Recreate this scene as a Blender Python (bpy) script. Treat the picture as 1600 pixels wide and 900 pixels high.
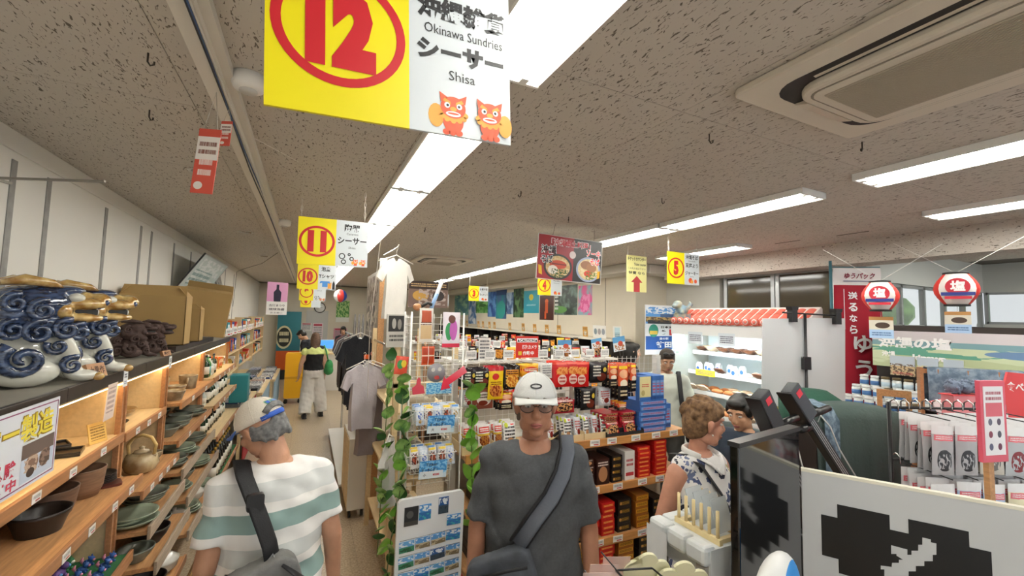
import bpy, bmesh, math, random
import numpy as np
from mathutils import Vector, Matrix, Euler
for o in list(bpy.data.objects): bpy.data.objects.remove(o)
S = bpy.context.scene
C = S.collection
random.seed(7)
# ---------------- camera ----------------
CZ = 2.04                                   # the phone was held high
FPX = 665.4
RX = Vector((0.90116087, -0.05110675, -0.4304616))
RY = Vector((-0.43282703, -0.05139821, -0.90001055))
RZ = Vector((0.02387166, 0.9973697, -0.06843844))
ROT = Matrix((RX, RY, RZ))
cd = bpy.data.cameras.new('camera'); cam = bpy.data.objects.new('camera', cd); C.objects.link(cam)
cam.matrix_world = Matrix.Translation((0, 0, CZ)) @ ROT.to_4x4()
cd.sensor_width = 36; cd.lens = 36*FPX/1600; cd.clip_start = .02; cd.clip_end = 200
S.camera = cam
# ---------------- world and exposure ----------------
wd = bpy.data.worlds.new('World'); S.world = wd; wd.use_nodes = True
bgn = wd.node_tree.nodes['Background']
bgn.inputs[0].default_value = (.93, .97, 1, 1); bgn.inputs[1].default_value = .55
S.view_settings.view_transform = 'Standard'; S.view_settings.look = 'None'
S.view_settings.exposure = 0.75; S.view_settings.gamma = 1; S.view_settings.use_curve_mapping = False
LAMP = 20.0                                  # emission strength of the fluorescent tubes
PI = math.pi
H = 2.9                                      # ceiling height

# ---------------- helpers ----------------
def lin(c):
    if isinstance(c, str):
        c = [int(c[i:i+2], 16)/255 for i in (0, 2, 4)]
    return [x/12.92 if x <= .04045 else ((x+.055)/1.055)**2.4 for x in c[:3]] + [1]
MATS = {}
def mat(key, col='808080', rough=.6, metal=0, noise=0, nscale=8, bump=0, bscale=40, col2=None, stretch=None, emit=0, alpha=1, trans=0, coat=0, sheen=0):
    """plain procedural material, optional noise to a second colour and fine bump"""
    if key in MATS: return MATS[key]
    m = bpy.data.materials.new(key); m.use_nodes = True; nt = m.node_tree; b = nt.nodes['Principled BSDF']
    c = lin(col)
    b.inputs['Base Color'].default_value = c; b.inputs['Roughness'].default_value = rough; b.inputs['Metallic'].default_value = metal
    if coat: b.inputs['Coat Weight'].default_value = coat; b.inputs['Coat Roughness'].default_value = .08
    if sheen: b.inputs['Sheen Weight'].default_value = sheen
    if alpha < 1: b.inputs['Alpha'].default_value = alpha
    if trans: b.inputs['Transmission Weight'].default_value = trans
    if emit:
        b.inputs['Emission Color'].default_value = c; b.inputs['Emission Strength'].default_value = emit
    if noise or bump or col2:
        tc = nt.nodes.new('ShaderNodeTexCoord'); mp = nt.nodes.new('ShaderNodeMapping')
        nt.links.new(tc.outputs['Object'], mp.inputs[0])
        if stretch: mp.inputs['Scale'].default_value = stretch
        if noise or col2:
            n = nt.nodes.new('ShaderNodeTexNoise'); n.inputs['Scale'].default_value = nscale; n.inputs['Detail'].default_value = 4
            nt.links.new(mp.outputs[0], n.inputs['Vector'])
            r = nt.nodes.new('ShaderNodeValToRGB')
            if col2:
                r.color_ramp.elements[0].color = c; r.color_ramp.elements[1].color = lin(col2)
                r.color_ramp.elements[0].position = .38; r.color_ramp.elements[1].position = .62
            else:
                k = noise
                r.color_ramp.elements[0].color = [x*(1-k) for x in c[:3]] + [1]; r.color_ramp.elements[1].color = [min(1, x*(1+k)) for x in c[:3]] + [1]
                r.color_ramp.elements[0].position = .3; r.color_ramp.elements[1].position = .7
            nt.links.new(n.outputs['Fac'], r.inputs[0]); nt.links.new(r.outputs[0], b.inputs['Base Color'])
        if bump:
            n2 = nt.nodes.new('ShaderNodeTexNoise'); n2.inputs['Scale'].default_value = bscale; n2.inputs['Detail'].default_value = 3
            nt.links.new(mp.outputs[0], n2.inputs['Vector'])
            bp = nt.nodes.new('ShaderNodeBump'); bp.inputs['Strength'].default_value = bump; bp.inputs['Distance'].default_value = .01
            nt.links.new(n2.outputs['Fac'], bp.inputs['Height']); nt.links.new(bp.outputs[0], b.inputs['Normal'])
    MATS[key] = m
    return m
def mat_print(key, base, shapes=(), rough=.45, axes='XZ', base2=None, nscale=4, coat=0, seed=0):
    """flat print in Generated coordinates: shapes = (kind, cx, cz, rx, rz, colour); kinds: o ellipse, r rect, t lettering-like marks, n noise patches, g vertical fade"""
    if key in MATS: return MATS[key]
    m = bpy.data.materials.new(key); m.use_nodes = True; nt = m.node_tree; N = nt.nodes; L = nt.links; b = N['Principled BSDF']
    b.inputs['Roughness'].default_value = rough
    if coat: b.inputs['Coat Weight'].default_value = coat; b.inputs['Coat Roughness'].default_value = .1
    tc = N.new('ShaderNodeTexCoord'); sp = N.new('ShaderNodeSeparateXYZ'); L.new(tc.outputs['Generated'], sp.inputs[0])
    U = sp.outputs[axes[0]]; V = sp.outputs[axes[1]]
    def mth(op, a, c=None, d=None):
        n = N.new('ShaderNodeMath'); n.operation = op
        for i, x in enumerate((a, c, d)):
            if x is None: continue
            if hasattr(x, 'links'): L.new(x, n.inputs[i])
            else: n.inputs[i].default_value = x
        return n.outputs[0]
    cmb = N.new('ShaderNodeCombineXYZ'); L.new(U, cmb.inputs[0]); L.new(V, cmb.inputs[1]); cmb.inputs[2].default_value = seed*1.7
    def noise(sc, dist=0):
        n = N.new('ShaderNodeTexNoise'); n.inputs['Scale'].default_value = sc; n.inputs['Detail'].default_value = 3; n.inputs['Distortion'].default_value = dist
        L.new(cmb.outputs[0], n.inputs['Vector']); return n.outputs['Fac']
    rgb = N.new('ShaderNodeRGB'); rgb.outputs[0].default_value = lin(base); cur = rgb.outputs[0]
    def mix(fac, colr):
        nonlocal cur
        x = N.new('ShaderNodeMix'); x.data_type = 'RGBA'
        L.new(fac, x.inputs['Factor']); L.new(cur, x.inputs[6]); x.inputs[7].default_value = lin(colr); cur = x.outputs[2]
    if base2: mix(mth('SMOOTH_MIN', mth('MAXIMUM', mth('MULTIPLY_ADD', noise(nscale, .6), 6, -2.6), 0), 1, .1), base2)
    for (k, cx, cz, rx, rz, colr) in shapes:
        du = mth('DIVIDE', mth('SUBTRACT', U, cx), rx); dv = mth('DIVIDE', mth('SUBTRACT', V, cz), rz)
        if k == 'o': fac = mth('LESS_THAN', mth('ADD', mth('MULTIPLY', du, du), mth('MULTIPLY', dv, dv)), 1)
        elif k == 'g': fac = mth('MINIMUM', mth('MAXIMUM', mth('MULTIPLY_ADD', dv, .5, .5), 0), 1)
        else:
            fac = mth('LESS_THAN', mth('MAXIMUM', mth('ABSOLUTE', du), mth('ABSOLUTE', dv)), 1)
            if k == 't':
                rows = max(2, round(rz*14)); rw = mth('GREATER_THAN', mth('FRACT', mth('MULTIPLY_ADD', dv, rows*.5, 50.2)), .45)
                cb2 = N.new('ShaderNodeCombineXYZ'); L.new(mth('MULTIPLY', U, 34/max(.25, rx*1.6)), cb2.inputs[0]); L.new(mth('FLOOR', mth('MULTIPLY_ADD', dv, rows*.5, 50.2)), cb2.inputs[1])
                nn = N.new('ShaderNodeTexNoise'); nn.inputs['Scale'].default_value = 1; L.new(cb2.outputs[0], nn.inputs['Vector'])
                fac = mth('MULTIPLY', mth('MULTIPLY', fac, rw), mth('GREATER_THAN', nn.outputs['Fac'], .45))
            if k == 'n': fac = mth('MULTIPLY', fac, mth('GREATER_THAN', noise(nscale*2, .5), .5))
        mix(fac, colr)
    L.new(cur, b.inputs['Base Color'])
    MATS[key] = m
    return m
def glassy(key, col='ffffff', alpha=.12, rough=.08):
    """thin clear plastic: mostly see-through with a gloss"""
    if key in MATS: return MATS[key]
    m = bpy.data.materials.new(key); m.use_nodes = True; nt = m.node_tree
    b = nt.nodes['Principled BSDF']; b.inputs['Base Color'].default_value = lin(col); b.inputs['Roughness'].default_value = rough
    b.inputs['Alpha'].default_value = alpha
    MATS[key] = m
    return m
TXT = {}
def text_data(s, bold):
    k = (s, bold)
    if k in TXT: return TXT[k]
    cu = bpy.data.curves.new('t', 'FONT'); cu.body = s; cu.size = 1; cu.offset = bold; cu.resolution_u = 2; cu.fill_mode = 'FRONT'
    o = bpy.data.objects.new('t', cu); me = bpy.data.meshes.new_from_object(o)
    vs = [tuple(v.co[:2]) for v in me.vertices]; fs = [tuple(p.vertices) for p in me.polygons]
    bpy.data.objects.remove(o); bpy.data.curves.remove(cu); bpy.data.meshes.remove(me)
    TXT[k] = (vs, fs)
    return TXT[k]
class MB:
    def __init__(s): s.v = []; s.f = []; s.m = []; s.s = []; s.cur = 0
    def use(s, i): s.cur = i; return s
    def add(s, vs, fs, smooth=False):
        n = len(s.v); s.v += [tuple(v) for v in vs]
        for f in fs: s.f.append(tuple(i+n for i in f)); s.m.append(s.cur); s.s.append(smooth)
        return s
    def box(s, x0, x1, y0, y1, z0, z1):
        return s.add([(x0,y0,z0),(x1,y0,z0),(x1,y1,z0),(x0,y1,z0),(x0,y0,z1),(x1,y0,z1),(x1,y1,z1),(x0,y1,z1)],
                     [(0,3,2,1),(4,5,6,7),(0,1,5,4),(1,2,6,5),(2,3,7,6),(3,0,4,7)])
    def quad(s, a, b, c, d): return s.add([a, b, c, d], [(0,1,2,3)])
    def lathe(s, prof, n=20, cx=0, cy=0, cz=0, sx=1, sy=1, smooth=True):
        vs = []; fs = []
        for r, z in prof:
            for i in range(n):
                a = 2*PI*i/n; vs.append((cx+sx*r*math.cos(a), cy+sy*r*math.sin(a), cz+z))
        for j in range(len(prof)-1):
            for i in range(n):
                k = (i+1) % n; fs.append((j*n+i, j*n+k, (j+1)*n+k, (j+1)*n+i))
        fs.append(tuple(range(n-1, -1, -1))); L = (len(prof)-1)*n; fs.append(tuple(L+i for i in range(n)))
        return s.add(vs, fs, smooth)
    def cyl(s, a, b, r, r2=None, n=12, smooth=True): return s.tube([a, b], [r, r if r2 is None else r2], n, smooth=smooth)
    def tube(s, pts, r, n=8, closed=False, flat=None, up=None, smooth=True, caps=True):
        """r: number or list; flat=(a,b) squashes the section along two frame axes"""
        P = [Vector(p) for p in pts]; m = len(P); R = r if isinstance(r, (list, tuple)) else [r]*m
        vs = []; fs = []; ref = Vector(up) if up else None; pu = None
        for i, p in enumerate(P):
            t = (P[(i+1) % m]-P[i-1]) if closed else (P[min(i+1, m-1)]-P[max(i-1, 0)])
            t = t.normalized() if t.length > 1e-9 else Vector((0,0,1))
            if ref is not None: u = ref - t*ref.dot(t)
            elif pu is None: q = Vector((0,0,1)) if abs(t.z) < .9 else Vector((1,0,0)); u = q - t*q.dot(t)
            else: u = pu - t*pu.dot(t)
            if u.length < 1e-6: u = t.orthogonal()
            u.normalize(); pu = u; w = t.cross(u)
            fa, fb = flat if flat else (1, 1)
            for k in range(n):
                a = 2*PI*(k+.5)/n if n == 4 else 2*PI*k/n
                vs.append(p+(u*math.cos(a)*fa+w*math.sin(a)*fb)*R[i])
        for j in range(m if closed else m-1):
            for k in range(n):
                l = (k+1) % n; jj = (j+1) % m
                fs.append((j*n+k, j*n+l, jj*n+l, jj*n+k))
        if not closed and caps:
            fs.append(tuple(range(n-1, -1, -1))); fs.append(tuple((m-1)*n+i for i in range(n)))
        return s.add(vs, fs, smooth)
    def ball(s, c, r, n=12, m=8, rot=None):
        r = (r, r, r) if not isinstance(r, (tuple, list)) else r
        vs = [(0,0,-1)]; fs = []
        for j in range(1, m):
            a = PI*j/m
            for i in range(n): t = 2*PI*i/n; vs.append((math.sin(a)*math.cos(t), math.sin(a)*math.sin(t), -math.cos(a)))
        vs.append((0,0,1)); L = len(vs)-1
        for i in range(n):
            k = (i+1) % n; fs.append((0, 1+k, 1+i)); fs.append((L, L-n+i, L-n+k))
            for j in range(m-2): q = 1+j*n; fs.append((q+i, q+k, q+n+k, q+n+i))
        E = Euler(rot).to_matrix() if rot else None; out = []
        for v in vs:
            w = Vector((v[0]*r[0], v[1]*r[1], v[2]*r[2]))
            if E: w = E @ w
            out.append(w+Vector(c))
        return s.add(out, fs, True)
    def prism(s, poly, y0, y1, ax='y', smooth=False):
        """poly in the plane across ax: y -> (x,z), z -> (x,y), x -> (y,z)"""
        n = len(poly)
        def mk(p, d): return (p[0], d, p[1]) if ax == 'y' else ((p[0], p[1], d) if ax == 'z' else (d, p[0], p[1]))
        vs = [mk(p, y0) for p in poly]+[mk(p, y1) for p in poly]
        fs = [tuple(range(n)), tuple(range(2*n-1, n-1, -1))]+[(i, n+i, n+(i+1) % n, (i+1) % n) for i in range(n)]
        return s.add(vs, fs, smooth)
    def text(s, t, cx, cz, w=None, h=None, y=0, bold=0.0, anchor='c', slant=0):
        vs, fs = text_data(t, bold)
        if not vs: return s
        x0 = min(v[0] for v in vs); x1 = max(v[0] for v in vs); z0 = min(v[1] for v in vs); z1 = max(v[1] for v in vs)
        kx = w/(x1-x0) if w else h/(z1-z0); kz = h/(z1-z0) if h else kx
        if not w: kx = kz
        ox = {'c': (x0+x1)/2, 'l': x0, 'r': x1}[anchor]
        return s.add([(cx+(v[0]-ox)*kx+slant*(v[1]-z0)*kz, y, cz+(v[1]-(z0+z1)/2)*kz) for v in vs], fs)
    def ring(s, cx, cz, r, w, y, n=40, rz=None):
        rz = rz or r; vs = []; fs = []
        for i in range(n):
            a = 2*PI*i/n; c = math.cos(a); d = math.sin(a)
            vs.append((cx+r*c, y, cz+rz*d)); vs.append((cx+(r-w)*c, y, cz+(rz-w)*d))
        for i in range(n): k = (i+1) % n; fs.append((2*i, 2*k, 2*k+1, 2*i+1))
        return s.add(vs, fs)
    def disc(s, cx, cz, r, y, n=32, rz=None):
        return s.add([(cx+r*math.cos(2*PI*i/n), y, cz+(rz or r)*math.sin(2*PI*i/n)) for i in range(n)], [tuple(range(n))])
    def poly(s, pts, y): return s.add([(p[0], y, p[1]) for p in pts], [tuple(range(len(pts)))])
    def xf(s, mtx, start=0):
        for i in range(start, len(s.v)): s.v[i] = tuple(mtx @ Vector(s.v[i]))
        return s
    def mesh(s, name, mats):
        me = bpy.data.meshes.new(name); me.from_pydata(s.v, [], s.f)
        for m in (mats if isinstance(mats, (list, tuple)) else [mats]): me.materials.append(m)
        me.polygons.foreach_set('material_index', s.m); me.polygons.foreach_set('use_smooth', s.s)
        me.update()
        return me
    def build(s, name, mats, parent=None, loc=(0,0,0), rot=(0,0,0), bevel=0, sub=0, scale=None):
        return put(s.mesh(name, mats), name, parent, loc, rot, bevel, sub, scale)
def put(me, name, parent=None, loc=(0,0,0), rot=(0,0,0), bevel=0, sub=0, scale=None):
    o = bpy.data.objects.new(name, me); C.objects.link(o); o.parent = parent; o.location = loc; o.rotation_euler = rot
    if scale: o.scale = scale if isinstance(scale, (tuple, list)) else (scale,)*3
    if bevel:
        b = o.modifiers.new('b', 'BEVEL'); b.width = bevel; b.segments = 2; b.limit_method = 'ANGLE'; b.angle_limit = .7
    if sub:
        b = o.modifiers.new('s', 'SUBSURF'); b.levels = sub; b.render_levels = sub
    return o
def tag(o, label, cat, group=None):
    o['label'] = label; o['category'] = cat
    if group: o['group'] = group
    return o
def struct(o, kind='structure'): o['kind'] = kind; return o
def thing(name, label, cat, loc=(0,0,0), rz=0, group=None, rot=None):
    o = bpy.data.objects.new(name, None); C.objects.link(o); o.location = loc; o.rotation_euler = rot or (0, 0, rz)
    o.empty_display_size = .05
    return tag(o, label, cat, group)
def copy_tree(o, loc, rz=None, label=None, parent=None):
    c = o.copy(); C.objects.link(c); c.parent = parent
    if loc is not None: c.location = loc
    if rz is not None: c.rotation_euler = (0, 0, rz)
    if label: c['label'] = label
    for ch in list(o.children): copy_tree(ch, None, None, None, c)
    return c
def smoothed(me, angle=40):
    me.polygons.foreach_set('use_smooth', [True]*len(me.polygons)); me.set_sharp_from_angle(angle=math.radians(angle)); return me
WS = bpy.data.scenes.new('workshop')                # scratch scene, removed at the end
def remesh(mb, voxel, smooth=4, name='m', mats=None):
    """union of overlapping closed shapes as one continuous smooth surface"""
    me = mb.mesh(name, mats or [])
    o = bpy.data.objects.new('tmp', me); WS.collection.objects.link(o)
    r = o.modifiers.new('r', 'REMESH'); r.mode = 'VOXEL'; r.voxel_size = voxel; r.use_smooth_shade = True
    if smooth:
        q = o.modifiers.new('q', 'SMOOTH'); q.iterations = smooth; q.factor = .5
    vl = WS.view_layers[0]; vl.update(); dg = vl.depsgraph; ev = o.evaluated_get(dg)
    out = bpy.data.meshes.new_from_object(ev); bpy.data.objects.remove(o); bpy.data.meshes.remove(me)
    out.name = name
    out.materials.clear()
    for m in (mats if isinstance(mats, (list, tuple)) else [mats]): out.materials.append(m)
    out.polygons.foreach_set('material_index', [0]*len(out.polygons))
    out.polygons.foreach_set('use_smooth', [True]*len(out.polygons))
    return out
def spiral(c, r, turns=1.6, ax='x', n=22, rise=0, a0=0, r1=.15):
    """a curl of hair: points from the outer end to the centre, in the plane across ax"""
    pts = []
    for i in range(n):
        t = i/(n-1); a = a0+turns*2*PI*t; q = r*(1-(1-r1)*t)
        u, v = q*math.cos(a), q*math.sin(a); d = rise*t
        pts.append((c[0]+d, c[1]+u, c[2]+v) if ax == 'x' else ((c[0]+u, c[1]+d, c[2]+v) if ax == 'y' else (c[0]+u, c[1]+v, c[2]+d)))
    return pts
def at(px, py, X=None, Y=None, Z=None):
    """point of a real plane (X, Y or Z constant) that the camera sees at a photo pixel"""
    d = ROT @ Vector((px-800, 450-py, -FPX))
    k = X/d.x if X is not None else (Y/d.y if Y is not None else (Z-CZ)/d.z)
    return Vector((d.x*k, d.y*k, CZ+d.z*k))
def nth(i): return ['first', 'second', 'third', 'fourth', 'fifth', 'sixth', 'seventh', 'eighth', 'ninth', 'tenth', 'eleventh', 'twelfth', 'thirteenth', 'fourteenth', 'fifteenth', 'sixteenth', 'seventeenth', 'eighteenth', 'nineteenth', 'twentieth'][i] if i < 20 else '%dth' % (i+1)
def single(mb, name, m, label, cat, loc=(0,0,0), rot=(0,0,0), group=None, bevel=0):
    return tag(mb.build(name, m, None, loc, rot, bevel), label, cat, group)
# =============== the room ===============
def ceiling_mat():
    m = bpy.data.materials.new('fissured ceiling board'); m.use_nodes = True; nt = m.node_tree; N = nt.nodes; L = nt.links; b = N['Principled BSDF']
    b.inputs['Roughness'].default_value = .92
    tc = N.new('ShaderNodeTexCoord'); ge = N.new('ShaderNodeNewGeometry')
    mp = N.new('ShaderNodeMapping'); mp.inputs['Scale'].default_value = (110, 34, 110); mp.inputs['Rotation'].default_value = (0, 0, .12)
    L.new(ge.outputs['Position'], mp.inputs[0])
    n = N.new('ShaderNodeTexNoise'); n.inputs['Scale'].default_value = 1; n.inputs['Detail'].default_value = 1.5; n.inputs['Distortion'].default_value = 1.0
    L.new(mp.outputs[0], n.inputs['Vector'])
    r = N.new('ShaderNodeValToRGB'); r.color_ramp.elements[0].position = .625; r.color_ramp.elements[1].position = .665
    r.color_ramp.elements[0].color = (1,1,1,1); r.color_ramp.elements[1].color = (0,0,0,1); L.new(n.outputs['Fac'], r.inputs[0])
    n2 = N.new('ShaderNodeTexNoise'); n2.inputs['Scale'].default_value = .8; L.new(ge.outputs['Position'], n2.inputs['Vector'])
    r2 = N.new('ShaderNodeValToRGB'); r2.color_ramp.elements[0].color = lin('c4bcb1'); r2.color_ramp.elements[1].color = lin('cfc8be'); L.new(n2.outputs['Fac'], r2.inputs[0])
    x = N.new('ShaderNodeMix'); x.data_type = 'RGBA'; L.new(r.outputs[0], x.inputs['Factor']); x.inputs[6].default_value = lin('6f665b'); L.new(r2.outputs[0], x.inputs[7])
    L.new(x.outputs[2], b.inputs['Base Color'])
    bp = N.new('ShaderNodeBump'); bp.inputs['Strength'].default_value = .5; bp.inputs['Distance'].default_value = .004
    L.new(r.outputs[0], bp.inputs['Height']); L.new(bp.outputs[0], b.inputs['Normal'])
    return m
CEIL = ceiling_mat()
def floor_mat():
    m = bpy.data.materials.new('speckled vinyl floor'); m.use_nodes = True; nt = m.node_tree; N = nt.nodes; L = nt.links; b = N['Principled BSDF']
    b.inputs['Roughness'].default_value = .3
    ge = N.new('ShaderNodeNewGeometry')
    n = N.new('ShaderNodeTexNoise'); n.inputs['Scale'].default_value = 60; n.inputs['Detail'].default_value = 3; L.new(ge.outputs['Position'], n.inputs['Vector'])
    r = N.new('ShaderNodeValToRGB'); r.color_ramp.elements[0].position = .35; r.color_ramp.elements[1].position = .65
    r.color_ramp.elements[0].color = lin('9c8a72'); r.color_ramp.elements[1].color = lin('bfae94'); L.new(n.outputs['Fac'], r.inputs[0])
    L.new(r.outputs[0], b.inputs['Base Color'])
    return m
FLOOR = floor_mat()
X0, X1 = -1.35, 4.65          # left wall, poster wall
XW = 5.3                      # window wall
XF = 8.2                      # far right end of the side hall
Y0, Y1 = -2.2, 15.0
WALL = mat('cream wall paint', 'ddd4c2', .8, noise=.04, nscale=2)
WHITEWALL = mat('white panel paint', 'e9e6de', .6, noise=.03, nscale=1.5)
GROUT = mat('dark joint', '6b655c', .9)
# floor with its vinyl tiles
fl = struct(MB().box(X0-.1, XF+.1, Y0-.1, Y1+.1, -.1, -.004).build('floor', GROUT))
T = .61
tile = MB().box(0, T-.0015, 0, T-.0015, -.004, 0).mesh('floor_tile', FLOOR)
for i in range(5):
    for j in range(26): put(tile, 'floor_tile', fl, (X0+i*T, Y0+j*T, 0))
big = MB()
for i in range(5, 16):
    for j in range(29): big.box(X0+i*T, X0+(i+1)*T-.0015, Y0+j*T, Y0+(j+1)*T-.0015, -.004, 0)
for i in range(5):
    for j in range(26, 29): big.box(X0+i*T, X0+(i+1)*T-.0015, Y0+j*T, Y0+(j+1)*T-.0015, -.004, 0)
o = big.build('floor_tile', FLOOR, fl); o['kind'] = 'stuff'
# ceiling with its boards
ce = struct(MB().box(X0-.1, XF+.1, Y0-.1, Y1+.1, H+.004, H+.1).build('ceiling', GROUT))
PW, PL = .455*2, .31*3
bm_board = MB().box(0, PW-.003, 0, PL-.003, 0, .006).mesh('ceiling_board', CEIL)
xs = 1.35-PW*3; ys = 1.236-PL*4
for i in range(-1, 10):
    for j in range(18):
        x = xs+i*PW; y = ys+j*PL
        if x > XF: continue
        put(bm_board, 'ceiling_board', ce, (x, y, H-.002))
# left wall: white panels with grey joint strips
wl = struct(MB().box(X0-.1, X0, Y0, Y1, 0, H).build('wall_left', WHITEWALL))
strip = MB().box(0, .004, 0, .045, 1.0, 2.76).mesh('joint_strip', mat('grey joint tape', '8d8b86', .5, noise=.15, nscale=20))
for y in (2.0, 2.62, 2.92, 3.24, 4.0, 4.72, 5.0, 5.75, 6.5, 7.3, 8.1, 9.0, 10): put(strip, 'joint_strip', wl, (X0, y, 0))
MB().box(X0, X0+.012, Y0, Y1, 2.8, H-.003).build('cornice', WHITEWALL, wl)
# end wall, poster wall, window wall
struct(MB().box(X0-.1, X1+.2, Y1, Y1+.1, 0, H).build('wall_back', WALL))
wr = struct(MB().box(X1, X1+.1, 5.2, Y1, 0, H).build('wall_right', WALL))
struct(MB().box(X1+.1, XW+.1, 5.2, 5.3, 0, H).build('wall_return', WALL))
MB().box(X1-.004, X1, 5.95, 5.956, 0, H-.13).build('panel_joint', GROUT, wr); MB().box(X1-.004, X1, 7.5, 7.506, 0, H-.13).build('panel_joint', GROUT, wr)
struct(MB().box(4.28, X1, 4.9, Y1, 2.755, H-.003).build('trim_1', mat('duct box paint', 'd9d3c8', .7), bevel=.02))
struct(MB().box(X1, XW, 4.9, 5.2, 2.755, H-.003).build('trim_2', MATS['duct box paint'], bevel=.02))
# beam, faced with the same fissured board
struct(MB().box(4.95, 5.28, Y0, 4.9, 2.665, H-.003).build('trim_3', CEIL))
# window wall with two dark sliding windows
WY = [(2.76, 3.36), (3.47, 4.1)]
ww = MB().box(XW, XW+.12, 2.42, 5.2, 0, 1.95).box(XW, XW+.12, 2.42, 5.2, 2.70, H).box(XW, XW+.12, 2.42, 2.68, 1.95, 2.7).box(XW, XW+.12, 4.2, 5.2, 1.95, 2.7)
struct(ww.build('wall_front', mat('grey wall paint', 'c9c6bd', .7, noise=.05, nscale=2)))
ALU = mat('aluminium frame', 'b9bcbd', .35, metal=.6)
for n_, (a, b_) in enumerate(WY):
    w = MB().box(XW+.02, XW+.06, a-.05, a, 1.95, 2.7).box(XW+.02, XW+.06, b_, b_+.05, 1.95, 2.7).box(XW+.02, XW+.06, a, b_, 1.95, 1.99).box(XW+.02, XW+.06, a, b_, 2.65, 2.7)
    w = struct(w.build('window_%d' % (n_+1), ALU, bevel=.004))
    MB().box(XW+.035, XW+.043, a, b_, 1.99, 2.65).build('pane', mat('dark window glass', '4a4234', .08, coat=.5), w)
    MB().box(XW+.1, XW+.11, a-.05, b_+.05, 1.95, 2.7).build('blind', mat('brown blind', '6b5f4c', .8), w)
# side hall at the far right: low wall, ribbon of bright windows, end wall
hall = MB().box(XF, XF+.1, Y0, 2.5, 0, 2.1).box(XF, XF+.1, Y0, 2.5, 2.52, H).box(XW+.12, XF+.1, 2.42, 2.5, 0, 2.02).box(XW+.12, XF+.1, 2.42, 2.5, 2.52, H)
struct(hall.build('wall_side_hall', mat('pale hall wall', 'd2d4cf', .7)))
def bright_window(n_, x0, x1, y0, y1, z0, z1, nm):
    ax = (x1-x0) > (y1-y0); w = MB()
    k = 5; L_ = (x1-x0) if ax else (y1-y0)
    for i in range(k+1):
        t = i*L_/k
        if ax: w.box(x0+t-.02, x0+t+.02, y0, y0+.05, z0, z1)
        else: w.box(x0, x0+.05, y0+t-.02, y0+t+.02, z0, z1)
    (w.box(x0, x1, y0, y0+.05, z0, z0+.03).box(x0, x1, y0, y0+.05, z1-.03, z1) if ax else w.box(x0, x0+.05, y0, y1, z0, z0+.03).box(x0, x0+.05, y0, y1, z1-.03, z1))
    w = struct(w.build('window_%d' % n_, ALU))
    for i in range(k):
        t = i*L_/k+.02; u = (i+1)*L_/k-.02
        (MB().box(x0+t, x0+u, y0+.02, y0+.028, z0+.03, z1-.03) if ax else MB().box(x0+.02, x0+.028, y0+t, y0+u, z0+.03, z1-.03)).build('pane', glassy('window glass', 'e8f4f4', .15), w)
bright_window(3, XW+.2, XF-.05, 2.42, 2.5, 2.03, 2.51, '')
bright_window(4, XF, XF+.06, Y0+.1, 2.4, 2.1, 2.52, '')
# trees outside those windows
GREEN = mat('outside foliage', '7aa05a', .9, noise=.5, nscale=5)
for k, (x, y) in enumerate(((6.7, 4.3), (9.2, 4.6), (10.2, 1.5), (10.4, -.8))):
    tr = MB(); rnd = random.Random(k)
    for i in range(30): tr.ball((rnd.uniform(-.9, .9), rnd.uniform(-.6, .6), 2.4+rnd.uniform(-.9, .9)), rnd.uniform(.18, .35), 7, 5)
    t_ = thing('tree', ['leafy tree outside the window behind the red flag', 'leafy tree outside the ribbon window above the salt banner', 'leafy tree outside the far right end window', 'leafy tree outside the end window, mostly out of view'][k], 'tree', (x, y, 0), group='trees outside')
    tr.build('crown', GREEN, t_); MB().cyl((0,0,0), (0,0,2), .1, .07).build('trunk', mat('bark', '5b4a38', .9), t_)
# =============== ceiling lights ===============
TUBE = mat('lit tube', 'fffdf6', .4, emit=LAMP)
ENAMEL = mat('white lamp enamel', 'f4f4f0', .35)
def fixture_proto():
    L = 1.20
    t = thing('ceiling_light', 'x', 'light')
    # recessed trough: sloping sides and two tubes
    tr = MB().quad((-.125, 0, -.002), (-.125, L, -.002), (-.105, L-.02, .035), (-.105, .02, .035))
    tr = MB()
    tr.prism([(-.128, -.035), (-.122, -.04), (-.098, -.004), (.098, -.004), (.122, -.04), (.128, -.035), (.128, .0), (-.128, .0)], 0, L)
    tr.box(-.128, .128, 0, .012, -.04, 0).box(-.128, .128, L-.012, L, -.04, 0)
    tr.prism([(-.022, -.004), (0, -.03), (.022, -.004)], .012, L-.012)
    tr.build('reflector', ENAMEL, t)
    for x in (-.062, .062):
        MB().cyl((x, .04, -.026), (x, L-.04, -.026), .0135, n=10).build('tube', TUBE, t)
        for a_ in (.012, L-.04): MB().box(x-.014, x+.014, a_, a_+.028, -.04, -.004).build('socket', ENAMEL, t)
    return t
FIX = fixture_proto(); used = False
def fixture(x, y, label, group, rz=0):
    global used
    if used: copy_tree(FIX, (x, y, H-.003), rz, label); 
    else: FIX.location = (x, y, H-.003); FIX.rotation_euler = (0, 0, rz); FIX['label'] = label; used = True
    o = C.objects[-1]
    return o
GA = 'twin-tube lights over the aisle'; GB = 'twin-tube lights in the right-hand row'; FIX['group'] = GA
ys_ = [-1.15, .1, 1.58, 2.8, 4.02, 5.24, 6.46, 7.68, 8.9, 10.12, 11.34, 12.56]
for i, y in enumerate(ys_):
    fixture(.575, y, 'twin-tube fluorescent light above the aisle, %s from the camera end' % nth(i), GA)
FIX_B = [-.75, .36, 1.58, 2.8, 4.15, 5.4, 6.62, 7.84, 9.3, 10.52]
n0 = len(C.objects)
for i, y in enumerate(FIX_B):
    copy_tree(FIX, (2.88, y-.25 if y < 1 else y, H-.003), 0, 'twin-tube fluorescent light in the long right-hand row, %s from the camera end' % nth(i))['group'] = GB
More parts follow.
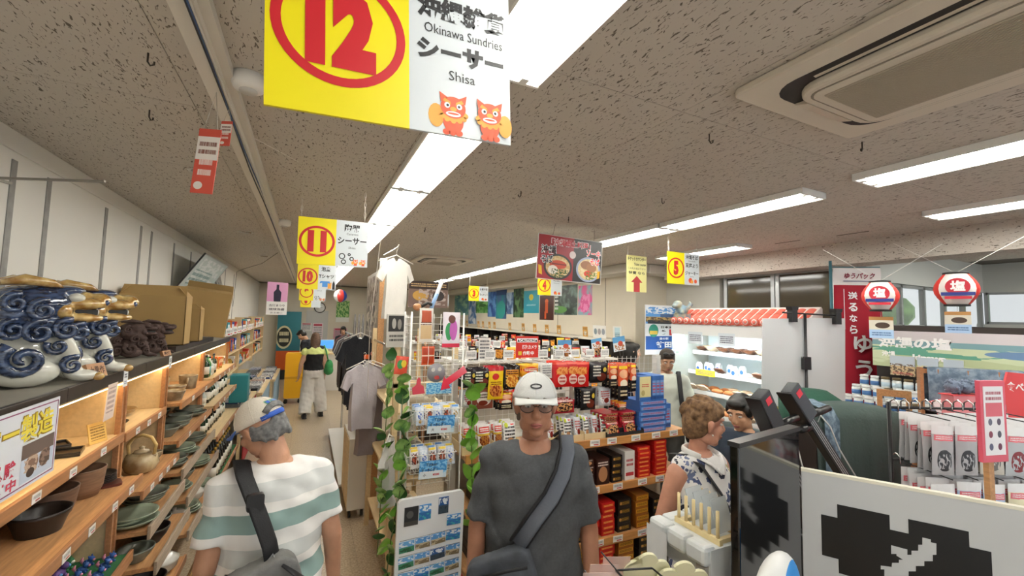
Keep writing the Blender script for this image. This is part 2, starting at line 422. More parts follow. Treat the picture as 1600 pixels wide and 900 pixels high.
for (x, y, rz, lb) in ((4.25, 3.05, 0, 'single fluorescent light near the beam, above the bread chiller'), (4.2, .3, 0, 'short fluorescent light by the beam at the right edge'),
                       (6.6, 1.2, PI/2, 'fluorescent light in the side hall above the red lanterns'), (7.6, .2, PI/2, 'fluorescent light deep in the side hall')):
    copy_tree(FIX, (x, y, H-.003), rz, lb)['group'] = 'stray ceiling lights'
# =============== air conditioners ===============
ACW = mat('aircon plastic', 'd8cfbf', .5); ACG = mat('aircon grille', 'a89d8b', .6); DK = mat('dark gap', '2a2826', .6)
def rrect(cx, cy, w, h, r, n=5):
    pts = []
    for (sx, sy, a0) in ((1, 1, 0), (-1, 1, PI/2), (-1, -1, PI), (1, -1, 3*PI/2)):
        for i in range(n+1):
            a = a0+PI/2*i/n; pts.append((cx+sx*(w/2-r)+r*math.cos(a), cy+sy*(h/2-r)+r*math.sin(a)))
    return pts
def aircon(x, y, w, l, label, slats):
    t = thing('air_conditioner', label, 'air conditioner', (x, y, H-.003), group='ceiling air conditioners')
    MB().prism(rrect(0, 0, w, l, .03), -.028, 0, ax='z').build('outer_panel', ACW, t, bevel=.006)
    MB().prism(rrect(0, 0, w-.16, l-.16, .1), -.0285, -.02, ax='z').build('air_gap', DK, t)
    MB().prism(rrect(0, 0, w-.27, l-.26, .09), -.055, -.02, ax='z').build('inner_panel', ACW, t, bevel=.012)
    MB().prism(rrect(0, 0, w-.33, l-.32, .05), -.0565, -.05, ax='z').build('grille_seam', mat('aircon seam', '8d8476', .7), t)
    MB().prism(rrect(0, 0, w-.345, l-.335, .045), -.059, -.05, ax='z').build('grille_frame', ACW, t)
    g = MB().box(-w/2+.21, w/2-.21, -l/2+.2, l/2-.2, -.0605, -.05).build('grille', ACG, t)
    sl = MB().box(0, .0045, -l/2+.2, l/2-.2, -.064, -.06).mesh('slat', mat('aircon slat', 'bcb19f', .5))
    k = int((w-.42)/slats)
    for i in range(k): put(sl, 'slat', g, (-w/2+.2125+i*slats, 0, 0))
    for sx in (-1, 1):
        MB().prism([(sx*(w/2-.125), -.03), (sx*(w/2-.082), -.0255), (sx*(w/2-.084), -.022), (sx*(w/2-.125), -.026)], -l/2+.22, l/2-.22).build('louvre', mat('aircon louvre', 'cfc5b4', .4), t)
        fl_ = MB().prism([(sx*(l/2-.128), -.05), (sx*(l/2-.085), -.036), (sx*(l/2-.082), -.03), (sx*(l/2-.128), -.034)], -w/2+.24, w/2-.24, ax='x').build('louvre', MATS['aircon louvre'], t)
    return t
aircon(1.76, .42, .77, 1.22, 'large cream cassette air conditioner with a fine grille, close to the camera', .0095)
aircon(1.82, 6.35, .8, .8, 'small cassette air conditioner far down the shop ceiling', .02)
# =============== cable trunking, detectors, downlights, hooks ===============
tr = thing('cable_trunking', 'white cable trunking with wires running along the ceiling over the aisle', 'trunking', (-.33, 0, H-.003))
MB().box(-.045, .02, Y0, 13, -.05, 0).build('channel', mat('trunking paint', 'e3ded4', .6), tr)
MB().box(.02, .05, Y0, 13, -.03, 0).build('lip', MATS['trunking paint'], tr)
for k, (dx, cc) in enumerate(((.0, '2b2f38'), (.008, '3d5a86'), (.016, 'dedad2'))):
    pts = [(dx+.004*math.sin(i*.9+k*2), -2+i*.4, -.056-.004*math.sin(i*1.7+k)) for i in range(38)]
    MB().tube(pts, .0035, 5).build('wire', mat('wire '+cc, cc, .5), tr)
for k, (x, y, lb) in enumerate(((-.235, 1.78, 'white round detector beside the trunking, near'), (-.235, 4.5, 'white round detector beside the trunking, above the number 11 sign'))):
    t = thing('ceiling_detector', lb, 'detector', (x, y, H-.003), group='round detectors')
    MB().lathe([(.055, 0), (.055, -.035), (.048, -.05), (.03, -.055), (.0, -.056)][::-1], 20).build('housing', mat('detector plastic', 'efece6', .4), t)
    MB().lathe([(.03, -.0605), (.03, -.052)], 16).build('sensor', mat('detector sensor', 'cfccc6', .4), t)
def downlight(x, y, lb):
    t = thing('downlight', lb, 'light', (x, y, H-.003), group='recessed downlights')
    MB().lathe([(.04, -.003), (.075, -.006), (.078, -.0005), (.04, -.0005)], 24).build('rim', mat('downlight rim', 'c9c4ba', .3, metal=.5), t)
    MB().lathe([(.055, -.009), (.062, -.004)], 20).build('reflector', mat('downlight steel', 'a9a69f', .15, metal=1), t)
downlight(-.63, 3.18, 'recessed steel downlight over the left wall, nearest'); downlight(-.65, 5.39, 'recessed steel downlight over the left wall, second'); downlight(-.65, 7.6, 'recessed steel downlight over the left wall, third')
hookm = MB().tube([(0,0,0), (0,0,-.03), (.008,0,-.042), (.018,0,-.036), (.018,0,-.026)], .003, 6).mesh('ceiling_hook', mat('dark hook', '4a443c', .5, metal=.5))
for i, (x, y, lb) in enumerate(((-.527, 1.78, 'over the blue lion statues'), (-.66, 2.3, 'nearer the left wall'), (-.36, 3.0, 'by the trunking'), (1.27, 2.55, 'in mid ceiling, left'), (1.95, 3.0, 'above the noodle poster'), (2.2, 2.2, 'by the right light row'),
                                (1.62, 1.33, 'in front of the large air conditioner'), (2.3, 1.05, 'right of the large air conditioner'), (1.0, 4.1, 'by the far air conditioner'))):
    tag(put(hookm, 'ceiling_hook', None, (x, y, H-.002), (0, 0, i)), 'small dark ceiling hook '+lb, 'hook', 'ceiling hooks')
sc = MB().box(0, .012, 0, .26, -.004, 0).mesh('ceiling_slot', mat('dark slot', '6d655a', .8))
for (x, y, lb) in ((4.5, 2.62, 'left'), (4.55, 2.05, 'right')): tag(put(sc, 'ceiling_slot', None, (x, y, H-.002)), 'thin dark slot in the ceiling before the beam, %s one' % lb, 'slot', 'ceiling slots')
# =============== hanging signs ===============
YEL = mat('sign yellow', 'ecdc08', .4); SWH = mat('sign white', 'd2d8dc', .35); RED = mat('sign red', 'c8202a', .4); BLK = mat('print black', '17171a', .5)
GREY = mat('print grey', '5b5e66', .5); ORG = mat('print orange', 'e4572e', .5); GOLD = mat('print gold', 'e9a23b', .5); PWH = mat('print white', 'fafafa', .5); PINK = mat('print pink', 'f3a9b4', .5)
CHAIN = mat('chain metal', 'cfcbc2', .3, metal=.7)
def chain(parent, x, z0, z1):
    c = MB(); n = max(2, int((z1-z0)/.03)); dz = (z1-z0)/n
    for i in range(n):
        zc = z0+(i+.5)*dz; a = i % 2
        pts = []
        for k in range(8):
            t = 2*PI*k/8; u = .006*math.cos(t); w = dz*.62*math.sin(t)
            pts.append((x+(u if a else 0), 0 if a else u, zc+w))
        c.tube(pts, .0016, 4, closed=True)
    return c.build('chain', CHAIN, parent)
def lion_print(m, cx, cz, s, y, flip=1):
    """flat cartoon of a guardian lion-dog for a sign: materials 0 orange-red, 1 gold, 2 white, 3 black"""
    q = lambda dx, dz: (cx+flip*dx*s, cz+dz*s)
    m.use(1); m.disc(*q(-.42, -.12), .2*s, y, 16, rz=.3*s)
    m.use(0); m.disc(*q(.02, -.22), .27*s, y-.0002, 18, rz=.3*s)
    for dx in (-.16, .0, .17): m.disc(*q(dx, -.5), .1*s, y-.0003, 12, rz=.08*s)
    m.use(1); m.disc(*q(.02, -.02), .36*s, y-.0004, 20, rz=.2*s)
    for i in range(7): a = PI+PI*i/6; m.disc(*q(.02+.33*math.cos(a), -.03+.17*math.sin(a)), .07*s, y-.0005, 10)
    m.use(0); m.disc(*q(.02, .14), .33*s, y-.0006, 24, rz=.28*s)
    m.poly([q(-.3, .25), q(-.34, .5), q(-.12, .38)], y-.0006); m.poly([q(.34, .25), q(.38, .5), q(.16, .38)], y-.0006)
    m.use(1); m.poly([q(-.26, .28), q(-.04, .2), q(-.06, .28), q(-.2, .36)], y-.0008); m.poly([q(.3, .28), q(.08, .2), q(.1, .28), q(.24, .36)], y-.0008); m.disc(*q(.02, .1), .09*s, y-.0008, 12, rz=.06*s)
    m.use(2)
    for dx in (-.14, .18): m.disc(*q(dx, .18), .075*s, y-.001, 12)
    m.disc(*q(.02, -.03), .2*s, y-.001, 16, rz=.07*s)
    m.use(3)
    for dx in (-.13, .17): m.disc(*q(dx, .18), .035*s, y-.0012, 10)
    m.use(0); m.disc(*q(.02, -.02), .15*s, y-.0012, 14, rz=.025*s)
def number_sign(num, x, y, z, w, h, lines, label, rz=0, tilt=0, art=None, chains=True, split=.53):
    t = thing('hanging_number_sign', label, 'sign', (x, y, z), rot=(0, tilt, rz), group='numbered hanging signs')
    MB().box(-w/2, -w/2+w*split, -.003, .003, -h, 0).build('yellow_panel', YEL, t); MB().box(-w/2+w*split, w/2, -.003, .003, -h, 0).build('white_panel', SWH, t)
    yy = -.0036; cx = -w/2+w*split/2; cz = -h*.5; r = min(w*split, h)*.47
    MB().ring(cx, cz, r, r*.145, yy, 48, rz=r*.95).build('number_ring', RED, t)
    MB().text(num, cx, cz, w=r*(1.05 if len(num) > 1 else .62), h=r*1.32, y=yy-.0004, bold=.075).build('number', RED, t)
    lt = MB(); x1 = -w/2+w*split; mw = w*(1-split)
    for (s_, u, v, ww, hh, bo) in lines: lt.text(s_, x1+mw*u, -h*v, w=mw*ww, h=h*hh, y=yy, bold=bo)
    lt.build('lettering', BLK, t)
    if art:
        a = MB(); art(a, x1, mw, h, yy); a.build('picture', [ORG, GOLD, PWH, BLK], t)
    if chains:
        for dx in (-w*.46, w*.44): chain(t, dx, 0, H-z-.01)
    return t
def lions(a, x1, mw, h, yy):
    lion_print(a, x1+mw*.4, -h*.86, mw*.37, yy); lion_print(a, x1+mw*.78, -h*.86, mw*.37, yy-.002, -1)
number_sign('12', .121, .75, 2.675, .425, .305,
            [('沖縄雑貨', .52, .22, .9, .15, .05), ('Okinawa Sundries', .53, .355, .78, .06, .0), ('シーサー', .5, .49, .86, .13, .05), ('Shisa', .5, .625, .26, .06, .0)],
            'large near hanging sign with red number 12 and シーサー lettering', rz=0, tilt=-.045, art=lions)
def pots(a, x1, mw, h, yy):
    a.use(3)
    for (u, v, r) in ((.2, .78, .1), (.42, .74, .05), (.5, .83, .07), (.25, .9, .08)): a.ring(x1+mw*u, -h*v, mw*r, mw*.03, yy, 16)
    lion_print(a, x1+mw*.62, -h*.9, mw*.2, yy); lion_print(a, x1+mw*.86, -h*.9, mw*.2, yy)
number_sign('11', .132, 3.0, 2.652, .425, .305, [('陶器', .5, .16, .5, .17, .03), ('Ceramics', .5, .29, .36, .045, 0), ('シーサー', .5, .44, .9, .15, .03), ('Shisa', .5, .59, .22, .045, 0)],
            'hanging sign with red number 11 and 陶器 lettering above the aisle', tilt=-.012, rz=0, art=pots)
def shirts(a, x1, mw, h, yy):
    a.use(3); a.poly([(x1+mw*.8, -h*.98), (x1+mw*.94, -h*.98), (x1+mw*.94, -h*.75), (x1+mw*.87, -h*.62), (x1+mw*.8, -h*.75)], yy)
    a.use(1); a.poly([(x1+mw*.55, -h*.95), (x1+mw*.75, -h*.95), (x1+mw*.75, -h*.7), (x1+mw*.55, -h*.7)], yy)
s10 = number_sign('10', .085, 5.6, 2.62, .425, .305, [('泡盛', .4, .18, .5, .18, .03), ('Tシャツ', .45, .47, .85, .16, .03)], 'hanging sign with red number 10 and Tシャツ lettering, below number 11', art=shirts, rz=.03)
MB().poly([(.06, -.27), (.12, -.27), (.12, -.22), (.15, -.23), (.14, -.2), (.04, -.2), (.03, -.23), (.06, -.22)], -.0045).build('shirt_print', mat('print blue', '4a90d9', .5), s10)
number_sign('9', .07, 8.3, 2.55, .425, .305, [('海産物', .45, .2, .7, .18, .03), ('Seafood', .45, .4, .4, .06, 0)], 'hanging sign with red number 9 further down the aisle', art=pots, rz=.05)
number_sign('8', .06, 10.9, 2.46, .425, .305, [('菓子', .45, .2, .7, .18, .03)], 'farthest hanging sign, red number 8, in the aisle row', rz=.03)
def noodles(a, x1, mw, h, yy):
    a.use(0); a.disc(x1+mw*.4, -h*.86, mw*.13, yy, 12); a.disc(x1+mw*.75, -h*.88, mw*.1, yy, 12); a.use(1); a.disc(x1+mw*.5, -h*.9, mw*.09, yy-.0004, 12)
number_sign('5', 3.3, 3.02, 2.71, .425, .31, [('沖縄そば', .5, .12, .85, .14, .02), ('豆腐よう', .5, .38, .85, .14, .02), ('ジャーキー', .5, .63, .9, .13, .02), ('Soba noodle', .5, .24, .5, .035, 0), ('Jerky', .5, .74, .3, .035, 0)], 'hanging sign with red number 5 and 沖縄そば lettering over the candy shelves', art=noodles)
number_sign('4', 3.32, 5.6, 2.69, .425, .305, [('泡盛', .5, .2, .6, .15, .02), ('Awamori', .5, .36, .5, .05, 0)], 'hanging sign with red number 4 half behind the noodle poster', art=noodles)
number_sign('3', 3.16, 8.2, 2.66, .425, .305, [('お菓子類', .5, .2, .85, .16, .02), ('Snacks', .5, .36, .5, .05, 0), ('ちんすこう', .5, .55, .85, .15, .02)], 'hanging sign with red number 3 before the poster wall', art=noodles)
number_sign('2', 3.15, 10.9, 2.6, .425, .305, [('紅芋', .5, .25, .7, .2, .02)], 'farthest hanging sign of the right row, red number 2')
# noodle poster
t = thing('hanging_food_poster', 'hanging red and black poster of two noodle bowls, 沖縄郷土料理', 'poster', (2.18, 3.3, 2.79), rot=(.03, .03, -.02))
w, h = .70, .41
MB().box(-w/2, w/2, -.003, .003, -h, 0).build('board', mat('poster edge', 'd9d6cf', .4), t)
MB().poly([(-w/2+.006, -h+.006), (.03, -h+.006), (.03, -.006), (-w/2+.006, -.006)], -.0036).build('red_half', mat('poster red', 'a31522', .35), t)
MB().poly([(.03, -h+.006), (w/2-.006, -h+.006), (w/2-.006, -.006), (.03, -.006)], -.0036).build('black_half', mat('poster black', '1c1715', .35), t)
b = MB().disc(-.13, -.285, .15, -.004, 32, rz=.118).build('bowl_print', mat('bowl dark', '2b2421', .4), t)
MB().disc(-.13, -.285, .128, -.0042, 32, rz=.1).build('soup_print', mat_print('soup one', 'c9a46a', [('o', .5, .6, .35, .2, 'c9472a'), ('o', .3, .35, .2, .2, 'f0e6d8'), ('n', .6, .2, .35, .2, '3f5a25'), ('r', .55, .62, .3, .03, '7a2417')], base2='e0c896', nscale=7), t)
MB().disc(.2, -.28, .135, -.004, 32, rz=.118).build('bowl_print', mat('bowl blue', '9fa9c4', .4), t)
MB().disc(.2, -.28, .115, -.0042, 32, rz=.1).build('soup_print', mat_print('soup two', 'd9c08c', [('o', .4, .7, .28, .2, '9c6a4a'), ('o', .65, .6, .25, .22, 'a8744f'), ('o', .5, .3, .2, .15, 'd8402f'), ('n', .7, .2, .3, .2, '5f7a35')], base2='e8d8ae', nscale=7), t)
MB().text('「沖縄郷土料理」', 0.0, -.06, w=.43, h=.07, y=-.0048, bold=.05).build('title_halo', PWH, t)
MB().text('「沖縄郷土料理」', 0.0, -.06, w=.42, h=.06, y=-.0052, bold=.02).build('lettering', mat('poster title', 'c8283a', .4), t)
MB().text('沖縄', -.235, -.135, w=.17, h=.085, y=-.0045, bold=.07).text('そば', -.25, -.225, w=.13, h=.08, y=-.0045, bold=.07).text('ソーキ', .25, -.125, w=.17, h=.075, y=-.0045, bold=.07).text('そば', .27, -.2, w=.12, h=.075, y=-.0045, bold=.07).build('lettering_halo', PWH, t)
MB().text('沖縄', -.235, -.135, w=.16, h=.075, y=-.005, bold=.02).text('そば', -.25, -.225, w=.12, h=.07, y=-.005, bold=.02).build('lettering', BLK, t)
MB().text('ソーキ', .25, -.125, w=.16, h=.065, y=-.005, bold=.02).text('そば', .27, -.2, w=.11, h=.065, y=-.005, bold=.02).build('lettering', mat('poster hot red', 'e3222c', .4), t)
MB().disc(.02, -.16, .035, -.0046, 20).build('seal_print', mat('seal pale', 'e9d9d4', .5), t)
MB().poly([(-.325, -.36), (-.29, -.37), (-.3, -.29), (-.335, -.28)], -.0046).poly([(.3, -.36), (.33, -.35), (.335, -.28), (.305, -.29)], -.0046).build('flag_print', mat('poster flag', 'e9b21c', .5), t)
MB().tube([(-.2, 0, 0), (-.19, -.02, H-2.79)], .0015, 4).tube([(.25, 0, 0), (.25, 0, H-2.79)], .0015, 4).build('wire', DK, t)
# ticket counter sign
t = thing('hanging_ticket_sign', 'narrow pale yellow hanging sign with a red arrow, チケットカウンター', 'sign', (3.41, 3.8, 2.785))
MB().box(-.148, .148, -.002, .002, -.42, 0).build('board', mat('pale yellow sheet', 'e6e29a', .4), t)
MB().text('チケットカウンター', 0, -.04, w=.27, h=.045, y=-.003, bold=.03).text('特賣 なら', 0, -.2, w=.24, h=.035, y=-.003, bold=.02).text('Ticket counter', .05, -.1, w=.18, h=.03, y=-.003, bold=.02).text('この先お進み下さい', 0, -.15, w=.26, h=.025, y=-.003).build('lettering', BLK, t)
MB().poly([(-.045, -.42), (.045, -.42), (.045, -.31), (.085, -.31), (0, -.235), (-.085, -.31), (-.045, -.31)], -.003).build('arrow', mat('arrow red', 'b8343a', .5), t)
for dx in (-.13, .13): chain(t, dx, 0, H-2.785-.01)
# pink bottle sign and small red tags hanging from the trunking
t = thing('hanging_bottle_sign', 'pink hanging sign with a dark bottle over the left shelves', 'sign', (-.36, 6.3, 2.42), rot=(0, 0, .25), group='small hanging tags')
MB().box(-.12, .12, -.002, .002, -.42, 0).build('board', mat('pink sheet', 'e9a9d6', .4), t)
MB().poly([(-.12, -.42), (.12, -.42), (.12, -.25), (-.12, -.25)], -.003).build('text_panel', PWH, t)
MB().poly([(-.04, -.25), (.04, -.25), (.045, -.13), (.015, -.09), (.015, -.03), (-.015, -.03), (-.015, -.09), (-.045, -.13)], -.0032).text('古酒まつり', 0, -.3, w=.18, h=.03, y=-.0035, bold=.02).text('琉球泡盛', 0, -.35, w=.18, h=.03, y=-.0035, bold=.02).text('お土産に', 0, -.395, w=.14, h=.02, y=-.0035).build('lettering', mat('print navy', '2a2340', .5), t)
MB().cyl((0, 0, 0), (0, 0, H-2.42-.052), .0015, n=4).build('string', CHAIN, t)
for (x, y, z, w, h, rz, lb) in ((-.352, 1.85, 2.70, .085, .24, -.5, 'red and white price tag hanging from the trunking, larger'), (-.325, 1.98, 2.79, .05, .1, -.6, 'small red tag behind the larger one on the trunking')):
    t = thing('hanging_price_tag', lb, 'tag', (x, y, z), rot=(0, .08, rz), group='red tags on the trunking')
    MB().box(-w/2, w/2, -.001, .001, -h, 0).build('card', mat_print('red tag print', 'dc5a48', [('r', .5, .7, .5, .18, 'f4ece4'), ('t', .5, .7, .4, .12, '8a5a50'), ('t', .5, .4, .3, .16, 'f6e0d8'), ('o', .3, .12, .2, .06, 'f4ece4')]), t)
    MB().tube([(-w*.3, 0, 0), (0, 0, H-z-.06), (w*.3, 0, 0)], .0012, 4).build('string', CHAIN, t)
# wires strung across the ceiling
for i, (pts, lb) in enumerate((([(-.27, 2.35, H-.03), (-.09, 2.65, H-.012)], 'thin white cord tied from the trunking to the ceiling'), ([(.45, 3.1, H-.05), (.47, 3.3, 2.6), (.5, 3.9, 1.9), (.52, 4.0, 1.3)], 'white cord hanging from the aisle light down the rack'),
                               ([(-1.0, 7.5, 2.1), (-.98, 7.5, 2.62), (-.9, 7.45, 2.66), (-.6, 6.8, 2.7), (-.39, 6.4, 2.82)], 'dark cable bent from the left shelves up to the trunking'))):
    tag(MB().tube(pts, .0028 if i else .0018, 5).build('cord', mat('cord white', 'e9e6df', .5) if i < 2 else DK), lb, 'cord')
# =============== left wall display shelves ===============
WOOD = mat('honey wood', 'c39262', .45, noise=.18, nscale=6, stretch=(14, 1.2, 14)); WOODD = mat('orange wood edge', 'b07d54', .45, noise=.15, nscale=6, stretch=(14, 1.2, 14))
PALEW = mat('pale wood', 'e0c79a', .5, noise=.08, nscale=5, stretch=(10, 1, 10)); RAIL = mat('weathered rail wood', 'ab9a86', .5, noise=.2, nscale=8, stretch=(20, 1.5, 20))
BOARD = mat('dark laminate', '3a322d', .35, noise=.2, nscale=9); SHTOP = mat('grey shelf top', '8f8b80', .5, noise=.06)
BACKP = mat('beige back panel', 'dcc8a6', .7, noise=.04); STEEL = mat('slotted steel', '6a6a68', .4, metal=.6); GRN = mat('green cloth', '2f6b3f', .9, bump=.2)
TAGM = mat_print('price tag print', 'f4f2ee', [('t', .5, .6, .38, .18, '4a4a52'), ('r', .62, .22, .25, .08, 'c23a3a')])
TAGX = mat_print('price tag print side', 'f4f2ee', [('t', .5, .6, .38, .18, '4a4a52'), ('r', .62, .22, .25, .08, 'c23a3a')], axes='YZ')
WARM = mat('warm shelf strip', 'ffd9a0', .4, emit=9)
tagx = MB().box(0, .002, -.03, .03, -.035, 0).mesh('price_tag', TAGX)
FX = -.88
def unit(label, y0, y1, shelves, top=None, back=True):
    """one bay: shelves = (z, front x, material, lip height, tags)"""
    u = thing('display_shelf_unit', label, 'shelf', (0, 0, 0), group='wall display shelves')
    if back: MB().box(X0+.002, X0+.02, y0, y1, .05, 1.64).build('back_panel', BACKP, u)
    for y, dy in ((y0+.012, 0), (y1-.012, -.02)):
        MB().box(X0+.05, FX-.02, y-.01, y+.01, .0, 1.62).build('side_panel', PALEW, u)
        MB().box(FX-.02, FX+.004, y-.01+dy, y+.01+dy, .0, 1.62).build('post', WOODD, u)
        y = y+.06 if dy == 0 else y
        p = MB().box(X0+.02, X0+.045, y-.05, y-.02, .05, 1.62).build('upright', STEEL, u)
        sl = MB()
        for i in range(50): sl.box(X0+.0445, X0+.0455, y-.04, y-.03, .1+i*.03, .118+i*.03)
        sl.build('slots', DK, p)['kind'] = 'stuff'
    for (z, fx, m, lip, tags) in shelves:
        s_ = MB().box(X0+.02, fx, y0+.025, y1-.025, z-.022, z).build('shelf', m, u)
        l_ = MB().box(fx, fx+.016, y0+.01, y1-.01, z-.045, z-.045+lip).build('lip', RAIL if lip > .06 else WOODD, s_, bevel=.003)
        for k in range(tags):
            put(tagx, 'price_tag', s_, (fx+.0165, y0+.1+(k+.5)*(y1-y0-.2)/tags+random.uniform(-.03, .03), z-.005), (random.uniform(-.06, .06), 0, 0))
    return u
unit('wooden wall shelf bay with brown and black pots, nearest the camera', 1.35, 3.06, [(1.36, FX, PALEW, .05, 5), (1.13, -.785, WOOD, .05, 7), (.72, -.80, GRN, .06, 4), (.4, -.8, WOOD, .05, 3)])
unit('wooden wall shelf bay with the bamboo-handled teapot', 3.07, 3.84, [(1.345, FX, PALEW, .05, 3), (1.02, -.785, WOOD, .05, 4), (.80, -.74, WOOD, .075, 0), (.60, -.70, WOOD, .075, 0), (.3, -.7, WOOD, .05, 0)])
unit('wooden wall shelf bay with speckled mugs', 3.85, 5.05, [(1.36, -.80, WOOD, .05, 2), (1.09, -.80, WOOD, .05, 2), (.86, -.76, WOOD, .075, 0), (.66, -.72, WOOD, .075, 0), (.42, -.7, WOOD, .075, 0)])
unit('wooden wall shelf bay with green glass bottles', 5.06, 6.5, [(1.37, -.80, PALEW, .05, 4), (1.1, -.78, PALEW, .05, 4), (.8, -.74, PALEW, .05, 3), (.35, -.72, GRN, .05, 3)])
# continuous top board with its light strip
tb = thing('top_shelf_board', 'long dark laminated top shelf board above the left display', 'shelf')
MB().box(X0+.002, FX-.012, 1.3, 6.5, 1.665, 1.70).build('board', SHTOP, tb)
for y0, y1 in ((1.3, 2.4), (2.402, 3.35), (3.352, 4.6), (4.602, 6.5)): MB().box(FX-.012, FX+.006, y0, y1, 1.645, 1.705).build('front_edge', BOARD, tb, bevel=.003)
MB().box(FX-.05, FX-.014, 1.4, 6.4, 1.63, 1.664).build('lamp_housing', PALEW, tb)
MB().box(FX-.045, FX-.02, 1.45, 6.35, 1.622, 1.63).build('light_strip', WARM, tb)
# ---- guardian lions
BLUEG = mat('blue glaze', '1b2740', .12, col2='3f5276', nscale=14, stretch=(1, 1, 3), coat=1); WHG = mat('white glaze', 'd3d2c6', .12, noise=.05, coat=1); GOLDG = mat('amber glaze', 'a5793a', .12, col2='d6b878', nscale=10, coat=1)
CLAYB = mat('dark brown clay', '4f3b35', .7, noise=.2, nscale=30, bump=.4, bscale=90)
def lion(name, label, loc, rz, s, mats, group, big=True):
    W_, B_, G_ = mats; t = thing(name, label, 'statue', loc, rz, group); t.scale = (s, s, s)
    m = MB()
    m.ball((0, -.14, .27), (.25, .27, .27)); m.ball((0, .04, .34), (.18, .18, .28)); m.ball((0, .09, .44), (.17, .14, .16))
    for x in (-.13, .13):
        m.tube([(x, .12, .42), (x*1.05, .2, .26), (x*1.08, .23, .06)], [.1, .08, .072], 12); m.ball((x*1.08, .31, .055), (.095, .13, .06)); m.ball((x*1.5, -.1, .12), (.1, .24, .13))
    put(remesh(m, .022, 5, 'body', W_), 'body', t)
    m = MB(); m.ball((0, -.02, .75), (.28, .27, .21)); m.ball((0, -.06, .58), (.28, .27, .19)); m.ball((0, .08, .5), (.22, .18, .1)); m.ball((0, .17, .9), (.2, .14, .055)); m.ball((0, -.12, .82), (.2, .2, .12))
    m.ball((-.2, -.2, .66), (.08, .12, .1)); m.ball((.2, -.2, .66), (.08, .12, .1))
    put(remesh(m, .022, 4, 'head', B_), 'head', t)
    for sx in (-1, 1):
        curls = ((.24*sx, .13, .52, .1), (.27*sx, -.06, .5, .11), (.25*sx, -.22, .52, .1), (.27*sx, -.05, .7, .1), (.25*sx, -.22, .76, .09), (.15*sx, .25, .49, .09))
        for (x, y, z, r) in curls if big else curls[1:5:3]:
            MB().tube(spiral((x, y, z), r, 1.5, 'x', 20, .03*sx, a0=1.2), [.035*(1-.6*i/19) for i in range(20)], 8).build('mane_curl', B_, t)
        for (x, y, z, r, a0) in ((.255*sx, -.14, .25, .15, 2.2), (.19*sx, .2, .17, .085, 1.0), (.215*sx, .08, .36, .075, 2.6)):
            MB().tube(spiral((x, y, z), r, 1.4, 'x', 22, .05*sx, a0=a0), [.05*(1-.65*i/21)*(r/.12) for i in range(22)], 8).build('leg_curl', B_, t)
        MB().tube([(.15*sx, -.3, .95), (.17*sx, -.16, .985), (.16*sx, .02, .96), (.13*sx, .1, .93)], [.035, .075, .06, .02], 10, flat=(.7, 1)).build('ear', G_, t)
        MB().ball((.14*sx, .2, .83), (.075, .075, .05)).build('eye', W_, t)
        MB().ball((.1*sx, .44, .79), (.045, .035, .035)).build('nostril', B_, t)
        for k in range(3): MB().ball((.145*sx-.05+.05*k, .41, .04), (.03, .05, .04)).build('claw', G_, t)
    m = MB(); m.ball((0, .28, .775), (.22, .22, .075)); m.ball((0, .27, .63), (.21, .2, .06)); m.ball((0, .42, .81), (.14, .1, .085)); m.ball((0, .1, .7), (.275, .12, .13)); m.ball((0, .3, .85), (.07, .1, .05))
    put(remesh(m, .016, 3, 'muzzle', G_), 'muzzle', t)
    m = MB()
    for i in range(6): m.ball((-.11+.044*i, .405-.01*abs(i-2.5), .69), (.017, .017, .03), 6, 5)
    m.build('teeth', W_, t)
    MB().box(-.13, .13, .1, .38, .665, .715).build('mouth', DK, t)
    m = MB(); m.ball((0, -.42, .18), (.23, .17, .18)); m.tube([(0, -.34, .2), (0, -.44, .3), (0, -.42, .44), (0, -.36, .56), (0, -.34, .68)], [.19, .18, .14, .1, .02], 12)
    put(remesh(m, .022, 4, 'tail', B_), 'tail', t)
    for sx in (-1, 1):
        for (y, z, r) in ((-.42, .2, .17), (-.4, .44, .09)):
            MB().tube(spiral((.2*sx if r > .1 else .12*sx, y, z), r, 1.6, 'x', 20, .05*sx, a0=.5), [.045*(1-.6*i/19) for i in range(20)], 8).build('tail_curl', B_, t)
    return t
lion('guardian_lion', 'blue, white and amber glazed guardian lion, front one of the pair on the top shelf', (-1.05, 2.57, 1.706), -.95, .45, (WHG, BLUEG, GOLDG), 'glazed lion pair')
lion('guardian_lion', 'blue, white and amber glazed guardian lion, rear one of the pair on the top shelf', (-1.04, 2.90, 1.706), -1.0, .45, (WHG, BLUEG, GOLDG), 'glazed lion pair')
lion('guardian_lion', 'small unglazed dark brown guardian lion, nearer of its pair', (-1.06, 3.80, 1.706), -1.1, .25, (CLAYB,)*3, 'brown lion pair', False)
lion('guardian_lion', 'small unglazed dark brown guardian lion, farther of its pair', (-1.02, 4.06, 1.706), -1.1, .245, (CLAYB,)*3, 'brown lion pair', False)
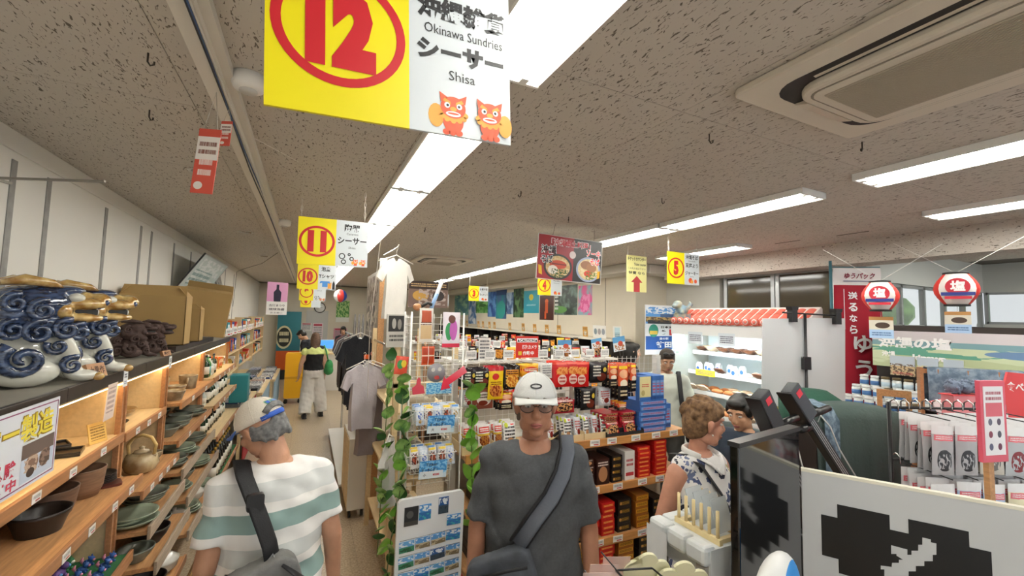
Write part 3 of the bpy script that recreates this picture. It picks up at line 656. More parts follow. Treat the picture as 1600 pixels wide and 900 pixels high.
# wooden name plates leaning at the shelf edge
for (x, y, w, h, tx, lb) in ((-.9, 2.75, .1, .07, '大黒作', 'small wooden name plate with burnt lettering before the glazed lions'), (-.9, 3.88, .08, .04, '素焼', 'little wooden block behind a price tag before the brown lions')):
    t = thing('wooden_name_plate', lb, 'name plate', (x, y, 1.70), rot=(-.35, 0, PI/2-.35), group='wooden name plates')
    MB().box(-w/2, w/2, -.008, .012, 0, h).build('block', mat('burnt wood', 'b98a63', .6, noise=.2, nscale=30), t); MB().text(tx, 0, h*.5, w=w*.8, h=h*.6, y=-.0088, bold=.02).build('lettering', mat('burnt ink', '4a2d1d', .7), t)
CARD2 = mat_print('shelf tag print', 'eef0f2', [('t', .5, .68, .32, .16, '2f3340'), ('t', .5, .25, .3, .12, '5a6a90')], axes='YZ')
for (y, lb) in ((3.02, 'white price card clipped to the dark shelf edge under the glazed lions'), (3.86, 'white price card clipped to the dark shelf edge under the brown lions')):
    single(MB().box(0, .002, -.03, .03, -.085, 0), 'price_card', CARD2, lb, 'price tag', (FX+.007, y, 1.70), (0, 0, 0), 'shelf edge cards')
single(MB().box(0, .0015, -.06, .06, -.18, 0), 'paper_notice', mat_print('notice print', 'f2ded0', [('t', .5, .55, .36, .35, 'b89a90')], axes='YZ'), 'pale pink typed notice hanging below the dark shelf edge', 'notice', (FX+.007, 2.86, 1.655), (0, .05, 0))
# workshop poster at the shelf front
t = thing('workshop_poster', 'white poster with yellow シーサー lettering hung on the shelf front at far left', 'poster', (FX+.025, 1.94, 1.55), rot=(0, 0, PI/2))
MB().box(-.36, .345, -.002, .002, -.142, .14).build('sheet', mat('poster sheet', 'e8ecf4', .3), t)
MB().box(-.35, .335, -.0026, -.002, .126, .13).box(-.35, .335, -.0026, -.002, -.132, -.128).box(.331, .335, -.0026, -.002, -.132, .13).build('border', mat('poster border', '8a3a6a', .4), t)
MB().text('シーサー製造', .0, .065, w=.62, h=.1, y=-.0027, bold=.06).build('lettering_shadow', mat('poster ochre', '9a7a1a', .5), t)
MB().text('シーサー製造', .003, .066, w=.61, h=.09, y=-.0031, bold=.02).build('lettering', mat('poster lemon', 'ecd94a', .5), t)
MB().text('絵付け体験', -.06, -.05, w=.3, h=.055, y=-.0031, bold=.03).text('随時受付中', -.05, -.105, w=.3, h=.04, y=-.0031, bold=.03).build('lettering', mat('poster crimson', 'd0405a', .5), t)
MB().poly([(.12, -.122), (.325, -.122), (.325, .01), (.12, .01)], -.0028).build('photo_print', mat_print('lion photo', 'c9d4e6', [('r', .5, .82, .5, .2, '6f5f58'), ('o', .32, .42, .2, .24, '8a6a58'), ('o', .72, .42, .17, .24, '93786a'), ('n', .3, .4, .2, .22, 'c9b09c'), ('n', .72, .4, .17, .22, '5b463c'), ('o', .3, .2, .12, .12, '4a3a34')]), t)
# ---- cardboard boxes on the top shelf
KRAFT = mat('cardboard', 'b0915c', .75, noise=.06, nscale=4); KRAFTD = mat('cardboard inside', '8a6f45', .8)
def carton(label, loc, w, d, h, rz, flaps, tilt=0):
    t = thing('cardboard_box', label, 'box', loc, rot=(0, tilt, rz), group='cardboard boxes on the top shelf')
    MB().box(-w/2, w/2, -d/2, -d/2+.005, 0, h).box(-w/2, w/2, d/2-.005, d/2, 0, h).box(-w/2, -w/2+.005, -d/2, d/2, 0, h).box(w/2-.005, w/2, -d/2, d/2, 0, h).box(-w/2, w/2, -d/2, d/2, 0, .005).build('body', KRAFT, t)
    for (sx, sy, a, ln) in flaps:
        f = MB()
        if sx: f.quad((sx*w/2, -d/2, h), (sx*w/2, d/2, h), (sx*(w/2-ln*math.cos(a)), d/2-.01, h+ln*math.sin(a)), (sx*(w/2-ln*math.cos(a)), -d/2+.01, h+ln*math.sin(a)))
        else: f.quad((-w/2, sy*d/2, h), (w/2, sy*d/2, h), (w/2-.01, sy*(d/2-ln*math.cos(a)), h+ln*math.sin(a)), (-w/2+.01, sy*(d/2-ln*math.cos(a)), h+ln*math.sin(a)))
        o = f.build('flap', KRAFT, t); sm = o.modifiers.new('s', 'SOLIDIFY'); sm.thickness = .004
    return t
single(MB().box(-.2, .2, -.75, .75, 0, .045), 'dark_tray', BOARD, 'low dark tray under the cardboard boxes', 'tray', (-1.12, 4.95, 1.701))
carton('largest cardboard box with open flaps on the top shelf, nearest', (-1.115, 4.42, 1.748), .43, .2, .4, 0, ((0, -1, 1.0, .1), (1, 0, .9, .09), (-1, 0, .9, .09)))
carton('narrow small cardboard box squeezed between two larger ones', (-.99, 4.9, 1.748), .2, .16, .3, 0, ((1, 0, .8, .06), (0, -1, .9, .06)))
carton('tall leaning cardboard box behind the others with dark flap', (-1.0, 5.45, 1.775), .42, .22, .46, .1, ((0, 1, 1.2, .1), (0, -1, .3, .1)), .12)
# framed pictures and sheets leaning at the wall
for i, (y, z, w, h, ry, c1, c2, lb) in enumerate(((6.5, 2.25, 1.5, .5, .55, 'cfdcd9', 'e9f0ee', 'pale framed picture tilting out from the wall above the boxes'), (6.2, 1.703, .45, .42, .45, 'a9c4c6', 'e8efe8', 'pale green sheet in clear wrap leaning on the top shelf'),
                                               (7.4, 1.98, .5, .7, .3, 'd9dad2', 'b8bdb8', 'white board leaning against the wall beyond the boxes'), (8.1, 1.95, .5, .7, .25, 'c6c9c4', '8f9490', 'grey board leaning farther along the wall'), (6.75, 2.05, .4, .45, .08, 'bcd3df', 'ece8b0', 'blue and yellow poster flat on the left wall'))):
    t = thing('leaning_picture', lb, 'picture', (X0+.02+h*math.sin(ry) if ry > .1 else X0+.02, y, z), rot=(0, 0, 0), group='pictures on the left wall')
    L_ = h
    m = MB().box(-.006, .006, -w/2, w/2, 0, L_).xf(Matrix.Rotation(-ry, 4, 'Y') if i else Matrix.Rotation(ry, 4, 'Y'))
    if i == 0: t.location.x = X0+.03
    m.build('board', mat_print('leaning art %d' % i, c1, [('n', .5, .5, .4, .4, c2), ('t', .4, .4, .3, .2, '8fa8a6')], axes='YZ', rough=.15), t)
    fr = MB()
    for (a, b, c, d) in ((-w/2, w/2, 0, .015), (-w/2, w/2, L_-.015, L_), (-w/2, -w/2+.015, 0, L_), (w/2-.015, w/2, 0, L_)): fr.box(-.009, .009, a, b, c, d)
    fr.xf(Matrix.Rotation(-ry, 4, 'Y') if i else Matrix.Rotation(ry, 4, 'Y')).build('frame', mat('grey frame', '8b8f8c', .4), t)
single(MB().box(0, .015, -.1, .1, -.006, .006).box(0, .5, -.006, .006, -.01, .0), 'wall_bracket', mat('bracket metal', '9a968c', .4, metal=.5), 'thin metal bracket arm sticking out from the left wall under the ceiling', 'bracket', (X0+.001, 2.75, 2.62), (0, -.02, -.35))
# ---- pottery
CL1 = mat('brown clay', '6f5443', .6, noise=.2, nscale=12, stretch=(1, 1, 8)); CL2 = mat('warm brown clay', '8a6a52', .6, noise=.2, nscale=12, stretch=(1, 1, 8)); CL3 = mat('black glaze', '2c2521', .35, noise=.3, nscale=10)
CEL = mat('celadon glaze', '8f9a86', .2, noise=.15, nscale=8, coat=.6); SPK = mat('speckled cream glaze', 'a89a80', .35, col2='75664e', nscale=22, coat=.4); GRY = mat('grey green glaze', '6e7468', .2, noise=.25, nscale=8, coat=.6)
WHP = mat('white porcelain', 'dcd9d0', .2, coat=.5); AMB = mat('amber stoneware', '9a7a4e', .35, noise=.3, nscale=10, coat=.4); DGL = mat('dark green glass', '1d3b22', .08, coat=.5); LGL = mat('bright green glass', '3f8f4a', .08, coat=.5); BGL = mat('black bottle glass', '14110f', .08, coat=.6)
def prof_bowl(r, h, wall=.006, foot=.55): return [(r*foot, 0), (r*foot*1.02, h*.06), (r*.82, h*.45), (r*.97, h*.85), (r, h), (r-wall, h), (r*.94-wall, h*.8), (r*.78-wall, h*.42), (r*foot*.8, h*.14), (0.001, h*.12)]
def prof_pot(r, h, wall=.008, foot=.78): return [(r*foot, 0), (r*.9, h*.35), (r*.95, h*.7), (r, h*.97), (r, h), (r-wall, h), (r*.93-wall, h*.7), (r*.88-wall, h*.35), (r*foot*.9, h*.08), (.001, h*.07)]
def prof_plate(r, h): return [(r*.45, 0), (r*.5, h*.15), (r*.85, h*.5), (r, h), (r*.985, h*1.1), (r*.82, h*.72), (r*.5, h*.4), (.001, h*.38)]
def bottle_mesh(name, r, h, m, cap, lab):
    b = MB(); b.lathe([(r*.9, 0), (r, .01), (r, h*.58), (r*.75, h*.68), (r*.34, h*.76), (r*.3, h*.92), (r*.001, h*.93)], 14)
    b.use(1).lathe([(r*.36, h*.9), (r*.36, h), (.001, h)], 10); b.use(2).lathe([(r*1.01, h*.15), (r*1.01, h*.48)], 14)
    return b.mesh(name, [m, cap, lab])
LABW = mat('bottle label white', 'e6e2d6', .5); CAPG = mat('gold foil', 'b08a3a', .3, metal=.7); CAPB = mat('black cap', '1c1c1c', .4); CAPW = mat('white cap', 'e8e8e4', .4)
G1 = 'pots on the near wall shelf'
def pots(specs):
    for (nm, me, x, y, z, lb, grp, *r) in specs: tag(put(me, nm, None, (x, y, z+.001), (0, 0, random.uniform(0, 6)), scale=r[0] if r else None), lb, nm.split('_')[-1], grp)
pl = lambda p, m, n=28: MB().lathe(p, n).mesh('vessel', m)
Z3 = 1.13
pots([('clay_bowl', pl(prof_bowl(.095, .085, .006, .7), CL3), -.93, 2.42, Z3, 'black oval-looking bowl at the front of the near pot shelf', G1),
      ('clay_pot', pl(prof_pot(.10, .11), CL1), -.98, 2.60, Z3, 'wide brown pot just behind the black bowl', G1),
      ('clay_pot', pl(prof_pot(.088, .13, .008, .72), CL2), -.94, 2.80, Z3, 'warm brown pot with ribbed side, third from the front', G1),
      ('clay_bowl', pl(prof_bowl(.12, .12, .008, .75), CL3), -1.2, 2.43, Z3, 'large black bowl at the back left of the near pot shelf', G1),
      ('clay_pot', pl(prof_pot(.115, .15, .009, .8), CL1), -1.14, 2.83, Z3, 'tallest brown pot at the back of the near pot shelf', G1)])
Z2 = 1.36
pots([('clay_bowl', pl(prof_bowl(.08, .09, .005, .6), CL2), -1.02, 2.28, Z2, 'brown bowl behind the workshop poster, nearer one', 'bowls on the upper near shelf'), ('clay_bowl', pl(prof_bowl(.085, .11, .005, .6), CL2), -1.06, 2.48, Z2, 'taller brown bowl beside the workshop poster', 'bowls on the upper near shelf'),
      ('patterned_plate', pl(prof_plate(.11, .04), AMB), -1.08, 3.6, 1.345, 'round brown patterned dish on the upper shelf over the teapot', 'dishes over the teapot'), ('patterned_plate', pl(prof_plate(.07, .02), CL3), -1.0, 3.33, 1.345, 'small black and white dish over the teapot, nearer', 'dishes over the teapot'), ('patterned_plate', pl(prof_plate(.07, .02), WHP), -1.1, 3.42, 1.345, 'small white dish over the teapot, behind the black one', 'dishes over the teapot')])
for k, (x, y, lb) in enumerate(((-1.0, 2.68, 'flat black rectangular tray leaning in the upper near shelf'), (-1.1, 2.82, 'second flat black tray at the upper near shelf back'))):
    single(MB().box(-.09, .09, -.06, .06, 0, .012).box(-.09, .09, -.06, -.054, .012, .02).box(-.09, .09, .054, .06, .012, .02).box(-.09, -.084, -.06, .06, .012, .02).box(.084, .09, -.06, .06, .012, .02), 'lacquer_tray', mat('black lacquer', '221e1e', .25), lb, 'tray', (x, y, Z2+.001), (0, 0, .3*k+.2), 'trays on the upper near shelf', .002)
single(MB().box(-.05, .05, -.002, .002, 0, .1), 'craft_card', mat_print('ochre card', 'd8b060', [('t', .5, .5, .4, .35, '7a5a20')]), 'ochre handwritten card standing at the edge of the upper near shelf', 'card', (FX-.03, 2.86, Z2+.003), (-.2, 0, 1.2))
cupb = pl(prof_pot(.042, .07, .004, .8), CL2); cupd = pl(prof_pot(.042, .06, .004, .8), CL3)
for i, (x, y, z, me, lb) in enumerate(((-1.2, 2.66, Z3, cupb, 'small brown cup behind the wide brown pot'), (-1.24, 2.62, Z2, cupd, 'small black cup at the upper near shelf back, left'), (-1.22, 2.74, Z2, cupb, 'small brown cup at the upper near shelf back, right'), (-1.2, 3.18, 1.345, cupd, 'black cup at the back over the teapot, first'), (-1.2, 3.3, 1.345, cupb, 'brown cup at the back over the teapot, second'), (-1.22, 3.5, 1.345, cupd, 'black cup at the back over the teapot, third'), (-1.22, 3.45, 1.02, cupb, 'brown cup at the wall behind the teapot'), (-1.22, 3.6, 1.02, cupd, 'black cup at the wall right of the teapot'))):
    tag(put(me, 'clay_cup', None, (x, y, z+.001)), lb, 'cup', 'small clay cups')
# stack of black saucers, red tray, wooden ladle
sau = pl(prof_plate(.075, .016), CL3)
for i in range(5): tag(put(sau, 'saucer', None, (-.93, 2.955-.002*i, Z3+.001+.0095*i)), 'black saucer in the stack beside the clear box, %s from the bottom' % nth(i), 'saucer', 'stack of black saucers')
for k, (x, y, lb) in enumerate(((-.99, 2.86, 'red-brown lacquer tray lying behind the warm brown pot'), (-.87, 2.9, 'small red-brown slab dish at the pot shelf edge'))):
    single(MB().prism(rrect(0, 0, .14-.05*k, .1, .02), 0, .012, ax='z'), 'slab_dish', mat('oxblood glaze', '5e2a22', .3, coat=.4), lb, 'dish', (x, y+.02, Z3+.0005), (0, 0, .4), 'red-brown dishes')
t = thing('acrylic_box', 'clear acrylic box with slim wooden spoons at the far end of the pot shelf', 'box', (-1.08, 3.0, Z3+.001))
MB().box(-.09, .09, -.035, -.032, 0, .1).box(-.09, .09, .032, .035, 0, .1).box(-.09, -.087, -.035, .035, 0, .1).box(.087, .09, -.035, .035, 0, .1).box(-.09, .09, -.035, .035, 0, .004).build('case', glassy('clear acrylic', 'f2efe8', .25), t)
sp = MB().tube([(0, -.02, .005), (0, .0, .1), (0, .01, .17)], [.008, .005, .012], 6, flat=(1, .5)).mesh('spoon', WOODD)
for i in range(6): put(sp, 'spoon', t, (-.07+.028*i, 0, .004), (random.uniform(-.15, .15), random.uniform(-.2, .2), 0))
# painted toy lions in the green tray
TOYC = [mat('toy '+c, c, .4) for c in ('5f9fd0', 'e6d83a', 'd88aa0', '3f8f5a', 'c9504a', '7d5aa0', 'e8e4da', '2f5aa0')]
def toy_mesh(k):
    m = MB(); m.ball((0, 0, .018), (.018, .024, .018), 8, 6); m.ball((0, .018, .04), (.016, .015, .015), 8, 6)
    for x in (-.011, .011): m.ball((x, .02, .006), .007, 6, 4); m.ball((x, .012, .055), (.004, .004, .007), 6, 4)
    m.use(1).ball((0, .032, .036), (.01, .006, .007), 6, 4); m.tube([(0, -.022, .015), (0, -.034, .03), (0, -.026, .046)], [.008, .009, .003], 6)
    return m.mesh('toy_lion', [TOYC[k], TOYC[(k+3) % 8]])
TOY = [toy_mesh(k) for k in range(8)]
cn = ['blue', 'yellow', 'pink', 'green', 'red', 'purple', 'white', 'navy']
i = 0
for r in range(5):
    for c in range(9):
        y = 2.38+c*.073+random.uniform(-.012, .012); x = -1.2+r*.085
        k = random.choice([0, 1, 2, 3, 4, 5, 0, 1]) if r < 3 else 7
        tag(put(TOY[k], 'toy_lion', None, (x, y, .7215), (0, 0, -1.5+random.uniform(-.5, .5)), scale=1.15 if r < 3 else .9), '%s toy lion in the green tray, %s row from wall, %s along' % (cn[k], nth(r), nth(c)), 'figurine', 'toy lions in the green tray')
# teapot with bamboo handle
t = thing('teapot', 'cream and brown glazed teapot with a tall bamboo loop handle', 'teapot', (-.885, 3.44, 1.021), 2.85)
MB().lathe([(.045, 0), (.075, .02), (.092, .06), (.08, .105), (.045, .125), (.045, .12), (.001, .12)], 24).build('body', mat('teapot glaze', 'c6b48e', .25, col2='8f7450', nscale=9, coat=.6), t)
MB().lathe([(.044, .124), (.035, .138), (.014, .144), (.012, .15), (.016, .158), (.001, .164)], 20).build('lid', MATS['teapot glaze'], t)
MB().tube([(.075, 0, .05), (.115, 0, .07), (.14, 0, .105)], [.022, .015, .01], 10).build('spout', MATS['teapot glaze'], t)
MB().tube([(.07, 0, .11), (.078, 0, .17), (.05, 0, .215), (0, 0, .23), (-.05, 0, .215), (-.078, 0, .17), (-.07, 0, .11)], .0095, 10).build('handle', mat('bamboo', 'd6b878', .45, noise=.2, nscale=20), t)
for sx in (-1, 1): MB().ball((.07*sx, 0, .105), .014, 8, 6).build('lug', MATS['teapot glaze'], t)
pots([('small_teapot', pl([(.03, 0), (.05, .02), (.058, .045), (.03, .08), (.012, .085), (.012, .1), (.001, .1)], SPK), -.95, 3.2, 1.02, 'small speckled lidded pot left of the big teapot', 'small pots by the teapot'), ('small_teapot', pl([(.03, 0), (.06, .02), (.065, .05), (.03, .09), (.012, .095), (.012, .11), (.001, .11)], AMB), -1.05, 3.33, 1.02, 'dark amber lidded pot behind the big teapot', 'small pots by the teapot'),
      ('tea_cup', pl(prof_bowl(.038, .045), SPK), -.9, 3.63, 1.02, 'speckled tea cup right of the big teapot, nearest', 'tea cups by the teapot'), ('tea_cup', pl(prof_bowl(.038, .045), AMB), -1.0, 3.7, 1.02, 'amber tea cup right of the big teapot, middle', 'tea cups by the teapot'), ('tea_cup', pl(prof_bowl(.036, .05), SPK), -.88, 3.73, 1.02, 'speckled tea cup right of the big teapot, farthest', 'tea cups by the teapot')])
# dishes on the lower rails
dish = pl(prof_plate(.12, .035), CEL, 28); dish2 = pl(prof_plate(.11, .04), GRY, 28); bowl2 = pl(prof_bowl(.09, .07), GRY); bowl3 = pl(prof_bowl(.1, .09), CL3); lidp = MB()
lidp.lathe([(.06, 0), (.09, .03), (.1, .07), (.102, .08), (.06, .11), (.012, .12), (.014, .14), (.001, .142)], 24); LIDP = lidp.mesh('vessel', WHP)
k = 0
for (z, xs_, y0, y1, mm, nm, place) in ((.80, (-.86, -1.1), 3.15, 3.78, (dish, dish2), 'green_dish', 'on rail under teapot'), (.60, (-.82, -1.08), 3.15, 3.78, (bowl2, bowl3), 'glazed_bowl', 'on second rail under teapot'), (.86, (-.88, -1.12), 3.98, 4.95, (dish2, dish), 'green_dish', 'on rail under mugs'),
                                        (.66, (-.84, -1.08), 3.98, 4.95, (dish, bowl2), 'green_dish', 'on second rail under mugs'), (1.09, (-.9, -1.12), 3.98, 4.9, (bowl2, dish2), 'grey_bowl', 'on shelf under mugs'), (.42, (-.82, -1.06), 3.98, 4.95, (LIDP, dish), 'lidded_pot', 'on lowest rail under mugs'), (.3, (-.8, -1.05), 3.15, 3.8, (LIDP, bowl3), 'lidded_pot', 'on bottom board under teapot')):
    n = int((y1-y0)/(.25 if 'dish' in nm else .205))
    for r, x in enumerate(xs_):
        for c in range(n):
            me = mm[(c+r) % 2]; st = 3 if me in (dish, dish2) and r == 0 else 1
            for s_ in range(st):
                tag(put(me, nm, None, (x+random.uniform(-.02, .02), y0+.06+c*(y1-y0)/n, z+s_*.017+.0008)), '%s %s, %s row, %s along%s' % (nm.split('_')[-1], place, ('front', 'back')[r], nth(c), '' if st == 1 else (', ' + ['bottom', 'middle', 'top'][s_]+' of stack')), nm.split('_')[-1], 'glazed ware '+place)
# speckled mugs
def mug():
    t = thing('mug', 'm', 'mug'); MB().lathe(prof_pot(.045, .075, .004, .85), 20).build('body', SPK, t)
    MB().tube([(.04, 0, .06), (.07, 0, .06), (.08, 0, .04), (.068, 0, .02), (.04, 0, .018)], .006, 8).build('handle', SPK, t)
    return t
def wide_mug():
    t = thing('soup_mug', 'm', 'mug'); MB().lathe(prof_bowl(.062, .062, .004, .7), 20).build('body', SPK, t)
    MB().tube([(.05, 0, .05), (.085, 0, .055), (.092, 0, .035), (.075, 0, .02), (.05, 0, .025)], .006, 8).build('handle', SPK, t)
    return t
MG, WM = mug(), wide_mug()
MG['group'] = WM['group'] = 'speckled mugs'
for i, (p, x, y, s_, lb) in enumerate(((WM, -.87, 4.02, 1.15, 'wide speckled soup mug at the front corner of the mug shelf'), (MG, -1.0, 3.98, 1.2, 'speckled mug left of the wide soup mug'), (MG, -1.08, 4.16, 1.3, 'tall speckled mug in the back row of the mug shelf'), (WM, -.92, 4.3, 1.1, 'wide speckled soup mug, second along the shelf edge'),
                                       (MG, -1.05, 4.42, 1.25, 'speckled mug behind the second soup mug'), (MG, -.9, 4.58, 1.5, 'largest speckled mug with straight sides'), (MG, -1.1, 4.66, 1.2, 'speckled mug at the back beyond the largest mug'))):
    o = p if 'm' == p['label'] else copy_tree(p, None)
    o.location = (x, y, 1.361); o.rotation_euler = (0, 0, -2.4+.5*(i % 3)); o.scale = (s_, s_, s_); o['label'] = lb
# bottles and small goods further along
SAKE = [bottle_mesh('bottle', .036, .24, DGL, CAPB, LABW), bottle_mesh('bottle', .034, .22, LGL, CAPW, mat('aqua label', '5fb0b4', .5)), bottle_mesh('bottle', .04, .3, BGL, CAPG, LABW), bottle_mesh('bottle', .034, .2, mat('clear bottle', 'cfd8d4', .1, coat=.4), CAPB, LABW)]
bn = ['dark green', 'bright green', 'black gold-capped', 'clear']
i = 0
for (z, y0, y1, n, ks, place) in ((1.37, 4.8, 5.6, 8, (0, 3, 1, 0, 1), 'on the upper shelf past the mugs'), (1.1, 5.1, 6.4, 12, (3, 0, 3, 2), 'on the second shelf past the mugs'), (.8, 5.12, 6.4, 12, (2, 3, 0), 'on the third shelf past the mugs')):
    for r, x in enumerate((-.88, -1.02, -1.16)):
        for c in range(n):
            if z > 1.3 and y0+c*(y1-y0)/n < 5.1: continue
            k = random.choice(ks); tag(put(SAKE[k], 'bottle', None, (x, y0+.06+c*(y1-y0-.04)/n+random.uniform(-.015, .015), z+.001), (0, 0, random.uniform(0, 6)), scale=random.uniform(.75, 1.0)), '%s bottle %s, %s row from aisle, %s along' % (bn[k], place, nth(r), nth(c)), 'bottle', 'bottles '+place)
for r, x in enumerate((-.77, -.87, -.97, -1.07)):
    for c in range(9):
        tag(put(SAKE[2], 'bottle', None, (x, 5.15+c*.12, .352), (0, 0, random.uniform(0, 6)), scale=1.0), 'black gold-capped wine bottle on green base, %s row from aisle, %s along' % (nth(r), nth(c)), 'bottle', 'wine bottles on the green base')
# boxed goods on the same bay
BX = [mat_print('goods print %d' % i, a, [('r', .5, .6, .35, .18, b), ('t', .5, .3, .35, .15, c)], axes='YZ') for i, (a, b, c) in enumerate((('e9742c', 'f4d8b0', 'a03a10'), ('2f4fa0', 'e8ecf4', 'c9d4ee'), ('3f9fa8', 'e4f2f2', '1f5a60'), ('efeae0', 'b0403a', '5a5a5a'), ('c9a03a', 'f4ecd0', '6a4a10'), ('26262a', 'c9a03a', 'e8e0d0'), ('d84a3a', 'f8e8d8', 'f0d040')))]
gcol = ['orange', 'blue', 'teal', 'white', 'gold', 'black', 'red']
BMESH = [MB().box(-.05, .05, -.045, .045, 0, .13).mesh('gift_box', b) for b in BX]
for (z, x, y0, n, place) in ((1.37, -.95, 5.65, 8, 'on the upper shelf beyond the bottles'), (1.37, -1.1, 5.65, 8, 'at the back of the upper shelf beyond the bottles')):
    for c in range(n):
        k = random.choice((0, 0, 4, 3, 6)); tag(put(BMESH[k], 'gift_box', None, (x, y0+c*.1, z+.001), (0, 0, random.uniform(-.15, .15)), scale=(1, 1, random.uniform(.7, 1.1))), '%s printed gift box %s, %s along' % (gcol[k], place, nth(c)), 'box', 'gift boxes past the bottles')
# crates with lidded pots on the floor by the rails
CR = mat('tan carton', 'b5905a', .8, noise=.06)
for (y, z0, lb) in ((3.35, 0, 'open carton of white plates on the floor by the rails, near'), (3.78, 0, 'open carton of white plates on the floor by the rails, far')):
    t = thing('open_carton', lb, 'box', (-.45, y, 0), group='plate cartons on the floor')
    w, d, h = .3, .4, .32
    MB().box(-w/2, w/2, -d/2, -d/2+.006, 0, h).box(-w/2, w/2, d/2-.006, d/2, 0, h).box(-w/2, -w/2+.006, -d/2, d/2, 0, h).box(w/2-.006, w/2, -d/2, d/2, 0, h).box(-w/2, w/2, -d/2, d/2, 0, .006).build('body', CR, t)
    for sx in (-1, 1): MB().quad((sx*w/2, -d/2, h), (sx*w/2, d/2, h), (sx*(w/2+.05), d/2, h-.1), (sx*(w/2+.05), -d/2, h-.1)).build('flap', CR, t)
    for i in range(5):
        tag(put(dish if i % 2 else pl(prof_plate(.115, .03), WHP), 'white_plate', None, (-.45+random.uniform(-.01, .01), y, .26+.018*i), (.05, 0, 0)), 'plate in the %s floor carton, %s from the bottom' % ('near' if y < 3.5 else 'far', nth(i)), 'plate', 'plates in the floor cartons')
# =============== sweets gondola in the middle ===============
WIRE = mat('white wire', 'e8e6e0', .35, metal=.1); WIREB = mat('black wire', '1d1d1f', .4); CHROME = mat('chrome', 'c8c8c8', .15, metal=1)
def bag_mesh(w, h, t, m, n=8):
    """sealed pillow bag standing in the xz plane, base at z=0"""
    vs = []; fs = []
    for side in (-1, 1):
        for j in range(n+1):
            for i in range(n+1):
                u = i/n*2-1; v = j/n*2-1
                b = max(0, (1-abs(u)**3)*(1-abs(v)**4))**.6
                wr = .004*math.sin(7*u+5*v+side)*b
                vs.append((u*w/2*(1-.05*(1-abs(v))), side*(t/2*b+.0008)+wr, (v+1)/2*h))
    q = (n+1)**2
    for s_ in (0, 1):
        for j in range(n):
            for i in range(n):
                a = s_*q+j*(n+1)+i; f = (a, a+1, a+n+2, a+n+1); fs.append(f if s_ == 0 else f[::-1])
    m_ = MB(); m_.add(vs, fs, True)
    return m_.mesh('bag', m)
def pack(key, base, shapes, **k): return mat_print('pack '+key, base, shapes, rough=.22, **k)
PK = {
 'black': pack('black', '1a1718', [('o', .62, .3, .26, .2, '6b2a1c'), ('t', .35, .6, .2, .3, 'e8e2d4'), ('o', .78, .66, .1, .12, 'e8c84a'), ('r', .5, .95, .5, .05, '2c2628')]),
 'yellow': pack('yellow', 'f2c81c', [('r', .5, .94, .5, .07, 'c21f2a'), ('o', .45, .7, .22, .1, 'd8302a'), ('t', .5, .5, .35, .06, '7a2a10'), ('o', .5, .26, .4, .18, '9a3f1c'), ('n', .5, .26, .4, .18, 'e08a3a')]),
 'blackgold': pack('blackgold', '241a14', [('r', .5, .72, .4, .12, 'd88a1c'), ('t', .5, .72, .36, .09, '3a1208'), ('o', .5, .35, .4, .25, 'c9701c'), ('n', .5, .35, .4, .25, 'f0b84a')]),
 'orange': pack('orange', 'f0a31c', [('o', .5, .55, .42, .22, 'd8301f'), ('t', .5, .55, .36, .12, 'fbeecb'), ('r', .5, .93, .5, .06, 'f6cf4a')]),
 'white': pack('white', 'e6e4de', [('t', .5, .6, .35, .3, '8a8a8c'), ('r', .5, .2, .3, .06, 'b8b8b4')]),
 'red': pack('red', 'cf1d1c', [('o', .5, .64, .32, .17, 'd8702c'), ('n', .5, .64, .3, .15, 'eda050'), ('o', .5, .3, .24, .2, 'f2d4c4'), ('t', .5, .3, .16, .14, 'b8201c'), ('r', .5, .94, .5, .04, 'e8503a')]),
 'brown': pack('brown', '8f4a38', [('o', .55, .5, .36, .32, 'e8dcd0'), ('t', .55, .62, .28, .12, '4a2018'), ('o', .5, .3, .22, .12, '7a2c1c'), ('r', .5, .93, .5, .05, 'a8604a')]),
 'strip': pack('strip', 'd8562c', [('o', .5, .72, .4, .12, 'f0b48a'), ('o', .5, .45, .35, .12, 'f2e2cc'), ('r', .5, .2, .5, .2, '221a18'), ('t', .5, .2, .35, .1, 'e8d8b0'), ('r', .5, .9, .4, .04, 'f2c81c')]),
 'photo': pack('photo', 'e8e4e0', [('r', .5, .78, .4, .12, 'd8453a'), ('t', .5, .78, .34, .08, 'f8f0e8'), ('o', .5, .34, .4, .24, 'b0702c'), ('n', .5, .34, .4, .22, '7a3a18'), ('r', .5, .58, .5, .04, 'e0b83a')]),
 'snow': pack('snow', 'eceae6', [('t', .5, .55, .4, .3, '22201f'), ('o', .22, .88, .14, .1, 'c8d23a'), ('o', .5, .22, .25, .12, 'c08a60'), ('r', .7, .9, .14, .03, 'd8302a')]),
 'shrimp': pack('shrimp', 'b01f2c', [('o', .5, .5, .42, .36, '3a2420'), ('n', .5, .5, .36, .3, 'd89a60'), ('t', .5, .92, .4, .06, 'f4e8d8')]),
 'silver': pack('silver', 'c9ccd0', [('t', .5, .6, .35, .25, 'b8403a'), ('n', .5, .3, .4, .2, 'f2f2f2'), ('o', .6, .3, .2, .15, '8a2a20')]),
}
GY = 2.75
gd = thing('sweets_gondola', 'wooden-shelved gondola of sweets behind the man in grey', 'shelf', (0, 0, 0))
GX0, GX1 = .98, 2.98
for x in (GX0, (GX0+GX1)/2, GX1-.04): MB().box(x, x+.04, 3.0, 3.06, 0, 1.72).build('upright', WIRE, gd)
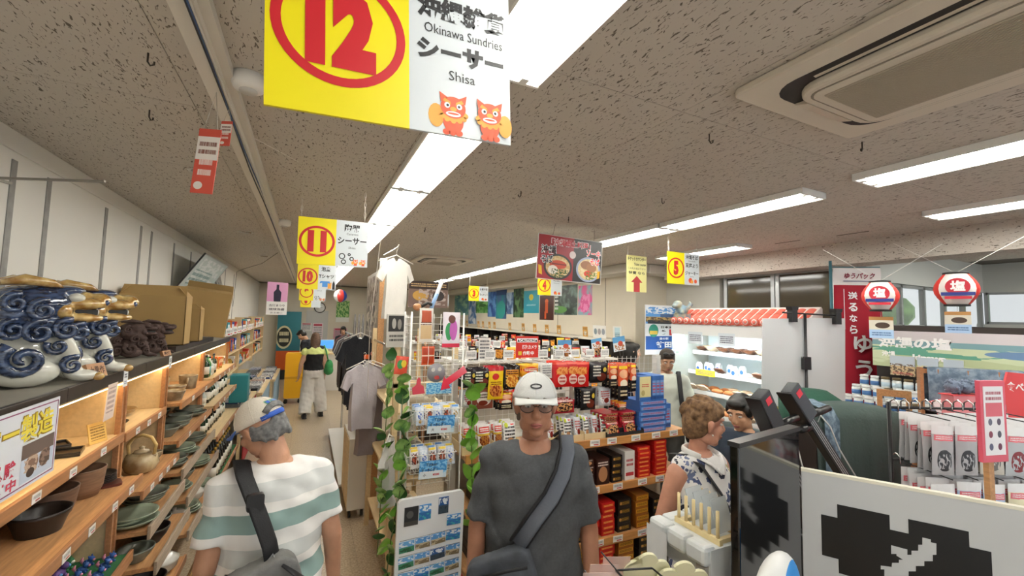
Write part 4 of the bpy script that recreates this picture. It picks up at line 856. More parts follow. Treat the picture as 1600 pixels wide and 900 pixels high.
for (z, dp) in ((1.12, .30), (.79, .34), (.42, .36), (.12, .38)):
    s_ = MB().box(GX0, GX1, 3.0-dp, 3.0, z-.03, z).build('shelf', WOOD, gd)
    MB().box(GX0, GX1, 3.0-dp-.02, 3.0-dp, z-.045, z+.012).build('lip', mat('shelf lip wood', 'c68a4c', .45, noise=.12, nscale=5, stretch=(1, 12, 12)), s_, bevel=.003)
    for k in range(9):
        MB().box(-.045, .045, -.0015, 0, -.045, .0).build('price_tag', TAGM, s_, (GX0+.14+k*.215+random.uniform(-.03, .03), 3.0-dp-.0205, z+.012), (0, random.uniform(-.04, .04), 0))
gr = MB()
for i in range(41): gr.box(GX0+.05*i-.0015, GX0+.05*i+.0015, 3.0-.003, 3.0, 1.15, 1.72)
for j in range(12): gr.box(GX0, GX1, 3.0-.006, 3.0-.003, 1.15+.05*j-.0015, 1.15+.05*j+.0015)
gr.build('wire_grid', WIRE, gd)['kind'] = 'stuff'
MB().box(GX0, GX1, 3.02, 3.04, 0, 1.1).build('back_panel', mat('pegboard', 'cfc8ba', .7), gd)
# hanging packs on hooks: (key, px centre, py top, py bottom, px width, how it is told apart)
hooks = [('black', 733, 577, 606, 22, 'far left'), ('black', 752, 576, 605, 28, 'second'), ('yellow', 775, 573, 624, 25, 'yellow red-topped'), ('blackgold', 801, 571, 608, 25, 'black and gold'), ('orange', 828, 569, 590, 27, 'orange'), ('white', 853, 568, 592, 20, 'white'),
         ('red', 878, 565, 604, 29, 'left'), ('red', 895, 565, 604, 26, 'middle'), ('red', 908, 565, 604, 26, 'right'), ('black', 936, 566, 597, 29, 'right of the red ones'), ('strip', 957, 569, 606, 13, 'first strip'), ('strip', 973, 568, 625, 17, 'long strip'), ('strip', 990, 568, 612, 10, 'last strip'),
         ('brown', 755, 606, 639, 33, 'in the second row'), ('silver', 731, 612, 636, 16, 'in the second row far left'), ('strip', 790, 612, 640, 22, 'in the second row'), ('shrimp', 882, 625, 646, 34, 'under the red bags'), ('black', 918, 606, 640, 24, 'second row under the red bags'), ('silver', 945, 606, 634, 20, 'second row'), ('strip', 972, 628, 640, 15, 'second row')]
cache = {}
for i, (k, px, p0, p1, pw, lb) in enumerate(hooks):
    front = 2.78 if p0 < 600 else 2.82
    a = at(px, p0, Y=front); b = at(px, p1, Y=front); w = (at(px+pw/2, p0, Y=front)-at(px-pw/2, p0, Y=front)).length; h = a.z-b.z
    me = bag_mesh(w*.97, h, .03, PK[k])
    for d in range(3):
        tag(put(me, 'snack_bag', None, (a.x+random.uniform(-.006, .006), front+d*.045, b.z+random.uniform(-.004, .004)), (random.uniform(-.03, .03), 0, random.uniform(-.04, .04))),
            '%s snack bag on gondola hooks, %s, %s of its hook' % (k.replace('blackgold', 'black-gold').replace('strip', 'striped').replace('shrimp', 'crimson'), lb, ['front', 'middle', 'back'][d]), 'snack bag', 'snack bags on hooks')
    hk = MB().tube([(a.x, 2.995, a.z+.006), (a.x, front-.03, a.z+.004), (a.x, front-.045, a.z+.012)], .0022, 5).build('hook', CHROME, gd)
# goods standing on shelf one: cartons of bags
TRAYC = mat('pale carton', 'd9c296', .75)
def tray(x0, x1, z, lb, y0=2.72, d=.25, h=.05, m=TRAYC):
    t = thing('display_tray', lb, 'tray', ((x0+x1)/2, y0, z+.001), group='open display trays'); w = (x1-x0)/2
    for nm, bx in (('front', (-w, w, 0, .004, 0, h)), ('back', (-w, w, d-.004, d, 0, h*1.6)), ('side', (-w, -w+.004, .004, d-.004, 0, h*1.3)), ('side', (w-.004, w, .004, d-.004, 0, h*1.3)), ('base', (-w+.004, w-.004, .004, d-.004, 0, .004))): MB().box(*bx).build(nm, m, t)
    return t
row1 = [('photo', 729, 6), ('photo', 757, 24), ('photo', 778, 16), ('snow', 797, 24), ('silver', 860, 16), ('snow', 886, 16), ('silver', 902, 15), ('snow', 916, 13), ('silver', 929, 13), ('snow', 943, 13)]
for i, (k, px, pw) in enumerate(row1):
    c = at(px, 690, Y=2.78); w = max(.052, pw*.0041)
    me = bag_mesh(w, .16 if px < 830 else .15, .035, PK[k])
    for d in range(3): tag(put(me, 'snack_pouch', None, (c.x+random.uniform(-.004, .004), 2.775+d*.05, 1.134), (-.18, 0, random.uniform(-.15, .15))), '%s standing pouch on the first wooden shelf, %s from left, %s in its tray' % ({'photo': 'picture-fronted', 'snow': 'white', 'silver': 'silver'}[k], nth(i), ['front', 'middle', 'back'][d]), 'snack pouch', 'standing pouches')
for (a, b, lb) in ((722, 745, 'carton tray of pouches at the left end of the first shelf'), (746, 772, 'carton tray of picture-fronted pouches, left'), (773, 812, 'carton tray of pouches left of the grey man'), (852, 880, 'carton tray right behind the grey man'), (881, 911, 'carton tray of white pouches, middle'), (912, 950, 'carton tray of white pouches, right')):
    tray(at(a, 690, Y=2.73).x, at(b, 690, Y=2.73).x, 1.12, lb)
# stacked flat red packs
me = MB().prism(rrect(0, 0, .155, .19, .02), 0, .018, ax='z').mesh('flat_pack', PK['shrimp']); me2 = bag_mesh(.13, .1, .03, PK['shrimp'])
xs0 = at(957, 660, Y=2.8).x
for c in range(2):
    for j in range(9): tag(put(me, 'flat_pack', None, (xs0+c*.17-.04+random.uniform(-.008, .008), 2.86+random.uniform(-.01, .01), 1.122+j*.019), (0, 0, random.uniform(-.1, .1))), 'flat red cracker pack, %s pile, %s from the bottom' % (('left', 'right')[c], nth(j)), 'snack pack', 'red cracker packs')
t = tray(xs0-.13, xs0+.24, 1.12, 'dark tray holding crimson prawn packs before the red piles', 2.70, .06, .035, mat('black tray', '28282a', .5))
for c in range(2): tag(put(me2, 'snack_pouch', None, (xs0-.04+c*.17, 2.735, 1.128), (-.25, 0, .05)), 'crimson prawn pack in the dark tray, %s one' % ('left', 'right')[c], 'snack pouch', 'standing pouches')
# blue cookie boxes
BLUEB = mat_print('cookie box side', '3d6fb8', [('r', .5, .5, .45, .3, '7aa0d8'), ('t', .5, .5, .38, .2, 'c8303a'), ('r', .5, .1, .5, .06, '2c4f90')], rough=.35)
BLUET = mat_print('cookie box face', 'dccf98', [('r', .5, .06, .5, .06, '3d6fb8'), ('t', .5, .62, .32, .08, 'c8303a'), ('o', .3, .3, .16, .12, 'b9a56a')], rough=.35)
bx0, bx1 = at(998, 640, Y=2.74).x, at(1040, 640, Y=2.74).x
me = MB().box(0, bx1-bx0, 0, .2, 0, .042).mesh('cookie_box', BLUEB)
for j in range(6): tag(put(me, 'cookie_box', None, (bx0+random.uniform(-.006, .006), 2.73, 1.122+j*.043), (0, 0, random.uniform(-.03, .03))), 'blue cookie box lying in the stack at the shelf end, %s from the bottom' % nth(j), 'box', 'blue cookie boxes')
me = MB().box(0, .042, 0, .2, 0, .2).mesh('cookie_box', BLUEB)
t = thing('cookie_box', 'blue cookie box with cream face standing on top of the stack', 'box', (bx0, 2.735, 1.122+6*.043), group='blue cookie boxes')
MB().box(0, .13, 0, .04, 0, .2).build('carton', BLUEB, t); MB().box(.005, .125, -.0015, 0, .005, .195).build('face', BLUET, t)
for j in range(3): tag(put(me, 'cookie_box', None, (bx0+.135+j*.044, 2.73, 1.122+6*.043)), 'blue cookie box standing edge-on atop the stack, %s from left' % nth(j), 'box', 'blue cookie boxes')
me = MB().box(0, .1, 0, .15, 0, .2).mesh('cookie_box', BLUEB)
tag(put(me, 'cookie_box', None, (bx1+.02, 2.8, 1.122)), 'shorter blue cookie carton right of the stack', 'box', 'blue cookie boxes')
# shelves two and three: boxed sweets
BR = {'red': mat_print('sweet red', 'c8201f', [('r', .5, .5, .4, .25, 'e0501f'), ('t', .5, .5, .34, .16, 'f4d070')], rough=.35), 'dark': mat_print('sweet dark', '26201d', [('t', .5, .5, .35, .2, 'c99a3a'), ('o', .2, .5, .08, .2, 'd8a050')], rough=.35), 'wht': mat_print('sweet white', 'e8e2dc', [('t', .5, .6, .35, .15, 'c03a40'), ('r', .5, .2, .4, .06, 'c03a40')], rough=.35),
      'gold': mat_print('sweet gold', '9a5a1c', [('r', .5, .5, .45, .3, 'd89a2c'), ('t', .5, .5, .4, .2, '2a1a10')], rough=.35), 'choc': mat_print('sweet choc', '3a1f18', [('o', .5, .4, .35, .3, 'c08a60'), ('t', .5, .8, .4, .1, 'efe6da')], rough=.35)}
def stacks(z, specs, place, y0):
    for i, (px, w, d, h, n, k) in enumerate(specs):
        c = at(px, 720 if z > .7 else 800, Y=y0).x
        me = MB().box(-w/2+.006, w/2-.006, 0, d, 0, h-.001).mesh('sweet_box', BR[k])
        for j in range(n): tag(put(me, 'sweet_box', None, (c+random.uniform(-.004, .004), y0+random.uniform(0, .01), z+.001+j*h), (0, 0, random.uniform(-.008, .008))), '%s sweet box %s, pile %s from left, %s up' % ({'red': 'red', 'dark': 'black', 'wht': 'white', 'gold': 'gold-brown', 'choc': 'chocolate'}[k], place, nth(i), nth(j)), 'box', 'boxed sweets '+place)
stacks(.79, [(758, .12, .2, .05, 4, 'dark'), (781, .13, .2, .05, 4, 'gold'), (804, .12, .2, .05, 4, 'choc'), (827, .12, .2, .05, 4, 'gold'), (850, .13, .2, .05, 4, 'dark'), (874, .12, .2, .05, 4, 'choc'), (897, .12, .2, .05, 4, 'dark'), (920, .12, .22, .05, 4, 'choc'), (943, .13, .2, .19, 1, 'choc'), (965, .11, .2, .05, 4, 'dark'), (985, .11, .2, .22, 1, 'wht'), (1007, .14, .26, .034, 7, 'red'), (1033, .14, .26, .034, 8, 'red')], 'on the second wooden shelf', 2.68)
stacks(.12, [(760, .15, .25, .05, 5, 'red'), (790, .15, .25, .05, 5, 'dark'), (820, .15, .25, .05, 5, 'gold'), (850, .15, .25, .05, 5, 'dark'), (880, .15, .25, .05, 5, 'red'), (906, .1, .25, .05, 5, 'gold'), (926, .1, .2, .04, 6, 'dark'), (949, .15, .22, .036, 7, 'red'), (979, .16, .25, .05, 5, 'gold'), (1011, .16, .25, .05, 5, 'dark')], 'on the bottom shelf', 2.63)
stacks(.42, [(759, .15, .25, .05, 5, 'dark'), (788, .15, .25, .05, 5, 'red'), (817, .15, .25, .05, 5, 'gold'), (846, .15, .25, .05, 5, 'dark'), (875, .15, .25, .05, 5, 'red'), (902, .13, .25, .05, 5, 'dark'), (926, .13, .25, .04, 6, 'red'), (951, .13, .25, .04, 6, 'red'), (977, .14, .25, .06, 4, 'dark'), (1004, .14, .25, .05, 5, 'gold'), (1029, .12, .25, .05, 4, 'dark')], 'on the third shelf', 2.66)
# CAUTION sign
t = thing('caution_sign', 'red and white CAUTION camera notice standing on the gondola top', 'sign', (at(824, 530, Y=3.03).x, 3.03, 1.722))
MB().box(-.1, .1, -.002, .002, 0, .17).build('board', mat('caution red', 'd8301f', .35), t); MB().box(-.092, .092, -.0026, -.002, .12, .153).build('band', PWH, t)
MB().text('CAUTION', 0, .136, w=.13, h=.022, y=-.003, bold=.03).poly([(-.09, .126), (-.068, .126), (-.079, .146)], -.003).poly([(.068, .126), (.09, .126), (.079, .146)], -.003).build('lettering', BLK, t)
MB().text('防犯カメラ', .02, .085, w=.13, h=.035, y=-.003, bold=.03).text('作動中', .01, .035, w=.1, h=.035, y=-.003, bold=.03).build('lettering', PWH, t)
MB().box(-.08, -.05, -.003, -.002, .02, .05).build('camera_print', mat('caution yellow', 'e8d23a', .5), t); MB().box(-.03, .03, .0, .02, 0, .003).build('foot', CHROME, t)
# =============== goods behind: gondolas toward the poster wall ===============
CARDW = mat_print('white price card', 'f4f4f2', [('t', .5, .5, .4, .3, '6a6a70')])
DKSH = mat('dark shelf', '2e2622', .5)
mixk = list(PK.keys())
def back_gondola(y, x0, x1, zs, lb, cards, n, place):
    g = thing('low_gondola', lb, 'shelf', (0, y, 0), group='low gondolas')
    MB().box(x0, x1, 0, .5, 0, .1).build('plinth', DKSH, g); MB().box(x0, x1, .23, .27, .1, zs[0]-.02).build('back_panel', mat('pegboard', 'cfc8ba', .7), g)
    for z in zs: MB().box(x0, x1, 0, .5, z-.02, z).build('shelf', mat('white laminate', 'e4e1da', .4), g)
    k = 0
    meshes = [bag_mesh(.13, .15, .05, PK[q], 5) for q in mixk]
    for zi, z in enumerate(zs[:2]):
        for c in range(n):
            q = random.randrange(len(mixk))
            tag(put(meshes[q], 'snack_pouch', None, (x0+.08+c*(x1-x0-.16)/(n-1), .1+y+random.uniform(-.03, .03), z+.003), (-.1, 0, random.uniform(-.3, .3)), scale=random.uniform(.6, .95)), '%s pouch on the %s, %s shelf, %s from left' % (mixk[q].replace('blackgold', 'dark gold'), place, ('top', 'second')[zi], nth(c)), 'snack pouch', 'pouches on the '+place)
    for c in range(cards):
        t = thing('price_card', 'white price card standing on the %s, %s from left' % (place, nth(c)), 'price card', (x0+.15+c*(x1-x0-.3)/max(1, cards-1), y+.03, zs[0]), group='cards on the '+place)
        MB().box(-.055, .055, -.001, .001, .02, .1).build('card', CARDW, t); MB().cyl((0, .002, .0), (0, .002, .06), .0015, n=5).build('stick', CHROME, t)
    return g
back_gondola(3.75, 1.25, 3.1, (1.62, 1.3, .9, .5), 'low white gondola directly behind the sweets gondola', 9, 14, 'first low gondola')
back_gondola(5.2, 1.65, 3.7, (1.62, 1.3, .9, .5), 'second low white gondola toward the poster wall', 8, 15, 'second low gondola')
back_gondola(7.0, 1.6, 3.7, (1.6, 1.3, .9, .5), 'third low white gondola toward the poster wall', 6, 12, 'third low gondola')
for i, (px, py, Y, w, h, k, lb) in enumerate(((882, 541, 3.8, .17, .13, 'aqua', 'blue photo card of red food standing behind the sweets'), (935, 536, 3.8, .14, .1, 'aqua', 'small tilted blue photo card behind the sweets'), (970, 537, 3.8, .17, .16, 'aqua', 'large tilted blue photo card at the right behind the sweets'), (757, 546, 3.8, .12, .22, 'list', 'tall white list card with tiny print behind the sweets'))):
    p = at(px, py, Y=Y)
    m = mat_print('photo card', '5f9fd0', [('r', .5, .3, .5, .3, 'e8ecee'), ('o', .6, .5, .2, .2, 'c8503a'), ('n', .5, .25, .4, .2, 'b0703a')]) if k == 'aqua' else mat_print('list card', 'eceae6', [('t', .5, .5, .4, .42, '5a5a60')])
    t = thing('photo_card', lb, 'card', (p.x, Y, 1.62), rot=(0, -.15 if 'tilted' in lb else 0, 0), group='photo cards'); MB().box(-w/2, w/2, -.0015, .0015, p.z-1.62-h/2, p.z-1.62+h/2).build('card', m, t); MB().cyl((0, .003, 0), (0, .003, p.z-1.62), .002, n=5).build('stick', CHROME, t)
# wall shelving under the posters
ws = thing('wall_shelving', 'dark wall shelving with goods under the posters', 'shelf', (0, 0, 0))
MB().box(4.25, 4.64, 5.3, 14.8, 1.70, 1.74).build('top_board', mat('cream laminate', 'ddd6c6', .5), ws)
for z in (.5, .9, 1.3): MB().box(4.25, 4.64, 5.3, 14.8, z-.025, z).build('shelf', DKSH, ws)
MB().box(4.62, 4.645, 5.3, 14.8, 0, 1.7).build('back_panel', DKSH, ws)
for y in [5.3+i*.95 for i in range(11)]: MB().box(4.25, 4.61, y-.01, y+.01, 0, 1.70).build('divider', DKSH, ws)
JAR = MB().lathe([(.04, 0), (.045, .01), (.045, .09), (.03, .1), (.03, .12), (.001, .12)], 10).mesh('jar', mat('green jar', '6f8a3a', .3)); meshes = [bag_mesh(.14, .16, .06, PK[q], 4) for q in mixk]
for zi, z in enumerate((1.3, .9)):
    for c in range(40):
        q = random.randrange(len(mixk)); y = 5.42+c*.234
        if abs((y-5.3) % .95) < .09 or abs((y-5.3) % .95) > .86: continue
        if 10 < c < 18 and zi == 0: tag(put(JAR, 'jar', None, (4.36, y, z+.001)), 'green jar on the upper wall shelf under the posters, spot %s' % nth(c), 'jar', 'jars under the posters')
        else: tag(put(meshes[q], 'snack_pouch', None, (4.38, y, z+.004), (-.08, 0, PI/2+random.uniform(-.3, .3)), scale=random.uniform(.8, 1.3)), '%s pouch on the %s wall shelf under the posters, spot %s' % (mixk[q], ('upper', 'lower')[zi], nth(c)), 'snack pouch', 'pouches under the posters')
# posters on the wall: (px0, py0, px1, py1)
posters = [(711, 461, 732, 492, '3f8fa0', 'a8d8b8', 'green and blue sea poster, farthest left'), (733, 470, 744, 506, '3a78b8', 'e8eef4', 'narrow blue poster below the number 3 sign'), (744, 466, 762, 489, '3f8f3a', '8cc87a', 'green gecko leaf poster'), (763, 456, 775, 495, '2a58a8', '6aa0d8', 'tall blue sky poster'),
           (776, 451, 791, 498, '4f6fa0', '2f8f98', 'tall street and lagoon poster'), (791, 457, 802, 491, '4a6a9a', 'a8c0d8', 'small castle poster'), (803, 451, 818, 496, '22382a', '5f8a5a', 'dark green waterfall poster'), (819, 454, 842, 489, '1fa0b8', '38b4c4', 'turquoise square poster with a yellow emblem'),
           (844, 461, 865, 500, '4a1712', 'c84a1c', 'dark poster with an orange dancer'), (867, 446, 902, 492, '2c3a34', '6f8a80', 'large dark forest poster with white writing'), (904, 446, 925, 492, '8fb4c0', 'e05a9a', 'pale poster with a pink flower')]
for i, (a, b, c, d, c1, c2, lb) in enumerate(posters):
    p = at(a, b, X=X1); q = at(c, d, X=X1); r = at(a, d, X=X1)
    y0, y1 = sorted((p.y, q.y)); z1, z0 = (p.z+at(c, b, X=X1).z)/2, (r.z+q.z)/2
    t = thing('wall_poster', lb+' on the cream wall', 'poster', (X1, (y0+y1)/2, z0), rot=(0, 0, -PI/2), group='posters on the cream wall')
    sh = {8: [('o', .5, .75, .12, .09, 'e06a2c'), ('r', .5, .5, .1, .22, 'd8561c'), ('r', .42, .2, .06, .15, 'd8561c')], 10: [('o', .5, .4, .36, .32, 'e05a9a'), ('n', .5, .4, .34, .3, 'f08ac0')], 7: [('o', .5, .7, .14, .14, 'e8d23a'), ('t', .5, .35, .3, .04, 'bfe8ec')], 9: [('o', .25, .18, .32, .12, '5f9a4a'), ('t', .1, .55, .08, .4, 'e8ece8')], 4: [('o', .5, .3, .4, .3, '2f9f98'), ('r', .5, .9, .5, .12, '2a4a80')], 2: [('o', .6, .5, .3, .1, '2a6a2a')]}.get(i, [])
    w = (y1-y0)/2; MB().box(-w, w, -.003, -.0005, 0, z1-z0).build('sheet', mat_print('poster art %d' % i, c1, sh, base2=c2 if i not in (7, 8) else None, nscale=3, rough=.3, seed=i), t)
# small orange cards along the wall shelf
OC = mat_print('orange card', 'cf9a4a', [('o', .5, .35, .3, .22, 'eee4cc'), ('n', .5, .35, .3, .2, '6a5a30'), ('t', .5, .8, .4, .1, '7a4a18')], axes='YZ')
for i, px in enumerate((713, 730, 748, 755, 765, 773, 797, 818, 836, 855, 874, 915)):
    a = at(px, 509, X=4.3)
    single(MB().box(-.0015, .0015, -.07, .07, 0, .17), 'orange_card', OC, 'orange picture card standing on the wall shelf, %s from far left' % nth(i), 'card', (4.3, a.y, 1.7405), (0, -.08, 0), 'orange cards on the wall shelf')
for (px, w, lb, sh) in ((937, .34, 'white card with three tiny pictures right of the orange cards', [('o', .2, .5, .12, .25, '9aa0a8'), ('o', .5, .5, .12, .25, 'a8a0a0'), ('o', .8, .5, .12, .25, '8a9aa0')]), (965, .2, 'white and teal product card at the wall shelf end', [('r', .5, .5, .3, .4, 'b8d4dc'), ('t', .5, .3, .3, .2, '4a6a80')])):
    a = at(px, 512, X=4.3); single(MB().box(-.0015, .0015, -w/2, w/2, 0, .2), 'product_card', mat_print('product card %d' % px, 'e8e6e0', sh, axes='YZ'), lb, 'card', (4.3, a.y, 1.7405), (0, -.05, 0))
# =============== key-holder rack, ivy, postcards ===============
def rods(segs, r=.002, n=5):
    m = MB()
    for a, b in segs: m.cyl(a, b, r, n=n)
    return m
kr = thing('keyring_rack', 'white wire rack of key holders at the aisle end of the sweets gondola', 'rack', (.6, 2.72, 0))
W_, D_ = .35, .2
for x in (0, W_):
    for y in (0, D_): MB().cyl((x, y, 0), (x, y, 2.06), .006, n=8).build('post', WIRE, kr)
g = rods([((0, D_, .9+.045*j), (W_, D_, .9+.045*j)) for j in range(26)]+[((.05*i, D_, .9), (.05*i, D_, 2.05)) for i in range(8)]); g.build('grid_panel', WIRE, kr)['kind'] = 'stuff'
g = rods([((0, y_, 1.62+.05*j), (0, y_+.05, 1.62+.05*j)) for j in range(9) for y_ in (0, .05, .1, .15)]+[((W_, y_, 1.62+.05*j), (W_, y_+.05, 1.62+.05*j)) for j in range(9) for y_ in (0, .05, .1, .15)]+[((0, .05*i, 1.62), (0, .05*i, 2.04)) for i in range(5)]); g.build('side_grid', WIRE, kr)['kind'] = 'stuff'
MB().tube([(-.02, -.02, 1.72), (W_+.02, -.02, 1.72), (W_+.02, D_, 1.72), (-.02, D_, 1.72)], .003, 6, closed=True).build('rail', WIRE, kr)
def basket(z, label, x0, x1, y0, y1, h=.1):
    b = MB()
    for zz, k in ((z+h, 0), (z+h*.5, .012), (z, .025)): b.tube([(x0+k, y0+k, zz), (x1-k, y0+k, zz), (x1-k, y1, zz), (x0+k, y1, zz)], .0026 if zz > z+h*.9 else .0018, 5, closed=True)
    for i in range(9): x = x0+.025+(x1-x0-.05)*i/8; b.cyl((x, y0, z+h), (x, y0+.025, z), .0016, n=4); b.cyl((x, y0+.025, z), (x, y1, z), .0016, n=4)
    for i in range(5): y = y0+.03+(y1-y0-.03)*i/4; b.cyl((x0, y, z+h), (x0+.025, y, z), .0016, n=4); b.cyl((x1, y, z+h), (x1-.025, y, z), .0016, n=4)
    o = b.build('basket', WIRE, kr); o['kind'] = 'stuff'
    return o
basket(1.35, '', -.01, .3, -.17, -.01, .12); basket(1.1, '', -.03, .27, -.17, -.01, .11)
def sea_sign(z, x, lines, label):
    t = thing('keyring_price_sign', label, 'sign', (.6+x, 2.72-.18, z), rot=(.05, .04, .04), group='keyring signs')
    MB().box(-.085, .085, -.001, .001, 0, .105).build('card', mat_print('sea water print', 'cfe4ee', [('r', .5, .68, .5, .32, '3f8fd0'), ('n', .5, .6, .5, .35, '8cc8ec'), ('r', .45, .22, .42, .2, 'dfe9ee')]), t)
    lt = MB()
    for (s_, u, v, w, h) in lines: lt.text(s_, u, v, w=w, h=h, y=-.0016, bold=.02)
    lt.build('lettering', mat('print navy', '2a2340', .5), t)
    MB().text('¥580', .02, .022, w=.04, h=.014, y=-.0016, bold=.03).build('price', RED, t)
sea_sign(1.335, .16, [('Tinker', -.01, .082, .07, .018), ('キーホルダー', -.02, .052, .1, .024), ('大', -.05, .022, .018, .018)], 'blue sea print sign キーホルダー on the upper keyring basket')
sea_sign(1.075, .12, [('Tinker', -.01, .082, .07, .018), ('キーホルダー', -.02, .052, .1, .024), ('小', -.05, .022, .018, .018)], 'blue sea print sign キーホルダー on the lower keyring basket')
KB = [pack('key clear', 'dfe4e8', [('o', .5, .5, .25, .2, 'b08a3a'), ('r', .5, .92, .4, .06, '5f8fd0'), ('n', .5, .5, .4, .3, 'f2f4f4')]), pack('key blue', 'cdd8e6', [('o', .5, .5, .26, .22, '3a58a8'), ('o', .5, .2, .2, .1, 'c89a4a'), ('n', .5, .6, .4, .3, 'eef2f6')]), pack('key red', 'e6e0dc', [('o', .5, .45, .3, .25, 'b8502c'), ('n', .5, .5, .4, .3, '5a3a30'), ('r', .5, .92, .4, .06, 'e8c83a')])]
km = [bag_mesh(.052, .11, .018, k, 5) for k in KB]
for zi, (z, x0, nm) in enumerate(((1.375, .02, 'upper'), (1.125, 0, 'lower'))):
    for r in range(3):
        for c in range(5):
            k = random.randrange(3); tag(put(km[k], 'keyring_packet', None, (.6+x0+.025+c*.055, 2.58+r*.045, z+.004), (-.25, random.uniform(-.06, .06), random.uniform(-.05, .05))), '%s keyring packet in the %s basket, %s row, %s from left' % (['gold', 'blue', 'red'][k], nm, nth(r), nth(c)), 'keyring', 'keyring packets')
t = thing('round_face_badge', 'grey round face badge standing above the keyring baskets', 'badge', (.762, 2.68, 1.615), rot=(0, 0, .1))
MB().cyl((0, 0, .06), (0, .008, .06), .06, n=28).build('disc', mat('badge grey', '8f8c90', .4), t)
MB().disc(-.022, .08, .013, -.001, 14).disc(.022, .082, .013, -.001, 14).disc(.005, .03, .02, -.001, 14, rz=.013).build('face_print', mat_print('badge face', '5f6f9a', [('o', .5, .1, .3, .3, 'b8403a'), ('o', .5, .8, .5, .3, 'd8d4cc')]), t); MB().box(-.01, .01, .008, .03, 0, .05).build('foot', WIRE, t)
t = thing('sea_header_card', 'small blue water-patterned card under the round badge', 'card', (.775, 2.665, 1.545)); MB().box(-.08, .085, -.001, .001, 0, .07).build('card', mat_print('water header', '4aa0d8', [('n', .5, .5, .5, .5, 'a8dcf0')], nscale=5), t)
tag(MB().prism([(-.035, 0), (.04, .005), (.03, .05), (.012, .06), (.012, .09), (0, .105), (-.012, .09), (-.014, .06), (-.04, .04)], -.004, .004).build('red_figure', mat('coral plastic', 'd84a5a', .4), None, (.645, 2.655, 1.55)), 'small coral red figure cut-out left of the round badge', 'figure')
t = thing('arrow_card', 'pink-red arrow pointing down to the keyring baskets', 'sign', (.88, 2.66, 1.6), rot=(0, .0, .1))
MB().prism([(-.095, -.03), (-.03, -.02), (-.042, .0), (.085, .075), (.06, .115), (-.063, .037), (-.075, .055)], -.002, .002).build('arrow', mat_print('arrow print', 'e8304a', [('g', .5, 1.0, .5, .6, 'f2a8b8')]), t)
MB().tube([(.07, .002, .09), (.1, .04, .13), (.11, .16, .14)], .002, 4).build('wire', WIRE, t)
# toys clipped on the wire rack
for (px, py, pw, ph, Y, c1, sh, lb) in ((664, 508, 26, 60, 2.78, 'ede6d8', [('r', .5, .75, .35, .18, 'b8502c'), ('r', .5, .3, .4, .2, 'd8b88a'), ('t', .5, .55, .4, .06, '6a3a20')], 'clear packet of small red-brown gifts on the wire rack'), (703, 515, 34, 62, 2.74, 'f0e6ee', [('o', .35, .45, .2, .25, '3f9a5a'), ('o', .6, .5, .22, .3, 'c060b0'), ('o', .5, .8, .2, .12, '6a3a30'), ('r', .5, .05, .5, .06, 'e0405a')], 'large toy packet with purple and green print on the wire rack'),
                                      (667, 555, 24, 32, 2.76, 'd8623a', [('r', .5, .5, .42, .42, 'b8401c'), ('r', .5, .5, .03, .5, 'f0d8c0'), ('r', .5, .5, .5, .03, 'f0d8c0')], 'orange paper charm behind the wires'), (624, 570, 22, 30, 2.7, 'd8503a', [('o', .4, .55, .25, .25, '3f8a4a'), ('o', .65, .6, .2, .2, 'e8c83a')], 'small tilted picture packet left of the wire rack')):
    p = at(px, py, Y=Y); w = pw*.0037; h = ph*.0037
    tag(put(bag_mesh(w, h, .012, pack('toy %d' % px, c1, sh), 6), 'toy_packet', None, (p.x, Y-.03, p.z-h/2), (0, .12 if px < 640 else 0, .15)), lb, 'toy packet', 'toys on the wire rack')
t = thing('bangle_tube', 'slim white tube leaning over the top of the wire rack', 'tube', (.73, 2.86, 2.0), rot=(.1, .32, 0)); MB().cyl((0, 0, 0), (0, 0, .3), .013, n=10).build('tube', mat('tube white', 'e4e6e8', .3), t); MB().cyl((0, 0, .06), (0, 0, .2), .0134, n=10).build('label', mat('tube blue', '8fb0d8', .4), t)
t = thing('wooden_toy', 'small dark wooden toy on top of the wire rack', 'toy', (.66, 2.84, 2.062)); MB().ball((0, 0, .03), (.03, .02, .025)).build('body', WOODD, t); MB().tube([(.02, 0, .03), (.07, 0, .06), (.1, 0, .05)], .01, 8).build('arm', DK, t)
single(MB().box(-.08, .08, -.004, .004, 0, .24), 'old_photo_board', mat_print('old photo', 'b8b4ac', [('r', .5, .72, .42, .24, '2a2a28'), ('o', .35, .72, .1, .16, 'a8a49c'), ('o', .62, .7, .1, .16, '8a867e'), ('t', .5, .28, .36, .12, '3a3a38')]), 'grey panel with an old black and white photograph beside the wire rack', 'panel', (.6, 3.2, 1.8), (0, 0, .25))
